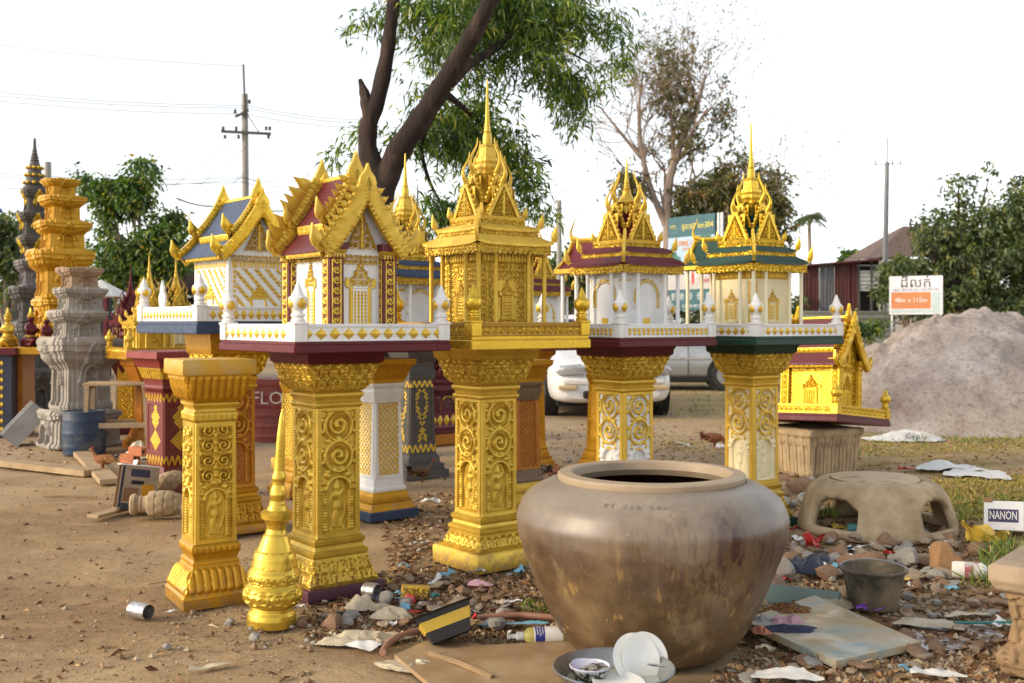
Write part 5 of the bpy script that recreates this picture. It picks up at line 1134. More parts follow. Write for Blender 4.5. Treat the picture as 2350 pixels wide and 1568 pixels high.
for k, (r0, z0, r1, z1, m) in enumerate(((.075, 0, .088, .045, M_black), (.088, .045, .100, .085, M_yelw), (.100, .085, .106, .105, M_black), (.106, .105, .125, .112, M_black))):
    MB().square([(r0, z0), (r1, z1)], None, 2, 1, cap=False).build('black_band' if m is M_black else 'yellow_band', m, t)
MB().square([(.070, .004), (.073, .003)], None).build('tub_floor', M_black, t); MB().square([(.072, .004), (.10, .108)], None, cap=False).build('tub_inside', M_black, t)
pts = [G(878, 1506), G(888, 1488), G(912, 1470), G(960, 1456), G(1010, 1444), G(1060, 1436), G(1110, 1424), G(1200, 1419), G(1260, 1424), G(1330, 1428)]
pts = np.array([tuple(q.xy) + (.014,) for q in pts]); pi_ = np.linspace(0, 9, 60); pts = np.c_[[np.interp(pi_, range(10), pts[:, k]) for k in range(3)]].T
tag(MB().tube(pts, .0135, 10).build('hose', paint('faded_brown_hose', (.30, .14, .09), (.42, .30, .22), .6, 0, 5, .6, .2)), 'faded brown hose running from the front left to the jar', 'hose')
# cleanser bottle
p = G(1240, 1484); t = thing('pump_bottle', 'clear pump bottle of yellow cleanser lying against the jar', 'bottle', (p.x, 4.10, .034), rot=(Matrix.Rotation(R(-83), 3, 'Z') @ Matrix.Rotation(R(90), 3, 'X') @ Matrix.Rotation(R(-42), 3, 'Z')).to_euler())
M_liq = NT('yellow_liquid'); M_liqm = M_liq.done(M_liq.bsdf(col((.70, .62, .18)), .12, 0, None, .5, Transmission_Weight=.45, IOR=1.3))
M_glass = NT('clear_plastic'); M_clr = M_glass.done(M_glass.bsdf(col((.85, .86, .80)), .08, 0, None, .5, Transmission_Weight=.8, IOR=1.2))
MB().lathe([(.001, -.10), (.026, -.10), (.032, -.094), (.033, .03), (.030, .048), (.020, .060), (.014, .066)], 28).build('bottle_body', M_liqm, t)
MB().lathe([(.0145, .062), (.017, .066), (.017, .092), (.010, .095), (.008, .115), (.011, .118), (.012, .128), (.001, .130)], 16).build('pump', M_pwhite, t); MB().tube([(0, 0, .122), (0, .03, .126), (0, .042, .118)], .005, 6).build('nozzle', M_pwhite, t)
an = np.linspace(R(15), R(165), 20); zz = np.linspace(-.085, .028, 12); A, Z = np.meshgrid(an, zz, indexing='ij'); PB = np.stack([.0338 * np.cos(A), .0338 * np.sin(A), Z], -1)
MB().grid(PB).build('label_sheet', M_pwhite, t); PB2 = np.stack([.0342 * np.cos(A), .0342 * np.sin(A), -.015 + (Z + .085) * .33], -1); MB().grid(PB2).build('blue_label_panel', paint('label_blue', (.025, .03, .22)), t)
for i, (wd, zz_) in enumerate((('Bottle &', .010), ('Accessories', 0.0), ('Cleanser', -.010))):
    text_mesh('printed_word', wd, .011, M_pwhite, t, (0, .0347, zz_ + .004), (R(90), 0, R(180)), .0003, sx=.9)
# basin with dishes
t = thing('washing_basin', 'dull grey metal basin half full of water in the foreground', 'basin', (.335, 3.47, 0))
MB().lathe([(.001, .004), (.11, .002), (.125, .010), (.175, .085), (.200, .112), (.203, .118), (.199, .121), (.190, .114), (.165, .080), (.118, .016), (.001, .012)], 64).build('basin_wall', M_steel, t)
M_w = NT('dish_water'); M_wat = M_w.done(M_w.bsdf(col((.30, .33, .25)), .06, 0, None, .5, Transmission_Weight=.35, IOR=1.33)); MB().lathe([(.001, .072), (.157, .072)], 48, cap=False).build('dish_water', M_wat, t)
M_dish = paint('white_china', (.78, .77, .72), (.66, .60, .48), .2, 0, 8, .4, .05); M_lil = paint('lilac_china', (.55, .54, .66), None, .25)
pl_ = [(.001, .006), (.05, .004), (.056, .008), (.086, .018), (.088, .021), (.084, .021), (.054, .012), (.001, .010)]
for i, (x, y, ry, lb) in enumerate(((.075, .07, 62, 'white china plate standing upright in the basin'), (.105, .085, 68, 'second white plate leaning behind the upright plate'))):
    t = thing('plate', lb, 'plate', (.335 + x, 3.47 + y, .115), rot=(R(ry), 0, R(24))); MB().lathe(pl_, 44).build('plate_body', M_dish, t)
t = thing('plate', 'white plate floating flat in the dish water', 'plate', (.345, 3.42, .066), rot=(R(6), R(4), 0)); MB().lathe(pl_, 44).build('plate_body', M_dish, t)
t = thing('bowl', 'silver patterned bowl with a white rim in the basin', 'bowl', (.258, 3.485, .058))
nb = NT('silver_pattern'); M_bowl = nb.done(nb.bsdf(nb.ramp(nb.noise(60, 3, .6), [(.42, '#2c2a26'), (.5, '#a7aca5'), (.62, '#cfd0c8')], True), .3, .3))
MB().lathe([(.001, .0), (.042, .0), (.048, .006), (.066, .055)], 48).build('bowl_wall', M_bowl, t); MB().lathe([(.066, .055), (.068, .059), (.065, .061), (.062, .055), (.045, .010), (.001, .006)], 48, cap=False).build('white_rim', M_lil, t)
t = thing('bowl', 'lilac bowl lying tilted inside the silver bowl', 'bowl', (.245, 3.487, .102), rot=(R(8), R(10), 0)); MB().lathe([(.001, .004), (.035, .004), (.050, .012), (.052, .014), (.046, .010), (.001, .009)], 36).build('bowl_body', M_lil, t)
rag('sponge_cloth', 'turquoise cloth in the front of the basin', 'cloth', (.235, 3.36, 0), (.11, .07), .05, M_teal, 33).location.z = .07
o = MB().blob((0, 0, 0), (.012, .040, .004), 10).build('spoon', M_steel, None, loc=(.475, 3.47, .122), rot=(R(-15), R(-20), R(-60))); tag(o, 'steel spoon handle resting on the basin edge', 'spoon')
# worn slab under the washing place
cr = [G(905, 1512), G(1000, 1472), G(1110, 1490), G(1330, 1478), G(1330, 1600), G(1010, 1600)]; c0 = sum(cr, Vector()) / 6
top = [(c.x - c0.x, c.y - c0.y) for c in cr]; o = MB().add([(x, y, 0) for x, y in top] + [(x, y, .016) for x, y in top], [[i, (i + 1) % 6, 6 + (i + 1) % 6, 6 + i] for i in range(6)] + [list(range(6, 12))]).build('worn_slab', paint('wet_brown_cement', (.29, .18, .09), (.45, .33, .20), .55, 0, 4, .7, .5, 30, .42, .66), None, False, loc=(c0.x, c0.y, .0)); tag(o, 'wet brown cement slab in front of the jar and basin', 'slab')
# sacks and sheets
M_sack = paint('woven_sack', (.66, .66, .64), (.45, .38, .30), .6, 0, 6, .5, .3, 90)
p = G(2062, 1010); rag('cement_sack', 'empty white printed cement sack at the foot of the sand heap', 'sack', p, (.85, .34), .17, M_sack, 21, R(-4))
text_mesh('lettering', 'ស៊ីម៉ងត៍', .07, M_gray, None, (p.x + .12, p.y - .165, .05), (R(70), 0, R(-3)), .0005).location.z = .055
o = [x for x in C.objects if x.name.startswith('lettering')][-1]; sk = [x for x in C.objects if x.name == 'cement_sack'][0]; mw = o.matrix_basis.copy(); o.parent = sk; o.location = (mw.translation.x - p.x, mw.translation.y - p.y, mw.translation.z)
o = crumpled('plastic_sheet', 'folded white printed sack lying on the dry grass at right', 'sack', G(2180, 1078), (.50, .34), .075, M_sack, 22, R(-15))
o = crumpled('plastic_sheet', 'flat white sack spread beside the folded one on the grass', 'sack', G(2245, 1092), (.46, .40), .04, M_sack, 23, R(-28))
# ------------------------------------------------------------------ cars
def car(label, loc, rz, body_m, lamp=True):
    t = thing('parked_car', label, 'car', loc, rz)
    S = [(-2.12, .64, .26, .56, .58, .55), (-2.06, .76, .21, .66, .69, .62), (-1.8, .815, .19, .72, .77, .66), (-1.3, .835, .19, .79, .86, .70), (-.92, .84, .19, .83, .92, .71), (-.80, .84, .19, .85, .97, .70), (-.15, .84, .19, .87, 1.345, .56), (.2, .84, .19, .88, 1.385, .56), (.9, .84, .19, .89, 1.36, .55), (1.45, .83, .20, .90, 1.03, .62), (1.6, .82, .21, .90, .985, .66), (1.95, .79, .24, .86, .94, .64), (2.10, .70, .30, .74, .78, .56)]
    P = []
    for y, w_, zb, zl, zr, rw in S:
        h = [(0, zb), (w_ * .80, zb), (w_ * .95, zb + .05), (w_, zb + .20), (w_ * .995, (zb + zl) / 2 + .08), (w_ * .955, zl), (rw + .02, max(zl, zr - .07)), (rw * .88, zr), (0, zr + .012)]
        P.append([(x, y, z) for x, z in h] + [(-x, y, z) for x, z in h[-2:0:-1]])
    P = np.array(P); b = MB().grid(P.transpose(1, 0, 2), wrapu=True); n = P.shape[1]
    b.add(P[0], [list(range(n))]); b.add(P[-1], [list(range(n))[::-1]])
    o = b.build('body', body_m, t, sharp=0); m = o.modifiers.new('s', 'SUBSURF'); m.levels = m.render_levels = 2
    M_gl_ = M_carglass
    def pane(nm, q): MB().grid(np.array(q, float).reshape(2, 2, 3)).build(nm, M_gl_, t)
    pane('windscreen', [[(-.66, -.80, .955), (.66, -.80, .955)], [(-.52, -.24, 1.31), (.52, -.24, 1.31)]]); pane('rear_window', [[(-.60, 1.46, 1.05), (.60, 1.46, 1.05)], [(-.50, 1.0, 1.345), (.50, 1.0, 1.345)]])
    for sx in (-1, 1):
        for (ya, yb, yc, yd) in ((-.52, .28, .28, -.12), (.34, 1.12, .92, .34)):
            pane('side_window', [[(sx * .795, ya, .91), (sx * .795, yb, .91)], [(sx * .60, yd, 1.30), (sx * .60, yc, 1.30)]])
        for y in (-1.32, 1.28):
            M = Tr(sx * .745, y, .295) @ Ry(np.pi / 2)
            MB().lathe([(.001, -.05), (.36, -.05), (.36, .0), (.355, .096), (.001, .096)], 30, Tr(sx * .745, y, .32) @ Ry(np.pi / 2 * sx)).build('wheel_arch', M_dark, t)  # near-black disc stands in for the shade inside the wheel well
            w_ = MB().lathe([(.17, -.10), (.27, -.10), (.295, -.07), (.295, .07), (.27, .105), (.19, .105), (.185, .09)], 28, M if sx > 0 else M @ Rx(np.pi)).build('wheel', M_black, t)
            b = MB().lathe([(.001, .10), (.05, .105), (.06, .09), (.16, .085), (.185, .10)], 20, M if sx > 0 else M @ Rx(np.pi))
            b.build('rim', M_steel, w_)
        MB().blob((sx * .86, -.55, .93), (.09, .05, .06), 10).build('side_mirror', body_m, t)
        b = MB().plate([(-.19, -.06), (.14, -.075), (.20, -.01), (.16, .05), (-.12, .075), (-.20, .04)], .20, Tr(sx * .56, -2.09, .645) @ Rz(sx * .28) @ (Sc(sx, 1, 1))); b.build('headlight', M_lamp, t)
        MB().box((sx * .60, -2.09, .42), (.24, .16, .06), .015).build('turn_lamp', M_turn, t, rot=(0, 0, 0))
        MB().box((sx * .55, 2.03, .70), (.34, .08, .13), .02).build('tail_light', M_redw, t)
        b = MB().box((sx * .852, .0, .60), (.022, 3.2, .045), .006); b.build('side_moulding', M_black if lamp else M_tin, t)
        for y in (-.62, .31, 1.05): MB().box((sx * .842, y, .56), (.012, .012, .60), .003).build('door_gap', M_dark, t)
        MB().box((sx * .80, 0, .215), (.09, 2.2, .09), .01).build('sill', M_dark, t)
    MB().box((0, -2.13, .325), (.80, .10, .10), .02).build('lower_grille', M_dark, t); MB().box((0, -2.12, .625), (.50, .10, .075), .015).build('grille', M_black, t)
    b = MB().box((0, -2.10, .50), (1.34, .14, .085), .03); b.build('bumper_strip', body_m, t)
    MB().box((0, 0, .20), (1.4, 3.6, .10), .01).build('underbody', M_dark, t)
    return t
M_carglass = paint('car_glass', (.03, .035, .04), None, .06, 0, 3, .1, 0, 10, spec=.8); M_lamp = paint('lamp_glass', (.42, .43, .44), (.22, .22, .22), .12, .3, 30, .5, 0); M_turn = paint('turn_lamp_glass', (.55, .42, .25), None, .15)
M_carw = paint('white_car_paint', (.74, .74, .75), (.55, .50, .44), .25, 0, 3, .5, .02, 40); M_cars = paint('silver_car_paint', (.40, .41, .41), (.27, .26, .24), .3, .55, 3, .5, .02, 40)
car('white sedan parked facing the camera behind the shrines', (1.17, 15.75, 0), R(4), M_carw)
car('silver sedan parked side on behind the white car', (2.72, 20.3, 0), R(84), M_cars, False)

# ------------------------------------------------------------------ signs
M_wframe = paint('white_steel', (.70, .70, .70), None, .5)
def board(label, a, b, zb, zt, th, front_m, nm='billboard', cat='billboard'):
    a, b = Vector(a), Vector(b); c = (a + b) / 2; d = b - a; t = thing(nm, label, cat, (c.x, c.y, 0), math.atan2(d.y, d.x)); L = d.length; t['L'] = L
    MB().box((0, 0, (zb + zt) / 2), (L, th, zt - zb), .004).build('panel', front_m, t); return t, L
Y1, Y2 = 24.6, 23.4; a, b = T(1535, 606, Y1), T(1642, 606, Y2); zt = T(0, 495, 24).z; zb = T(0, 712, 24).z
M_bb1 = paint('teal_print', (.018, .090, .108), (.015, .07, .09), .5, 0, 2, .3, 0)
t, L = board('tall teal billboard with a villa picture, on white posts', a, b, zb, zt, .05, M_bb1); hb = zt - zb
def flat(nm, x0, x1, z0, z1, m, y=-.0275): return MB().box(((x0 + x1) / 2 * L, y, zb + (z0 + z1) / 2 * hb), ((x1 - x0) * L, .003, (z1 - z0) * hb), .0005).build(nm, m, t)
flat('sky_print', -.5, .5, .26, .78, paint('sky_print', (.30, .42, .55), (.5, .5, .5), .5, 0, 1.5, .5, 0))
flat('road_print', -.5, .5, .22, .38, paint('road_print', (.40, .38, .37), (.3, .3, .3), .5, 0, 3, .5, 0), -.031)
for (cx_, cz_, w_, h_) in ((.30, .62, .20, .15), (.22, .70, .16, .07), (.38, .68, .12, .10), (-.36, .52, .14, .10), (-.42, .60, .07, .06)):
    an = np.linspace(0, 6.28, 15)[:-1]; MB().prism(np.c_[cx_ * L + w_ * L * np.cos(an) * (1 + .2 * np.sin(an * 5)), zb + cz_ * hb + h_ * hb * np.sin(an) * (1 + .2 * np.cos(an * 4))], .002, Tr(0, -.0335, 0)).build('tree_print', paint('tree_print', (.03, .13, .10), (.05, .2, .08), .5, 0, 12, .6, 0), t)
MB().prism([(-.12 * L, zb + .30 * hb), (.18 * L, zb + .34 * hb), (.18 * L, zb + .50 * hb), (.05 * L, zb + .58 * hb), (-.12 * L, zb + .48 * hb)], .002, Tr(0, -.036, 0)).build('villa_print', paint('villa_print', (.52, .52, .52), (.2, .2, .22), .5, 0, 20, .7, 0), t)
MB().prism([(.03 * L, zb + .27 * hb), (.07 * L, zb + .27 * hb), (.085 * L, zb + .36 * hb), (.06 * L, zb + .42 * hb), (.04 * L, zb + .42 * hb), (.02 * L, zb + .36 * hb)], .002, Tr(0, -.039, 0)).build('figure_print', M_redw, t)
yel = paint('yellow_print', (.72, .62, .10)); orn = paint('orange_print', (.70, .24, .05)); wht = paint('white_print', (.72, .74, .74))
def tx(s, size, x, z, m, y=-.032, sx=1): return text_mesh('lettering', s, size, m, t, (x * L, y, zb + z * hb), (R(90), 0, 0), .001, sx=sx)
tx('ផ្ទះ60 km304', .19, .14, .885, yel, sx=.92); tx('TTC', .11, -.38, .89, yel); tx('________', .05, -.36, .845, wht)
tx('300$ / ខែ', .17, -.06, .71, orn, -.042); tx('បង់រំលស់ រយៈពេលវែង', .09, .0, .65, orn, -.042, .7); tx('25,000$', .13, .32, .305, M_redw, -.042)
for k in range(5):
    x_ = (-.38 + .185 * k); MB().lathe([(.050, 0), (.056, .002), (.062, 0)], 20, Tr(x_ * L, -.028, zb + .155 * hb) @ Rx(np.pi / 2), cap=False).build('round_symbol', wht, t); MB().box((x_ * L, -.030, zb + .155 * hb), (.05, .003, .025), .0005).build('symbol_print', wht, t); tx('សំណង់', .045, x_, .115, wht, sx=.8)
tx('012 199999 / 097 2199999', .105, .06, .04, wht, sx=.62)
for x_ in (L / 2 + .06, L / 2 + .16): MB().box((x_, .04, zt / 2), (.05, .05, zt), .004).build('post', M_wframe, t)
MB().box((-L / 2 - .01, .04, zt / 2), (.05, .05, zt), .004).build('post', M_wframe, t)
a, b = T(2041, 680, 24.2), T(2164, 680, 23.6); zt = T(0, 634, 24).z; zb = T(0, 722, 24).z
t, L = board('white land for sale sign with an orange panel', a, b, zb, zt, .03, paint('white_vinyl', (.68, .67, .71), None, .5), 'sale_sign', 'sign'); hb = zt - zb
def flat2(nm, x0, x1, z0, z1, m): MB().box(((x0 + x1) / 2 * L, -.0175, zb + (z0 + z1) / 2 * hb), ((x1 - x0) * L, .003, (z1 - z0) * hb), .0005).build(nm, m, t)
flat2('orange_panel', -.46, .28, .15, .58, paint('orange_vinyl', (.52, .19, .06))); flat2('blue_panel', .30, .46, .04, .58, paint('blue_vinyl', (.42, .52, .53))); flat2('blue_panel', -.46, .29, .04, .13, paint('blue_vinyl2', (.42, .52, .53)))
blk = paint('black_print', (.02, .02, .02)); 
for s, size, x, z, m, sx in (('ដីលក់', .30, 0, .81, blk, 1.05), ('SALE: 093 533 335 / 012 775 773', .085, 0, .635, paint('navy_print2', (.10, .09, .22)), .86), ('48m x 115m', .15, -.09, .37, wht, .92)):
    text_mesh('lettering', s, size, m, t, (x * L, -.0205, zb + z * hb), (R(90), 0, 0), .001, sx=sx)
for x_ in (-L / 2 + .05, L / 2 - .05): MB().box((x_, .035, zt / 2), (.04, .04, zt - .1), .004).build('post', M_wframe, t)

# ------------------------------------------------------------------ sheds, fence, house
def corr(w_, h_, m, parent, M, nm='sheet', p=.09, amp=.012, horiz=False):
    n = int((h_ if horiz else w_) / p * 6); u = np.linspace(0, 1, n); w2 = np.array([0, 1.0]); A, B_ = np.meshgrid(u, w2, indexing='ij')
    X = (B_ if horiz else A) * w_ - w_ / 2; Z = (A if horiz else B_) * h_; return MB().grid(np.stack([X, amp * np.sin((Z if horiz else X) / p * 2 * np.pi), Z], -1), M).build(nm, m, parent, sharp=0)
a, b = T(1842, 700, 32), T(2034, 700, 32); zt = T(0, 596, 32).z; zl = T(0, 612, 32).z
t = thing('tin_shed', 'rusty corrugated tin shed with patched grey and maroon sheets', 'shed', ((a.x + b.x) / 2, 32, 0)); L = b.x - a.x
rst = [paint('rusty_tin', (.085, .025, .022), (.16, .07, .04), .7, .1, 3, .7, .1), paint('grey_tin', (.15, .155, .17), (.10, .06, .05), .6, .3, 3, .7, .1), paint('maroon_tin', (.11, .03, .03), (.06, .02, .02), .7, .1, 3, .7, .1)]
n = 8; x = -L / 2
for k, f in enumerate((.10, .10, .08, .10, .10, .10, .08, .0)):
    if f: w_ = f * L; corr(w_, zl + (zt - zl) * (x + L / 2) / L * 1.2, rst[(k * 2 + k // 3) % 3], t, Tr(x + w_ / 2, .0 + .01 * (k % 2), 0), 'wall_sheet'); x += w_
xr = L * .32; corr(L * .30, .62, paint('light_tin', (.55, .56, .54), None, .5, .3), t, Tr(xr, -.03, T(0, 668, 32).z), 'roller_sheet', .12, .015, True)
MB().box((xr, .6, zt / 2), (L * .34, .05, zt), .01).build('dark_interior', M_dark, t)  # near-black panel standing in for the shade inside the shed
for k in range(3): MB().box((xr - L * .15 + k * L * .15, -.02, zt / 2), (.06, .06, zt), .004).build('post', M_gray, t)
MB().box((xr, -.02, zt - .18), (L * .34, .05, .05), .004).build('window_rail', M_concrete, t)
MB().prism([(-L / 2 - .2, zl - .02), (L / 2 + .1, zt), (L / 2 + .1, zt + .05), (-L / 2 - .2, zl + .03)], 3.2, Tr(0, 1.3, 0)).build('roof', rst[2], t)
a, b = T(1838, 735, 29), T(2046, 735, 29.5); t = thing('tin_fence', 'pale corrugated tin fence in front of the rusty shed', 'fence', ((a.x + b.x) / 2, 29.2, 0)); L = b.x - a.x
for k in range(3): corr(L / 3 - .004, T(0, 714, 29).z, paint('fence_tin', (.40, .41, .36), (.28, .27, .22), .5, .3, 2, .6, .05), t, Tr(-L / 3 + k * L / 3, .006 * k, 0), 'fence_sheet', .16, .02, True)
M_tile = paint('brown_roof_tile', (.125, .085, .07), (.08, .055, .045), .8, 0, 6, .6, .4, 8)
t = thing('house', 'house with a steep brown tiled roof behind the right hand trees', 'house', (T(2125, 590, 42).x, 42, 0))
MB().box((0, 2, 1.9), (5.2, 4, 3.8), .02).build('wall', paint('house_wall', (.45, .42, .38)), t)
z0_, z1_ = T(0, 592, 42).z, T(0, 508, 42).z; zm_ = T(0, 556, 42).z
rf = np.array([[(-2.0, -.4, z0_), (3.4, -.4, z0_)], [(-1.25, .9, zm_), (3.0, .9, zm_)], [(-.05, 2.2, z1_), (2.6, 2.2, z1_)]]); b = MB().grid(rf); b.add([(-2.0, -.4, z0_), (-1.25, .9, zm_), (-.05, 2.2, z1_), (-.05, 2.6, z1_), (-1.25, 4, zm_), (-2.0, 5, z0_)], [[0, 1, 4, 5], [1, 2, 3, 4]]); b.build('roof', M_tile, t, False)
MB().box((.7, -.38, z0_ - .12), (5.2, .1, .16), .01).build('eave_board', M_wframe, t)
# left: dark roofed open shed, parasol, dish
t = thing('open_shed', 'open sided stall with a dark maroon roof edge behind the small shrines', 'shed', (T(345, 700, 18).x, 18, 0))
MB().box((0, 1.5, T(0, 645, 18).z), (1.75, 3.2, .32), .01).build('roof', paint('dark_plum', (.030, .014, .02), None, .7), t)
for x_ in (-.8, -.1, .78): MB().box((x_, .1, .95), (.07, .07, 1.7), .004).build('post', M_maroon, t)
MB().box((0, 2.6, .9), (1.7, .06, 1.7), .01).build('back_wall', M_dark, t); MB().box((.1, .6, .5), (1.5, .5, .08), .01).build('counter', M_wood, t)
p = T(355, 640, 17.6); MB().lathe([(.001, .0), (.14, .02), (.20, .06)], 24, cap=False).build('dish', M_pwhite, None, loc=p, rot=(R(80), 0, R(10))); o = C.objects[-1]; o.name = 'satellite_dish'; tag(o, 'round white satellite dish on the stall roof edge', 'satellite dish')
p = T(232, 665, 14.5); t = thing('parasol', 'white market parasol behind the stone towers', 'parasol', (p.x, 14.5, 0)); MB().lathe([(.42, p.z - .10), (.40, p.z - .07), (.001, p.z + .14)], 8, cap=False).build('canopy', M_pwhite, t, smooth=False); MB().tube([(.21, 0, 0), (.21, 0, p.z)], .02, 8).build('pole', M_wood, t)
t = thing('shop_house', 'dark fronted building behind the far left tower', 'building', (T(0, 700, 22).x - .6, 23, 0)); MB().box((0, 1, 1.0), (3.6, 2, 2.0), .02).build('wall', paint('dark_blue_wall', (.012, .016, .03), None, .8), t); MB().box((0, .2, 2.06), (4.0, 3, .12), .02).build('roof', rst[1], t)
p = T(2, 470, 9); o = rag('blue_tarp_corner', 'blue cloth corner hanging in at the left edge', 'cloth', (0, 0, 0), (.12, .05), .10, paint('blue_cloth', (.06, .13, .33)), 44); o.location = (p.x - .04, 9, p.z - .05); o.rotation_euler = (R(90), 0, 0)
t = thing('cloth_line', 'pole holding the blue cloth at the left edge', 'pole', (p.x - .12, 9, 0)); MB().tube([(0, .02, 0), (0, .02, 2.4)], .018, 8).build('pole_shaft', M_wood, t)

# ------------------------------------------------------------------ poles and wires
M_pole = paint('concrete_pole', (.30, .28, .25), (.2, .18, .16), .85, 0, 3, .5, .3, 20); M_wire = paint('wire', (.10, .10, .11), None, .7); M_iron = paint('dark_iron', (.05, .045, .04), None, .6)
def pole(label, px, Y, ytop, r0, r1, lean=0, m=M_pole):
    p = T(px, 700, Y); zt_ = T(0, ytop, Y).z; t = thing('utility_pole', label, 'utility pole', (p.x, Y, 0)); MB().tube([(0, 0, 0), (lean * .5, 0, zt_ * .5), (lean, 0, zt_)], [r0, (r0 + r1) / 2, r1], 10).build('shaft', m, t); return t, zt_, p
t, zt_, p = pole('concrete utility pole with a dark crossarm and a lightning rod', 566, 34, 216, .13, .10, -.06)
MB().tube([(-.02, -.1, zt_ - .8), (-.08, -.1, T(0, 150, 34).z)], .035, 6).build('rod', M_iron, t); zc_ = T(0, 305, 34).z
MB().tube([(-.78, -.14, zc_ + .02), (.82, -.14, zc_ - .06)], .06, 4).build('crossarm', M_iron, t); MB().tube([(.02, -.12, zc_ + .62), (.42, -.12, zc_)], .02, 4).build('brace', M_iron, t); MB().tube([(-.34, -.12, T(0, 270, 34).z), (.1, -.12, T(0, 255, 34).z)], .05, 4).build('crossarm', M_iron, t)
ins = MB().lathe([(.03, 0), (.06, .03), (.03, .06), (.06, .09), (.03, .13)], 8).mesh('insulator', M_iron)
for x_ in (-.72, -.30, .66, .78): placed('insulator', ins, t, (x_, -.14, zc_ + .05))
for x_ in (-.66, -.22, .74): placed('insulator', ins, t, (x_, -.14, zc_ - .22))
placed('insulator', ins, t, (-.34, -.12, T(0, 262, 34).z)); placed('insulator', ins, t, (.12, -.12, T(0, 240, 34).z))
t, z2, p2 = pole('tall grey antenna pole with a thin crossbar at right', 2027, 30, 372, .095, .06, .11, paint('grey_pole', (.22, .22, .23)))
MB().tube([(.11, 0, z2), (.13, 0, T(0, 314, 30).z)], .014, 6).build('aerial', M_iron, t); zc = T(0, 378, 30).z; MB().tube([(-.22, 0, zc), (.50, 0, zc + .03)], .012, 6).build('crossbar', M_iron, t)
for x_ in (-.22, .27, .50): MB().tube([(x_, 0, zc - .02), (x_, 0, zc + .13)], .016, 6).build('stub', M_iron, t)
t, z3, p3 = pole('plain grey concrete pole between the gold and white pavilions', 1283, 25, 460, .075, .06)
t, z4, p4 = pole('short pole top showing left of the gold tower', 110, 26, 372, .12, .08)
def wire(label, pts, sag=.3, r=.012):
    P = []
    for a, b in zip(pts[:-1], pts[1:]):
        for s_ in np.linspace(0, 1, 14): q = a.lerp(b, s_); P.append((q.x, q.y, q.z - sag * 4 * s_ * (1 - s_)))
    o = MB().tube(P, r, 4).build('power_line', M_wire, None); tag(o, label, 'wire', None)
PX = lambda px, py, Y: T(px, py, Y)
wire('topmost thin wire running to the rod of the crossarm pole', [PX(-60, 96, 33.8), PX(560, 152, 33.8)], .1, .009)
for k, (y0, y1, y2) in enumerate(((206, 242, 275), (214, 248, 283), (226, 262, 293))):
    wire(('upper wire of the group of three passing the pole', 'middle wire of the group of three passing the pole', 'lowest wire of the group of three passing the pole')[k], [PX(-60, y0, 33 + k * .4), PX(566, y1, 33.8), PX(850, y2, 36)], .12)
for k, (y0, y1, y2) in enumerate(((392, 407, 440), (400, 418, 452), (430, 410, 405))): wire(('first low wire across the left trees', 'second low wire across the left trees', 'slack wire crossing behind the left shrines')[k], [PX(-60, y0, 30), PX(560, y1, 33.6), PX(760, y2, 36)], .15)
for k, (x0, y0, x1, y1) in enumerate(((545, 310, 380, 430), (590, 315, 400, 460), (640, 318, 470, 470))): wire(('left stay wire dropping from the crossarm', 'middle stay wire dropping from the crossarm', 'right stay wire dropping from the crossarm')[k], [PX(x0, y0, 33.8), PX(x1, y1 + 10, 27)], .05, .007)
wire('dark cable from the leafy left tree toward the pole', [PX(405, 455, 24), PX(520, 470, 26), PX(700, 480, 28)], .1, .02)
wire('thin wire reaching the plain concrete pole', [PX(1235, 478, 25), PX(1283, 478, 24.9), PX(1420, 492, 27), PX(1560, 520, 30)], .05, .009)
wire('far thin wire low over the right shed', [PX(1880, 588, 33), PX(2400, 590, 36)], .1, .01)
# ------------------------------------------------------------------ trees
def leafmat(name, cols, trans=.35):
    nt = NT(name); at = nt.n('Attribute', attribute_name='paint'); c = nt.ramp(at.outputs['Fac'], cols)
    d = nt.n('BsdfDiffuse'); tr = nt.n('BsdfTranslucent'); gl = nt.n('BsdfGlossy'); gl.inputs['Roughness'].default_value = .4; nt.l(c, d.inputs[0]); 
    ct = nt.mix(1.0, c, (1.5, 1.5, .7, 1), 'MULTIPLY'); nt.l(ct, tr.inputs[0]); mx = nt.n('MixShader', i_0=trans); nt.l(d.outputs[0], mx.inputs[1]); nt.l(tr.outputs[0], mx.inputs[2])
    m2 = nt.n('MixShader', i_0=.06); nt.l(mx.outputs[0], m2.inputs[1]); nt.l(gl.outputs[0], m2.inputs[2]); return nt.done(m2.outputs[0])
def leaves(P, D, L, W, rng, fold=.25):
    """P leaf bases, D leaf directions, L lengths, W widths -> folded six sided blades"""
    n = len(P); D = D / np.linalg.norm(D, axis=1)[:, None]; S = np.cross(D, rng.normal(size=(n, 3))); S /= np.linalg.norm(S, axis=1)[:, None] + 1e-9; N = np.cross(D, S)
    L = L[:, None]; W = W[:, None]; droop = np.array([0, 0, -1.0]) * L * .18
    V = np.stack([P, P + D * L * .4 + S * W * .5 - N * W * fold, P + D * L * .4 - S * W * .5 - N * W * fold, P + D * L * .45, P + D * L + droop], 1).reshape(-1, 3)
    b = np.arange(n)[:, None] * 5; F = np.concatenate([b + [0, 1, 3], b + [1, 4, 3], b + [0, 3, 2], b + [3, 4, 2]]); return V, F
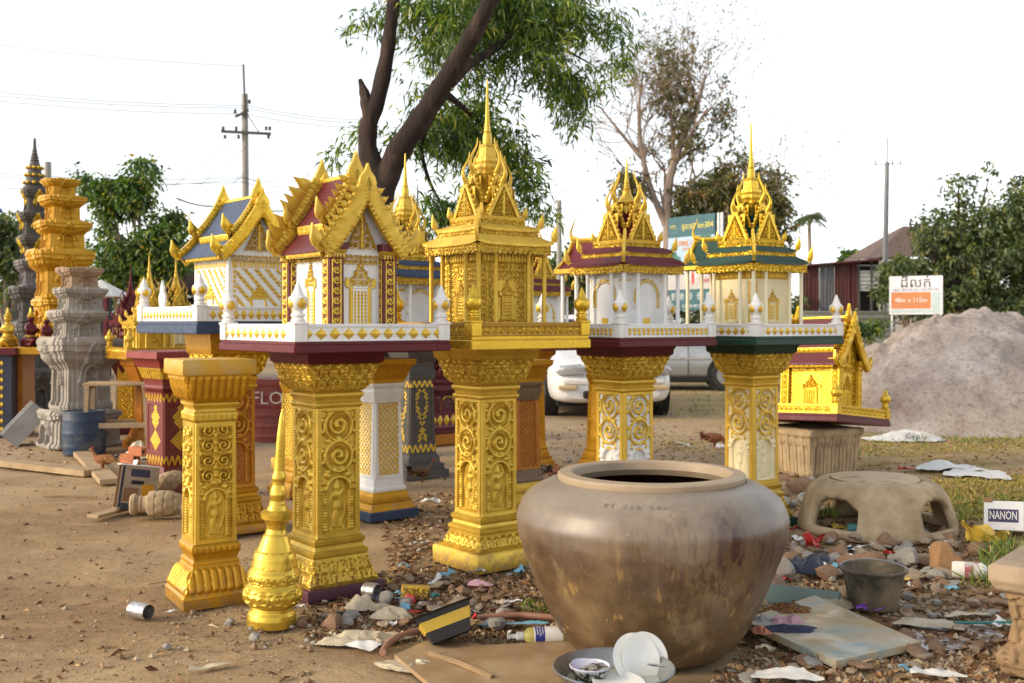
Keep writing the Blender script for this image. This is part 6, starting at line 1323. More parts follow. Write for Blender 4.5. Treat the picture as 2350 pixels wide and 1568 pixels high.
def crown(name, parent, clusters, n, L, W, m, seed, droop=.8, spray=9, spl=.25, gap=-.22, thin=0.0):
    """clusters: (centre, radii, weight); leaves hang in short sprays scattered through each cluster"""
    rng = np.random.default_rng(seed); w_ = np.array([c[2] for c in clusters], float); w_ /= w_.sum(); ns = max(1, n // spray)
    k = rng.choice(len(clusters), ns, p=w_); C0 = np.array([c[0] for c in clusters])[k]; Rr = np.array([c[1] if hasattr(c[1], '__len__') else (c[1],) * 3 for c in clusters])[k]
    u = rng.normal(size=(ns, 3)); u /= np.linalg.norm(u, axis=1)[:, None]; S0 = C0 + u * Rr * (rng.random(ns)[:, None] ** .45)
    if thin: nz = Nz(seed + 5, 3, thin); keep = nz(*S0.T) > gap; S0 = S0[keep]; ns = len(S0)
    sd_ = rng.normal(size=(ns, 3)) * [1, 1, .5] + [0, 0, -droop]; sd_ /= np.linalg.norm(sd_, axis=1)[:, None]
    t = rng.random((ns, spray)); P = (S0[:, None] + sd_[:, None] * (t * spl)[..., None] + rng.normal(size=(ns, spray, 3)) * spl * .12).reshape(-1, 3)
    D = (sd_[:, None] * .6 + rng.normal(size=(ns, spray, 3)) * .55 + np.array([0, 0, -droop * .6])).reshape(-1, 3); N_ = len(P)
    V, F = leaves(P, D, L * rng.uniform(.6, 1.3, N_), W * rng.uniform(.7, 1.3, N_), rng)
    tone = np.clip(np.repeat(rng.normal(.45, .17, ns), spray) + rng.normal(0, .12, N_), 0, 1)
    b = MB(); b.add(V, F, None, 0, np.repeat(tone, 5)); return b.build(name, m, parent, False)
M_bark = NT('eucalypt_bark'); M_barkm = M_bark.done(M_bark.bsdf(M_bark.ramp(M_bark.noise(7, 7, .7, 'Object', 0, (1, 1, .18)), [(.3, '#17100d'), (.5, '#2e211a'), (.7, '#57443a')]), .9, 0, M_bark.bump(M_bark.noise(14, 8, .75, 'Object', 0, (1, 1, .15)), 1.0, .06)))
M_palebark = paint('pale_bark', (.27, .21, .17), (.14, .10, .08), .9, 0, 3, .6, .5, 12)
M_euc = leafmat('eucalypt_leaf', [(.0, '#22380f'), (.35, '#45651c'), (.6, '#6d8a2b'), (.82, '#a0ab40'), (1, '#c2b147')], .50)
M_leafg = leafmat('bright_leaf', [(.0, '#1c3010'), (.4, '#3c5d1c'), (.65, '#6a8a2c'), (.85, '#a9a53a'), (1, '#c9a23a')], .40)
M_leafd = leafmat('hazed_leaf', [(.0, '#2b3a20'), (.4, '#4a5d30'), (.7, '#6d7b42'), (1, '#98924c')], .34)  # ramp lightened slightly, distance haze put into the leaf colour
M_leafb = leafmat('brown_leaf', [(.0, '#34371d'), (.35, '#565a2c'), (.6, '#77743c'), (.82, '#8c6e3a'), (1, '#a57c44')], .38)
def limb(b, pts, r, n=9, k=6, seed=0, amp=.03):
    pts = np.array([tuple(p) for p in pts]); m = (len(pts) - 1) * k + 1; s = np.linspace(0, len(pts) - 1, m); i = np.arange(len(pts))
    P = np.stack([np.interp(s, i, pts[:, j]) for j in range(3)], 1); rr = np.interp(s, i, r); rr = rr * (1 + .05 * np.sin(s * 7 + seed))
    for _ in range(3): P[1:-1] = (P[:-2] + 2 * P[1:-1] + P[2:]) / 4
    b.tube(P, rr, n); return P, rr
# eucalyptus
YE = 10.0; base = T(880, 1044, YE); e = lambda px, py, dy=0: np.array(T(px, py, YE + dy)) - np.array((base.x, YE, 0))
t = thing('eucalyptus_tree', 'forked dark barked eucalyptus with hanging leaves, growing behind the shrines', 'tree', (base.x, YE, 0))
b = MB(); limb(b, [e(880, 1044), e(878, 800), e(872, 600), e(872, 430), e(842, 345), e(845, 285), e(868, 225), e(888, 130), e(898, 50), e(910, -60), e(915, -200)], [.18, .15, .14, .125, .095, .085, .08, .07, .062, .055, .04], 12); b.build('trunk', M_barkm, t)
b = MB(); limb(b, [e(868, 480), e(885, 410), e(915, 345, -.1), (e(965, 275, -.2)), e(1010, 205, -.3), e(1062, 120, -.4), e(1105, 45, -.5), e(1150, -50, -.6), e(1180, -180, -.7)], [.13, .12, .115, .105, .098, .086, .076, .062, .04], 12); b.build('limb', M_barkm, t)
b = MB(); limb(b, [e(852, 285), e(842, 240), e(836, 212), e(826, 182)], [.075, .065, .05, .018], 8); b.build('broken_limb', M_barkm, t)
b = MB(); limb(b, [e(1035, 190, -.35), e(1085, 140, .1), e(1130, 118, .3), e(1185, 70, .6), e(1260, 30, .9)], [.055, .05, .042, .03, .012], 7)
limb(b, [e(1000, 240, -.2), e(960, 330, .4), e(985, 420, .7), e(1030, 500, .8)], [.05, .03, .02, .008], 6); limb(b, [e(1185, 70, .6), e(1290, 110, .9), e(1360, 150, 1.0)], [.025, .018, .006], 6)
limb(b, [e(1010, 205, -.3), e(1080, 260, .5), e(1150, 330, .8)], [.04, .025, .008], 6); b.build('side_branch', M_barkm, t)
cl = []
def ec(px, py, rpx, w_=1, dy=0, sq=1.0): cl.append((e(px, py, dy), (rpx / F * YE, rpx / F * YE * 1.1, rpx / F * YE * sq), w_ * (rpx / 100.) ** 2))
for a in ((1010, 35, 70, 1.1), (985, 110, 55, 1.0, .3), (1100, 165, 95, 1.0, .8), (1200, 60, 90, .8, .9), (1290, 70, 95, 1.1, 1.0), (1370, 120, 80, 1.3, 1.0), (1310, 190, 55, 1.0, .9), (1410, 60, 50, .5, 1), (1320, 265, 32, .5, 1), (1240, 130, 70, .9, .5), (1150, 260, 85, 1.1, .9), (1060, 300, 95, 1.2, .7), (960, 300, 60, .8, .5), (1000, 410, 75, 1.3, .8), (1080, 400, 80, 1.0, .9), (1180, 370, 65, .9, .9), (1215, 430, 40, .7, .9), (1030, 490, 50, 1.0, .8), (1120, 480, 60, .8, 1), (1195, 300, 50, .8, .9), (900, 330, 45, .7, .5), (820, 300, 42, .9, .3), (800, 350, 30, .6, .3), (850, 20, 45, .5, .4), (940, 15, 60, .4, .3), (1580, 12, 14, .12, 1.0), (1440, 100, 30, .2, 1), (1240, 480, 30, .3, 1), (1100, 30, 110, .9, .8), (970, 200, 45, .6, .4), (1000, -80, 160, .5, .5), (1250, -60, 160, .6, .6)): ec(*a)
crown('foliage', t, cl, 46000, .105, .022, M_euc, 3, .62, 9, .26, gap=-.08, thin=6.5)
# bare tree with thin leaves
YB = 27.0
def grow(b, p, d, L, r, depth, rng, tips, up=.12):
    k = 5; pts = [p]; dd = np.array(d, float)
    for i in range(k): dd = dd + rng.normal(size=3) * .16 + np.array([0, 0, up * .4]); dd /= np.linalg.norm(dd); pts.append(pts[-1] + dd * L / k)
    rr = np.linspace(r, r * .62, k + 1); b.tube(pts, rr, 7 if r > .03 else 4 if r > .012 else 3)
    if depth == 0: tips.append(pts[-1]); return
    for j in range(rng.integers(2, 4) if depth < 5 else 3):
        s_ = rng.uniform(.55, 1); q = pts[int(s_ * k)]; nd = dd + rng.normal(size=3) * [.62, .5, .45]; nd /= np.linalg.norm(nd); grow(b, q, nd, L * rng.uniform(.60, .82), r * rng.uniform(.48, .66), depth - 1, rng, tips, up)
p0 = T(1520, 893, YB); t = thing('bare_tree', 'nearly bare pale barked tree with brown leaf clumps right of the eucalyptus', 'tree', (p0.x, YB, 0))
f_ = lambda px, py, dy=0: np.array(T(px, py, YB + dy)) - np.array((p0.x, YB, 0))
b = MB(); tr_ = [([f_(1528, 893), f_(1530, 700), f_(1535, 560), f_(1530, 430), f_(1560, 330), f_(1600, 250), f_(1620, 170)], [.20, .16, .14, .12, .09, .06, .03]), ([f_(1530, 520), f_(1490, 430), f_(1470, 340), f_(1465, 250), f_(1475, 170)], [.10, .085, .065, .045, .02]), ([f_(1470, 360), f_(1420, 300), f_(1380, 250)], [.06, .04, .02]), ([f_(1545, 400), f_(1545, 300), f_(1530, 200)], [.07, .05, .02]), ([f_(1560, 540), f_(1620, 470), f_(1690, 440), f_(1730, 420)], [.07, .055, .04, .02])]
rng = np.random.default_rng(21); tips = []
for pts, r in tr_: P_, rr_ = limb(b, pts, r, 8, 5); 
b.build('trunk', M_palebark, t); b = MB()
for pts, r in tr_:
    P_ = np.array([tuple(q) for q in pts])
    for i in range(2 if len(P_) > 3 else 1, len(P_)):
        for _ in range(4 if i < len(P_) - 1 else 5):
            dd = (P_[i] - P_[i - 1]); dd /= np.linalg.norm(dd); nd = dd + rng.normal(size=3) * [.75, .6, .4]; nd /= np.linalg.norm(nd); q = P_[i - 1] + (P_[i] - P_[i - 1]) * rng.uniform(.2, 1)
            grow(b, q, nd, rng.uniform(.85, 1.75), r[i] * .33 + .004, 4, rng, tips)
o = b.build('twigs', M_palebark, t); o['kind'] = 'stuff'
cl = [(f_(px, py), (r / F * YB,) * 3, w_) for px, py, r, w_ in ((1480, 150, 75, .8), (1560, 140, 80, .9), (1615, 200, 65, .8), (1540, 215, 60, .6), (1440, 430, 42, 1.1), (1400, 465, 30, .5), (1650, 260, 40, .4), (1590, 330, 55, .5), (1480, 250, 50, .4), (1660, 340, 50, .3), (1560, 270, 60, .5), (1500, 350, 60, .25))]
crown('foliage', t, cl, 10500, .10, .055, M_leafb, 9, .5, 6, .28, thin=3.5)
tp = np.array(tips); k = rng.choice(len(tp), min(len(tp), 1700), replace=False); V, F_ = leaves(tp[k] + rng.normal(size=(len(k), 3)) * .05, rng.normal(size=(len(k), 3)) + [0, 0, -.8], rng.uniform(.05, .10, len(k)), rng.uniform(.03, .05, len(k)), rng)
MB().add(V, F_, None, 0, np.repeat(rng.uniform(.4, 1, len(k)), 5)).build('tip_leaves', M_leafb, t, False)
def bush_tree(label, px, pyb, Y, clusters, n, L, W, m, seed, trunk=.12, nm='leafy_tree', droop=.45, thin=4.0, cat='tree', grp=None, tilt=0):
    p = T(px, 742 + F * H / Y, Y); t = thing(nm, label, cat, (p.x, Y, 0), group=grp); o0 = np.array((p.x, Y, 0)); cs = [(np.array(T(a, b_, Y + (c[4] if len(c) > 4 else 0))) - o0, (c[2] / F * Y, c[2] / F * Y * .9, c[2] / F * Y * .85), c[3] * (c[2] / 100.) ** 2) for c in clusters for a, b_ in [c[:2]]]
    b = MB(); top = max(c[0][2] for c in cs); limb(b, [(0, 0, 0), (.05, 0, top * .3), (tilt, 0, top * .62)], [trunk, trunk * .8, trunk * .5], 9)
    for c in cs: limb(b, [(tilt * .5, 0, top * .35), (c[0] * .5 + np.array((tilt * .3, 0, top * .22))), c[0]], [trunk * .5, trunk * .28, .01], 5, 3)
    b.build('trunk', M_palebark if trunk < .2 else M_barkm, t); crown('foliage', t, cs, n, L, W, m, seed, droop, 7, L * 2.2, thin=thin); return t
bush_tree('large dark leafy tree filling the right edge behind the sand heap', 2200, 0, 26, [(2085, 610, 50, .9), (2115, 560, 55, .9), (2060, 650, 40, .8), (2155, 520, 60, .9), (2100, 690, 60, 1), (2300, 560, 120, 1), (2230, 600, 110, 1), (2330, 470, 85, 1), (2240, 480, 55, .7), (2200, 420, 42, .35), (2270, 410, 45, .5), (2150, 590, 60, .9), (2120, 640, 45, .7), (2390, 600, 130, 1.1), (2220, 690, 90, 1), (2330, 690, 100, 1), (2380, 450, 70, .8), (2420, 520, 120, 1)], 46000, .115, .060, M_leafd, 31, .25, thin=3.5)
bush_tree('green bushy tree with yellow flowers behind the grey tower', 320, 0, 16.5, [(320, 400, 40, .8), (305, 450, 60, 1), (350, 480, 60, 1), (290, 520, 70, 1.1), (370, 540, 60, 1.1), (330, 590, 80, 1.1), (260, 580, 60, 1), (245, 450, 45, .7), (225, 430, 35, .6), (400, 500, 35, .6), (395, 590, 50, .7), (320, 365, 20, .5), (190, 410, 30, .5), (270, 620, 60, .9)], 20000, .10, .042, M_leafg, 32, .10, thin=6)
bush_tree('dark leafy tree at the far left behind the grey gilded tower', 15, 0, 20, [(10, 520, 50, 1), (20, 590, 60, 1), (-40, 560, 90, 1), (60, 600, 50, .9), (30, 650, 60, 1)], 6000, .14, .07, M_leafd, 33, .12)
bush_tree('brown green round tree behind the teal billboard', 1690, 0, 27, [(1690, 420, 65, 1), (1760, 430, 60, 1), (1630, 450, 70, 1), (1720, 490, 85, 1.1), (1600, 500, 60, .9), (1790, 480, 40, .7), (1640, 540, 60, .8), (1770, 530, 45, .6), (1570, 450, 40, .5), (1710, 380, 35, .5)], 22000, .12, .06, M_leafb, 34, .2, thin=3, tilt=.3)
bush_tree('low green bush seen between the gold and white pavilions', 1300, 0, 30, [(1305, 575, 32, 1), (1330, 610, 40, 1), (1270, 620, 40, 1), (1300, 660, 55, 1.2), (1350, 660, 45, 1), (1400, 640, 45, .8)], 6000, .16, .09, M_leafd, 35, .1)
bush_tree('pale hazy tree top over the rusty shed roof', 1985, 0, 48, [(1950, 590, 22, 1), (1990, 585, 22, 1), (2030, 592, 20, 1)], 1800, .2, .12, M_leafg, 36, .1)
bush_tree('dense green shrub behind the white land sign', 2080, 0, 27, [(2060, 620, 40, 1), (2090, 650, 45, 1), (2040, 660, 35, 1), (2110, 610, 35, .7)], 5000, .13, .07, M_leafd, 37, .08)
bush_tree('yellowing bush between the blue roofed house and the left tree', 445, 0, 24, [(440, 590, 28, 1), (450, 630, 32, 1), (420, 640, 30, 1)], 2500, .13, .06, M_leafg, 38, .07)
bush_tree('small weedy bush at the foot of the tin fence', 1960, 0, 24, [(1955, 745, 26, 1), (2000, 750, 24, 1)], 1600, .10, .05, M_leafg, 39, .04, 'shrub', cat='shrub')
bush_tree('dark hedge behind the cars in the middle distance', 1480, 0, 32, [(1200, 690, 60, 1), (1290, 690, 60, 1), (1400, 690, 60, 1), (1500, 680, 60, 1), (1600, 690, 60, 1), (1700, 690, 60, 1), (1790, 690, 55, 1), (1080, 690, 60, 1)], 9000, .18, .10, M_leafd, 40, .1, 'hedge', cat='hedge')
bush_tree('dark scrub behind the stalls at the far left', 500, 0, 30, [(100, 690, 60, 1), (230, 690, 60, 1), (380, 690, 60, 1), (520, 690, 60, 1), (650, 690, 60, 1), (780, 690, 60, 1), (900, 690, 60, 1), (-50, 690, 60, 1), (1000, 690, 60, 1)], 8000, .18, .10, M_leafd, 41, .1, 'hedge', cat='hedge')
bush_tree('dark hedge along the fence line at the far right', 2250, 0, 33, [(1850, 700, 40, .6), (2150, 710, 60, 1), (2250, 710, 60, 1), (2350, 710, 60, 1), (2450, 710, 60, 1)], 4500, .18, .10, M_leafd, 42, .1, 'hedge', cat='hedge')
# palm
YP = 42; p = T(1857, 700, YP); zt_ = T(0, 500, YP).z; t = thing('palm_tree', 'slim palm tree standing far behind the green roofed pavilion', 'tree', (p.x, YP, 0)); MB().tube([(0, 0, 0), (.05, 0, zt_ * .5), (0, 0, zt_)], [.10, .08, .07], 8).build('trunk', M_palebark, t)
rng = np.random.default_rng(5)
for k in range(15):
    a = k * 2.4; el = rng.uniform(-.1, 1.2); P = []; L_ = rng.uniform(.55, .75); s_ = np.linspace(0, 1, 9); pts = np.c_[np.cos(a) * np.cos(el) * s_ * L_, np.sin(a) * np.cos(el) * s_ * L_, np.sin(el) * s_ * L_ - .38 * s_ ** 2]
    b = MB().tube(pts, np.linspace(.016, .004, 9), 3, None, 0, .3); Pb = np.repeat(pts[2:], 5, 0); side = np.cross(pts[-1] - pts[0], [0, 0, 1]); side /= np.linalg.norm(side); sg = np.where(np.arange(len(Pb)) % 2, 1, -1)[:, None]
    V, F_ = leaves(Pb + rng.normal(size=Pb.shape) * .02, side * sg + (pts[-1] - pts[0]) * .6 + [0, 0, -.5], np.full(len(Pb), .26), np.full(len(Pb), .045), rng); b.add(V, F_, None, 0, rng.uniform(.2, .6, len(Pb)).repeat(5)); b.build('frond', M_leafd, t, False, loc=(0, 0, zt_))
# ------------------------------------------------------------------ sand heap
nzs = Nz(77, 5, .9); n1, n2 = 240, 150; th = np.linspace(0, 2 * np.pi, n1, endpoint=False); tt = np.linspace(0, 1, n2); A, B_ = np.meshgrid(th, tt, indexing='ij')
RX, RY = 2.75, 2.0; X = B_ * RX * np.cos(A); Y = B_ * RY * np.sin(A)
Z = 1.22 * np.clip(1 - B_ ** 2.3, 0, 1) ** 1.0; nzf = Nz(78, 5, 3.0); rid = nzs(X, Y); Z = Z * (1 + .16 * rid) + .20 * (1 - B_) ** .5 * (np.abs(nzf(X, Y)) - .3) * (B_ < .99) + .12 * (1 - np.abs(Nz(79, 4, 4)(X, Y))) ** 2 * (1 - B_ ** 4)
for hx, hy, hr, hd in ((.75, -1.15, .40, .42), (.30, -.70, .30, .24), (-.25, -1.0, .25, .18), (1.35, -.7, .3, .2), (.1, -1.35, .24, .16), (.55, -.35, .35, .14), (-.7, -1.1, .25, .12)): Z = Z - hd * np.exp(-((X - hx) ** 2 + ((Y - hy) * 1.3) ** 2) / hr ** 2)
Z = np.maximum(Z, 0) * (1 - B_ ** 14)
M_sd = NT('pale_sand'); sc_ = M_sd.ramp(M_sd.noise(1.6, 8, .65), [(.28, '#8d7c72'), (.48, '#b3a59b'), (.7, '#d2c8c0')]); sc_ = M_sd.mix(.5, sc_, M_sd.ramp(M_sd.noise(22, 6, .7), [(.34, '#7d6a60'), (.5, '#ffffff')]), 'MULTIPLY')
o = MB().grid(np.stack([X, Y, Z], -1), wrapu=True).build('sand_heap', M_sd.done(M_sd.bsdf(sc_, .95, 0, M_sd.bump(M_sd.noise(18, 9, .75), .9, .05), .15)), None, sharp=0, loc=(6.25, 13.4, -.02)); tag(o, 'large heap of pale pinkish grey sand at right', 'sand heap')
# ------------------------------------------------------------------ chickens
def chicken(label, loc, rz, s, cols, peck=False):
    """head toward +x; loft along the spine, legs fused into one body"""
    t = thing('chicken', label, 'chicken', (loc[0], loc[1], 0), rz, 'chickens pecking around the yard'); b = MB()
    sp = [(-.50, .62, .03, .05), (-.42, .62, .09, .10), (-.28, .58, .15, .17), (-.08, .54, .185, .21), (.10, .54, .175, .205), (.24, .58, .13, .165)]
    hd = [(.32, .66, .085, .10), (.39, .78, .06, .065), (.43, .88, .052, .055), (.47, .95, .055, .06), (.54, .95, .03, .03)] if not peck else [(.34, .55, .09, .10), (.44, .42, .065, .07), (.50, .28, .055, .055), (.55, .17, .055, .06), (.59, .10, .03, .03)]
    P = []; 
    pts = np.array(sp + hd); s_ = np.linspace(0, len(pts) - 1, 44); i = np.arange(len(pts)); q = np.stack([np.interp(s_, i, pts[:, j]) for j in range(4)], 1)
    for _ in range(4): q[1:-1] = (q[:-2] + 2 * q[1:-1] + q[2:]) / 4
    th = np.arange(16) * 2 * np.pi / 16; tg = np.gradient(q[:, [0, 1]], axis=0); tg /= np.linalg.norm(tg, axis=1)[:, None]
    G_ = np.stack([np.stack([q[:, 0] - tg[:, 1] * q[:, 3] * np.sin(a), q[:, 2] * np.cos(a), q[:, 1] + tg[:, 0] * q[:, 3] * np.sin(a)], -1) for a in th]) * s
    b.grid(G_, None, 0, None, wrapu=True); b.add(G_[:, 0], [list(range(16))]); b.add(G_[:, -1], [list(range(16))[::-1]])
    for sy in (-.07, .07): b.tube(np.array([(.02, sy, .42), (.05, sy, .30), (.0, sy, .16), (.02, sy, .03)]) * s, np.array([.085, .055, .024, .020]) * s, 7)
    o = b.build('body', cols[0], t); m = o.modifiers.new('r', 'REMESH'); m.mode = 'VOXEL'; m.voxel_size = .022 * s; m.use_smooth_shade = True
    for sy in (-.07, .07):
        b = MB()
        for a in (-.5, 0, .5): b.tube(np.array([(.02, sy, .025), (.02 + .11 * math.cos(a), sy + .11 * math.sin(a), .012)]) * s, .012 * s, 5)
        b.tube(np.array([(.02, sy, .025), (-.05, sy, .012)]) * s, .011 * s, 5); b.tube(np.array([(.0, sy, .17), (.02, sy, .02)]) * s, .019 * s, 6); b.build('foot', cols[2], t)
    hx, hz = (.54, .95) if not peck else (.59, .10); b = MB().lathe([(.024, 0), (.018, .03), (.001, .065)], 8, Tr(hx * s, 0, hz * s) @ Ry(np.pi / 2 + (.1 if not peck else .9)) @ Sc(s, s, s)); b.build('beak', cols[2], t)
    cx, cz = (.46, 1.0) if not peck else (.60, .22); b = MB().plate([(-.05, 0), (.05, 0), (.06, .03), (.03, .03), (.02, .055), (0, .03), (-.02, .05), (-.04, .025)], .02, Tr(cx * s, 0, cz * s) @ Ry(0 if not peck else .9) @ Sc(s, s, s)); b.build('comb', M_redw, t)
    rng = np.random.default_rng(int(abs(loc[0]) * 100)); wing = MB(); 
    for sy in (-1, 1):
        n = 46; P0 = np.c_[rng.uniform(-.38, .12, n), sy * rng.uniform(.13, .19, n), rng.uniform(.48, .66, n)] * s; D0 = np.c_[-np.ones(n), rng.normal(0, .12, n), rng.normal(-.15, .15, n)]; V, F_ = leaves(P0, D0, np.full(n, .20 * s), np.full(n, .075 * s), rng, .1); b = MB().add(V, F_, None, 0, rng.random(n).repeat(5)); b.build('wing', cols[1], t, False)
    n = 26; P0 = np.c_[rng.uniform(-.46, -.34, n), rng.normal(0, .05, n), rng.uniform(.58, .72, n)] * s; D0 = np.c_[-np.ones(n), rng.normal(0, .25, n), rng.uniform(.1, .9, n)]; V, F_ = leaves(P0, D0, rng.uniform(.16, .30, n) * s, np.full(n, .06 * s), rng, .1); MB().add(V, F_, None, 0, rng.random(n).repeat(5)).build('tail', cols[3], t, False)
    for sy in (-1, 1): MB().blob((((.485 if not peck else .575)) * s, sy * .048 * s, ((.965 if not peck else .175)) * s), (.011 * s,) * 3, 6).build('eye', M_black, t)
fe = lambda n, a, b_, c_: leafmat(n, [(0, a), (.5, b_), (1, c_)], .1); M_leg = paint('hen_leg', (.50, .36, .13), None, .6)
ch1 = (paint('rust_plumage', (.27, .10, .03), (.12, .04, .015), .8, 0, 30, .7, .6, 120), fe('tan_feather', '#6b4420', '#b8854a', '#d8b078'), M_leg, fe('dark_feather', '#1f1510', '#3a2616', '#6b4420'))
ch2 = (paint('brown_plumage', (.12, .065, .03), (.04, .025, .015), .8, 0, 30, .7, .6, 120), fe('brown_feather', '#2a1a0e', '#5c3a1c', '#8d6434'), M_leg, fe('black_feather', '#0d0b0a', '#1d1512', '#3b2817'))
ch3 = (paint('black_plumage', (.035, .022, .016), (.015, .01, .01), .8, 0, 30, .7, .6, 120), fe('sooty_feather', '#100c0a', '#2c1c12', '#4a3018'), M_leg, fe('black_feather2', '#0b0908', '#17110e', '#2b1d12'))
ch4 = (paint('red_brown_plumage', (.22, .075, .035), (.11, .035, .018), .8, 0, 30, .7, .6, 120), fe('red_feather', '#4a1f10', '#7a3c1e', '#a8663a'), M_leg, fe('buff_feather', '#5b3018', '#8a5a34', '#b58a5a'))
chicken('young rust and tan chicken standing at the plank, facing left', G(238, 1086), R(180), .21, ch1)
chicken('brown hen walking right between the white and gold pedestals', G(968, 1116), R(20), .20, ch2)
chicken('black hen behind the jar, turned away to the left', G(1240, 1108), R(140), .19, ch3)
chicken('red brown hen pecking the ground left of the green slab pedestal', G(1638, 1036), R(-25), .24, ch4, True)

# ------------------------------------------------------------------ rubble, rubbish, leaves
rk = [paint('rubble_tan', (.34, .26, .18), (.20, .14, .09), .9, 0, 5, .6, .5, 30), paint('rubble_grey', (.30, .28, .25), (.17, .15, .13), .9, 0, 5, .6, .5, 30), paint('rubble_brown', (.25, .15, .09), (.14, .08, .045), .9, 0, 5, .6, .5, 30)]
RM = [rock_mesh('rubble_stone', rk[i % 3], 100 + i, 12, 11, (.5, .7, .85)[i % 3]) for i in range(12)]
CM = [rock_mesh('rubble_chip', rk[i % 3], 200 + i, 10, 8, .32) for i in range(6)]
rng = np.random.default_rng(4)
def stones(n, poly, smin, smax, label, group, meshes, nm='rubble_stone', cat='stone'):
    """poly: (x0, y0, x1, y1) patch measured on the ground"""
    for i in range(n):
        px, py = rng.uniform(poly[0], poly[2]), rng.uniform(poly[1], poly[3]); g = G(px, py); s = smin * (smax / smin) ** (rng.random() ** 1.8)
        if math.hypot(g.x - .54, g.y - 4.09) < .36 + s: continue
        k_ = rng.integers(len(meshes)); o = placed(nm, meshes[k_], None, (g.x, g.y, s * .25), (rng.normal(0, .25), rng.normal(0, .25), rng.uniform(0, 6.28)), s); tag(o, label.replace('@', ('tan', 'grey', 'brown')[k_ % 3]), cat, group)
gA = 'rubble stones right of the jar'; lA = '@ broken stone in the rubble between the jar and the concrete ring'
stones(70, (1810, 1225, 2190, 1330), .022, .075, lA, gA, RM); stones(26, (1790, 1080, 1880, 1190), .03, .075, '@ rubble stone at the foot of the white and gold pedestal, behind the jar', 'rubble behind the jar', RM)
stones(34, (2060, 1240, 2350, 1420), .02, .06, 'small @ rubble stone at the right edge, around the white bottle', 'rubble at the right edge', RM)
stones(42, (740, 1345, 1190, 1440), .014, .045, 'small @ stone in the rubbish between the gold pedestals and the jar', 'stones before the gold pedestals', RM)
stones(40, (930, 1250, 1220, 1360), .014, .040, '@ stone chip on the reddish earth before the all gold pedestal', 'chips before the all gold pedestal', CM, 'rubble_chip', 'stone chip')
stones(28, (1640, 1500, 2200, 1568), .02, .06, 'flat @ stone chip at the bottom right foreground', 'chips in the right foreground', CM, 'rubble_chip', 'stone chip')
stones(26, (380, 1400, 780, 1500), .010, .028, 'small @ pebble on the earth around the gold finial', 'pebbles round the finial', RM, 'pebble', 'pebble')
stones(26, (1180, 1040, 1330, 1130), .02, .06, 'earthy @ stone on the ground behind the jar at left', 'stones behind the jar at left', RM)
stones(46, (1790, 1230, 2200, 1350), .03, .075, '@ flat broken slab piece in the rubble right of the jar', 'flat pieces right of the jar', CM, 'stone_shard', 'stone shard')
stones(40, (760, 1340, 1210, 1440), .018, .05, '@ flat shard lying in the rubbish left of the jar', 'flat shards left of the jar', CM, 'stone_shard', 'stone shard')
stones(24, (1950, 1340, 2350, 1500), .02, .05, '@ flat shard around the bucket and wet patch', 'flat shards round the bucket', CM, 'stone_shard', 'stone shard')
def rock1(label, px, py, s, seed, m, flat=.8, rz=0, sz=(1, 1, 1)):
    g = G(px, py); o = placed('boulder', rock_mesh('boulder', m, seed, 20, 12, flat), None, (g.x, g.y, s * flat * .55), (0, 0, rz), (s * sz[0], s * sz[1], s * sz[2])); tag(o, label, 'rock')
rock1('large orange brown rock in the rubble right of the ring', 2165, 1308, .105, 301, paint('orange_rock', (.34, .19, .085), (.20, .10, .05), .9, 0, 4, .6, .6, 25), .8)
rock1('reddish block lying behind the white pedestal foot', 1832, 1128, .11, 302, rk[2], .7); rock1('grey broken lump beside the orange rock', 2080, 1300, .075, 303, rk[1], .8, 1); rock1('brown earthy clod in front of the concrete ring', 1990, 1305, .12, 304, rk[2], .5)
rock1('grey rounded stone at the jar side right', 1795, 1328, .085, 305, rk[1], .8, .5); rock1('smooth brown stone lying against the jar foot right', 1770, 1352, .09, 306, rk[2], .6)
rock1('pale flat stone lying in front of the all gold pedestal', 1060, 1392, .062, 307, rk[0], .55); rock1('brown lump left of the cloth heap near the finial', 765, 1442, .045, 308, rk[2], .8); rock1('grey stone beside the tin can at the purple slab', 886, 1388, .04, 309, rk[1], 1.1)
rock1('broken brick lying by the ochre pedestal behind', 1265, 1090, .08, 310, paint('brick_lump', (.30, .12, .06), None, .9), .7)
# papers, films, plastics
def bit(label, cat, nm, px, py, w_, d_, amp, m, seed, rz=0): return crumpled(nm, label, cat, G(px, py), (w_, d_), amp, m, seed, rz, nu=14, nv=12, z=.006)
M_paper = paint('white_paper', (.72, .71, .68), (.50, .46, .38), .8, 0, 9, .4, .2, 30)
bit('printed white sheet lying torn in the rubble right of the jar', 'paper', 'paper_sheet', 1945, 1272, .24, .13, .04, M_paper, 1, R(30))
bit('red snack wrapper standing crumpled in the rubble', 'wrapper', 'snack_wrapper', 1868, 1262, .10, .08, .09, M_redw, 2, R(40))
bit('yellow plastic scrap under the concrete ring', 'wrapper', 'plastic_scrap', 1930, 1216, .12, .05, .03, M_yelw, 3, R(10)); bit('yellow brown leaf shaped film at the white carton', 'wrapper', 'plastic_film', 2265, 1250, .17, .12, .10, M_yelw, 4, R(-20))
bit('violet wrapper curled at the bucket foot', 'wrapper', 'violet_wrapper', 2000, 1406, .13, .035, .04, M_violet, 5, R(-15)); bit('pale blue plastic strip beside the hose', 'plastic strip', 'plastic_strip', 1175, 1437, .26, .035, .012, M_bluew, 6, R(4))
bit('long red wrapper lying left of the yellow tub', 'wrapper', 'red_wrapper', 985, 1412, .17, .04, .022, M_redw, 7, R(-8)); bit('red wrapper lying near the jar on the right rubble', 'wrapper', 'red_wrapper', 1790, 1340, .10, .06, .04, M_redw, 8, R(15))
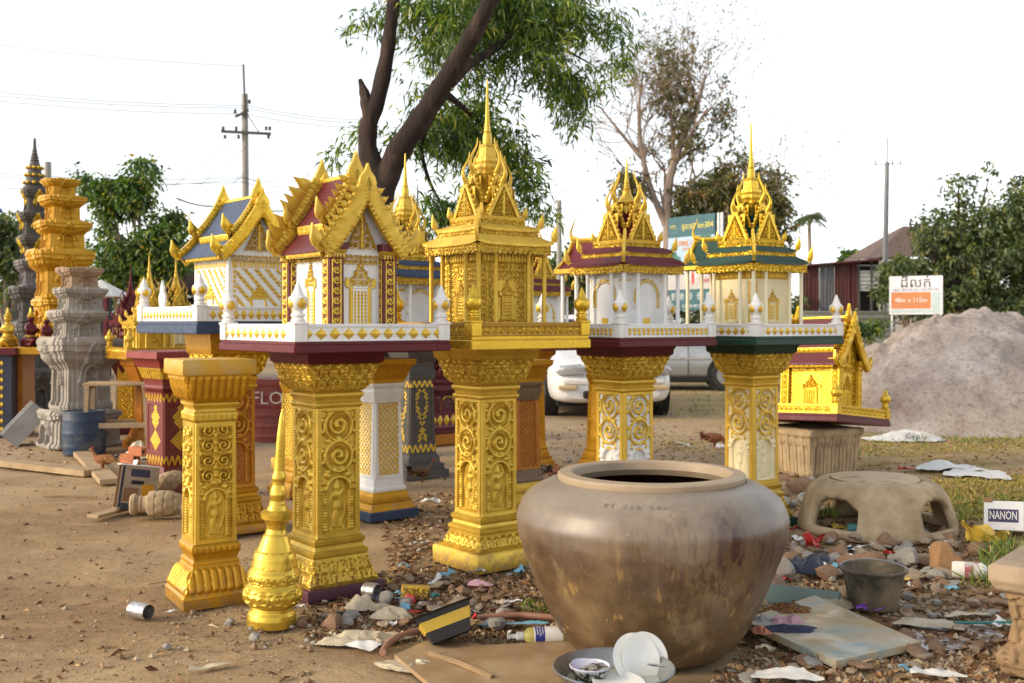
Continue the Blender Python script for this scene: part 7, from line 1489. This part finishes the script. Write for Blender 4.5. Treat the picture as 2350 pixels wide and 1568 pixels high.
bit('white and red packet on the reddish earth left of the gold foot', 'wrapper', 'packet', 968, 1256, .09, .05, .03, M_pwhite, 9, R(10)); bit('blue bottle neck scrap near the gold foot', 'plastic scrap', 'plastic_scrap', 928, 1304, .05, .03, .02, M_bluew, 10)
bit('clear blue film on the stones left of the red wrapper', 'plastic film', 'plastic_film', 918, 1382, .11, .06, .02, M_bluew, 11, R(-6)); bit('brown paper strip below the red wrapper', 'paper', 'paper_strip', 975, 1398, .20, .035, .02, M_card, 12, R(-4))
bit('square pale card lying before the cream rags', 'card', 'card', 835, 1488, .12, .09, .012, M_paper, 13, R(-30)); bit('thin white scrap on the bare earth at the bottom left', 'paper', 'paper_scrap', 480, 1538, .14, .04, .012, M_pcream, 14, R(30))
bit('white flat scrap at the bottom right edge', 'paper', 'paper_scrap', 2150, 1552, .17, .07, .015, M_paper, 15, R(-8)); bit('large white lid shaped sheet at the bottom edge', 'plastic sheet', 'plastic_sheet', 1800, 1562, .22, .10, .025, M_pwhite, 16, R(5))
bit('grey blue rubber scrap right of the jar', 'rubber scrap', 'rubber_scrap', 1850, 1322, .16, .09, .07, M_navy, 17, R(10)); bit('white torn paper by the jar on the dry grass', 'paper', 'paper_scrap', 1660, 1030, .16, .10, .05, M_paper, 18)
bit('white plastic bottle scrap on the dry earth right', 'plastic scrap', 'plastic_scrap', 1565, 1028, .20, .07, .04, M_pwhite, 19, R(-10)); bit('white cup lying near the red hen', 'cup', 'plastic_cup', 1720, 1055, .12, .10, .07, M_pwhite, 20)
bit('orange red leaf scrap on the grass by the ring', 'leaf', 'dry_leaf', 2078, 1080, .14, .07, .04, M_redw, 21); bit('cream board lying on the grass right of the ring', 'board scrap', 'board_scrap', 2120, 1135, .30, .06, .015, M_pcream, 22, R(-10))
bit('cream cylinder roll of film at the far right ground', 'plastic film', 'film_roll', 2215, 1420, .20, .06, .03, M_pcream, 23, R(15)); bit('pale film lying flat in the wet patch by the bucket', 'plastic film', 'plastic_film', 2130, 1440, .24, .12, .012, M_pcream, 24, R(-20))
bit('dirty white tube on the earth by the white pedestal', 'plastic tube', 'plastic_tube', 985, 1158, .14, .05, .04, M_pwhite, 25, R(12)); bit('small pale scrap on the earth before the finial', 'paper', 'paper_scrap', 380, 1412, .10, .02, .012, M_paper, 26, R(50))
for i, (px, py) in enumerate(((2000, 1290), (2035, 1330), (2100, 1350), (2180, 1360), (2250, 1380), (1880, 1310), (1760, 1500), (2290, 1440), (2080, 1545), (1690, 1540), (2040, 1215), (1960, 1240), (1100, 1320), (1020, 1330), (880, 1330), (690, 1400), (1150, 1390), (900, 1440), (1190, 1320), (1240, 1400))):
    o = bit('small torn scrap of paper or film among the stones around the jar', 'scrap', 'torn_scrap', px, py, .07, .04, .03, [M_paper, M_pcream, M_pwhite, M_bluew, M_card][i % 5], 50 + i, i); o['group'] = 'torn scraps among the stones'
rag('plastic_bag', 'dirty cream plastic bag heaped on the stones below the purple slab', 'bag', G(848, 1398), (.22, .10), .085, M_pcream, 61, R(-12), sharp=22); rag('plastic_bag', 'long cream rag spread in front of the small stones', 'bag', G(830, 1472), (.34, .12), .075, M_pcream, 62, R(15), sharp=22)
rag('plastic_bag', 'cream film crumpled behind the long rag', 'bag', G(900, 1418), (.18, .07), .05, M_pcream, 63, R(-5), sharp=22); rag('plastic_bag', 'stiff cream plastic bag leaning against the bucket', 'bag', G(1905, 1392), (.22, .15), .085, M_pcream, 64, R(20), sharp=22)
rag('plastic_bag', 'pale grey film at the front left of the worn slab', 'bag', G(945, 1530), (.26, .16), .035, M_pcream, 65, R(-20), sharp=22); rag('plastic_bag', 'pink and white bottle bag before the all gold foot', 'bag', G(1100, 1342), (.13, .07), .028, M_pink, 66, R(-15))
p = G(788, 1416); o = MB().lathe([(.001, .006), (.014, .008), (.018, .012), (.030, .010), (.034, .014), (.048, .010), (.056, .008), (.058, .003), (.001, .002)], 28).build('rubber_disc', M_black, None, loc=p); tag(o, 'ribbed black rubber lid lying near the purple slab', 'lid')
p = G(1878, 1300); o = MB().lathe([(.001, .010), (.020, .012), (.026, .018), (.050, .014), (.058, .010), (.001, .002)], 26).build('bottle_cap_disc', M_navy, None, loc=(p.x, p.y, .03), rot=(R(18), R(-10), 0)); tag(o, 'dark blue round cap lying in the rubble below the red wrapper', 'lid')
p = G(952, 1374); o = MB().box((0, 0, .03), (.13, .05, .06), .008).panel(.11, .05, 30, 14, lambda x, z: (.008 * scrolls(x, z, .025), np.ones_like(x)), Tr(0, -.026, .005)).build('gold_fragment', M_gold, None, loc=p, rot=(0, R(4), R(8))); tag(o, 'broken gold moulding piece lying among the stones', 'fragment')
p = G(1970, 1228); t = thing('tin_can', 'teal tin can lying in front of the concrete ring', 'can', (p.x, p.y, .035), rot=(R(90), 0, R(80))); MB().lathe([(.03, -.06), (.032, -.05), (.028, 0), (.032, .05), (.03, .06)], 18).build('can_wall', M_teal, t)
a, b_ = G(2190, 1436), G(2330, 1440); tag(MB().tube([a + Vector((0, 0, .012)), b_ + Vector((0, 0, .02))], .006, 6).build('stick', M_teal), 'thin green rod lying on the ground at right', 'rod')
a, b_ = G(985, 1512), G(1130, 1568); tag(MB().tube([a + Vector((0, 0, .02)), (a + b_) / 2 + Vector((0, 0, .026)), b_ + Vector((0, 0, .02))], .010, 6).build('stick', M_brown_stone), 'brown stick lying over the wet slab edge', 'stick')
for i, (px, py, L_, rz) in enumerate(((1000, 1190, .16, 5), (640, 1250, .14, 10), (380, 1340, .16, 25))): 
    g = G(px, py); o = MB().tube([(-L_ / 2, 0, .006), (0, .008, .010), (L_ / 2, 0, .005)], .005, 5).build('stick', M_wood, None, loc=g, rot=(0, 0, R(rz))); tag(o, ('dry twig right of the white framed pedestal', 'dry twig behind the finial spire', 'dry twig on the bare earth left of the bell foot pedestal')[i], 'twig')
for i in range(34):
    px, py = (rng.uniform(1800, 2230), rng.uniform(1215, 1345)) if i < 20 else (rng.uniform(760, 1180), rng.uniform(1320, 1440)); kk = i % 9; o = bit('small torn %s scrap among the stones %s of the jar' % (('white paper', 'cream film', 'white plastic', 'pale blue', 'brown card', 'teal', 'red', 'yellow', 'dark blue')[kk], 'right' if i < 20 else 'left'), 'scrap', 'torn_scrap', px, py, rng.uniform(.04, .11), rng.uniform(.02, .05), .03, [M_paper, M_pcream, M_pwhite, M_bluew, M_card, M_teal, M_redw, M_yelw, M_denim][i % 9], 90 + i, i * 1.3); o['group'] = 'torn scraps among the stones'
# gravel, litter and grass nobody would count
def scatter_px(n, boxes):
    w_ = np.array([b[4] for b in boxes]); k = rng.choice(len(boxes), n, p=w_ / w_.sum()); B = np.array([b[:4] for b in boxes])[k]
    px = rng.uniform(B[:, 0], B[:, 2]); py = rng.uniform(B[:, 1], B[:, 3]); Y = F * H / (py - 742); return np.c_[(px - 1175) / F * Y, Y]
def clear(Q): return Q[(np.hypot(Q[:, 0] - .54, Q[:, 1] - 4.09) > .33)]
Q = clear(scatter_px(30000, [(700, 1330, 1330, 1470, 5), (1640, 1200, 2400, 1600, 8), (900, 1130, 1260, 1340, 2.0), (-50, 1050, 720, 1600, 3.0), (380, 1380, 760, 1480, .8), (700, 980, 1700, 1130, 1.6)]))
oc = np.array([(1, 0, 0), (0, 1, 0), (-1, 0, 0), (0, -1, 0), (.1, .1, .8), (0, 0, -.4)]); n = len(Q); s_ = .003 * (6.5 ** (rng.random(n) ** 1.9)) * np.where((Q[:, 0] < -.75) & (rng.random(n) < .93), .42, 1); V = oc[None] * rng.uniform(.55, 1.2, (n, 6, 1)) * s_[:, None, None]
an = rng.uniform(0, 6.28, n); ca, sa = np.cos(an)[:, None], np.sin(an)[:, None]; V = np.stack([V[..., 0] * ca - V[..., 1] * sa + Q[:, :1], V[..., 0] * sa + V[..., 1] * ca + Q[:, 1:], V[..., 2] + (s_ * .25 + gz(Q[:, 0], Q[:, 1]))[:, None]], -1)
fc = np.array([(0, 1, 4), (1, 2, 4), (2, 3, 4), (3, 0, 4), (1, 0, 5), (2, 1, 5), (3, 2, 5), (0, 3, 5)]); Fa = (np.arange(n)[:, None, None] * 6 + fc[None]).reshape(-1, 3)
def varied(name, cols, rough=.9):
    nt = NT(name); at = nt.n('Attribute', attribute_name='paint'); return nt.done(nt.bsdf(nt.ramp(at.outputs['Fac'], cols), rough, 0, None, .2))
o = MB().add(V.reshape(-1, 3), Fa, None, 0, rng.random(n).repeat(6)).build('gravel', varied('gravel_mix', [(0, '#5e4632'), (.3, '#84694c'), (.6, '#9b8870'), (.88, '#a89880'), (1, '#c4b8a5')]), None, False); o['kind'] = 'stuff'
Q = clear(scatter_px(7500, [(880, 1130, 1260, 1350, 3), (700, 1320, 1330, 1460, 3), (1640, 1180, 2400, 1600, 4), (1180, 980, 1700, 1110, 1.5), (1790, 1010, 2400, 1200, 2.2), (0, 1050, 700, 1568, .35), (-20, 1010, 420, 1060, .4)])); n = len(Q)
V, F_ = leaves(np.c_[Q, gz(Q[:, 0], Q[:, 1]) + rng.uniform(.003, .018, n)], np.c_[rng.normal(size=(n, 2)), rng.normal(0, .16, n)], rng.uniform(.02, .055, n) * (1 + 1.1 * rng.random(n) ** 5), rng.uniform(.008, .026, n), rng, .3)
o = MB().add(V, F_, None, 0, rng.random(n).repeat(5)).build('leaf_litter', varied('dry_leaf_mix', [(0, '#4a3324'), (.3, '#755338'), (.55, '#94704e'), (.78, '#ab8f68'), (.92, '#8a5a42'), (1, '#cfc0a2')], .75), None, False); o['kind'] = 'stuff'
def grass(name, n, boxes, h, m, lean=.5):
    Q = scatter_px(n, boxes); nz = Nz(int(h * 1000), 3, 2.5); k = nz(Q[:, 0], Q[:, 1]) > -.05; Q = Q[k]; n = len(Q)
    V, F_ = leaves(np.c_[Q, gz(Q[:, 0], Q[:, 1])], np.c_[rng.normal(size=(n, 2)) * lean, np.ones(n)], h * rng.uniform(.4, 1.2, n), np.full(n, .006 + h * .05), rng, .15); o = MB().add(V, F_, None, 0, rng.random(n).repeat(5)).build(name, m, None, False); o['kind'] = 'stuff'
M_gr = leafmat('dry_grass', [(0, '#5d6a24'), (.35, '#8c8a3a'), (.65, '#b89d55'), (1, '#d0b67a')], .4); M_gr2 = leafmat('green_grass', [(0, '#38501a'), (.5, '#64822a'), (.8, '#93a043'), (1, '#c0b06a')], .4)
grass('dry_grass', 16000, [(1840, 1005, 2420, 1110, 3), (2140, 1090, 2420, 1230, 2.5), (1500, 960, 1900, 1060, 1)], .055, M_gr, .9)
grass('green_grass', 1600, [(1960, 1008, 2350, 1050, 2), (2200, 1120, 2380, 1200, .5), (1510, 900, 1680, 960, .6)], .11, M_gr2, .45)
Q0 = [G(2300, 1300), G(2285, 1330), G(2320, 1275), G(2262, 1345), G(1245, 1402), G(1900, 1185)]; Q = np.concatenate([np.array([(q.x, q.y)]) + rng.normal(size=(55, 2)) * .05 for q in Q0]); n = len(Q)
V, F_ = leaves(np.c_[Q, np.zeros(n)], np.c_[rng.normal(size=(n, 2)) * .55, np.ones(n)], rng.uniform(.08, .24, n) * np.repeat([1, .9, 1, .7, .4, .6], 55), np.full(n, .009), rng, .15); o = MB().add(V, F_, None, 0, rng.random(n).repeat(5)).build('grass_tufts', M_gr2, None, False); o['kind'] = 'stuff'
# wet patch beside the slab
an = np.linspace(0, 2 * np.pi, 60)[:-1]; nzw = Nz(6, 3, 1.4); c0 = G(2120, 1462); rr = .26 * (1 + .35 * nzw(np.cos(an), np.sin(an))); M_wet = NT('wet_mud'); M_wetm = M_wet.done(M_wet.bsdf(M_wet.ramp(M_wet.noise(16, 4, .6), [(.35, '#4d3522'), (.7, '#7d6044')]), M_wet.ramp(M_wet.noise(14, 4, .6), [(.42, .06), (.6, .6)]), 0, M_wet.bump(M_wet.noise(30, 5, .7), .25, .004)))
o = MB().add(np.c_[rr * np.cos(an) * 1.1, rr * np.sin(an) * .9, np.full(59, 0)], [list(range(59))]).build('wet_patch', M_wetm, None, False, loc=(c0.x, c0.y, .004)); o['kind'] = 'structure'
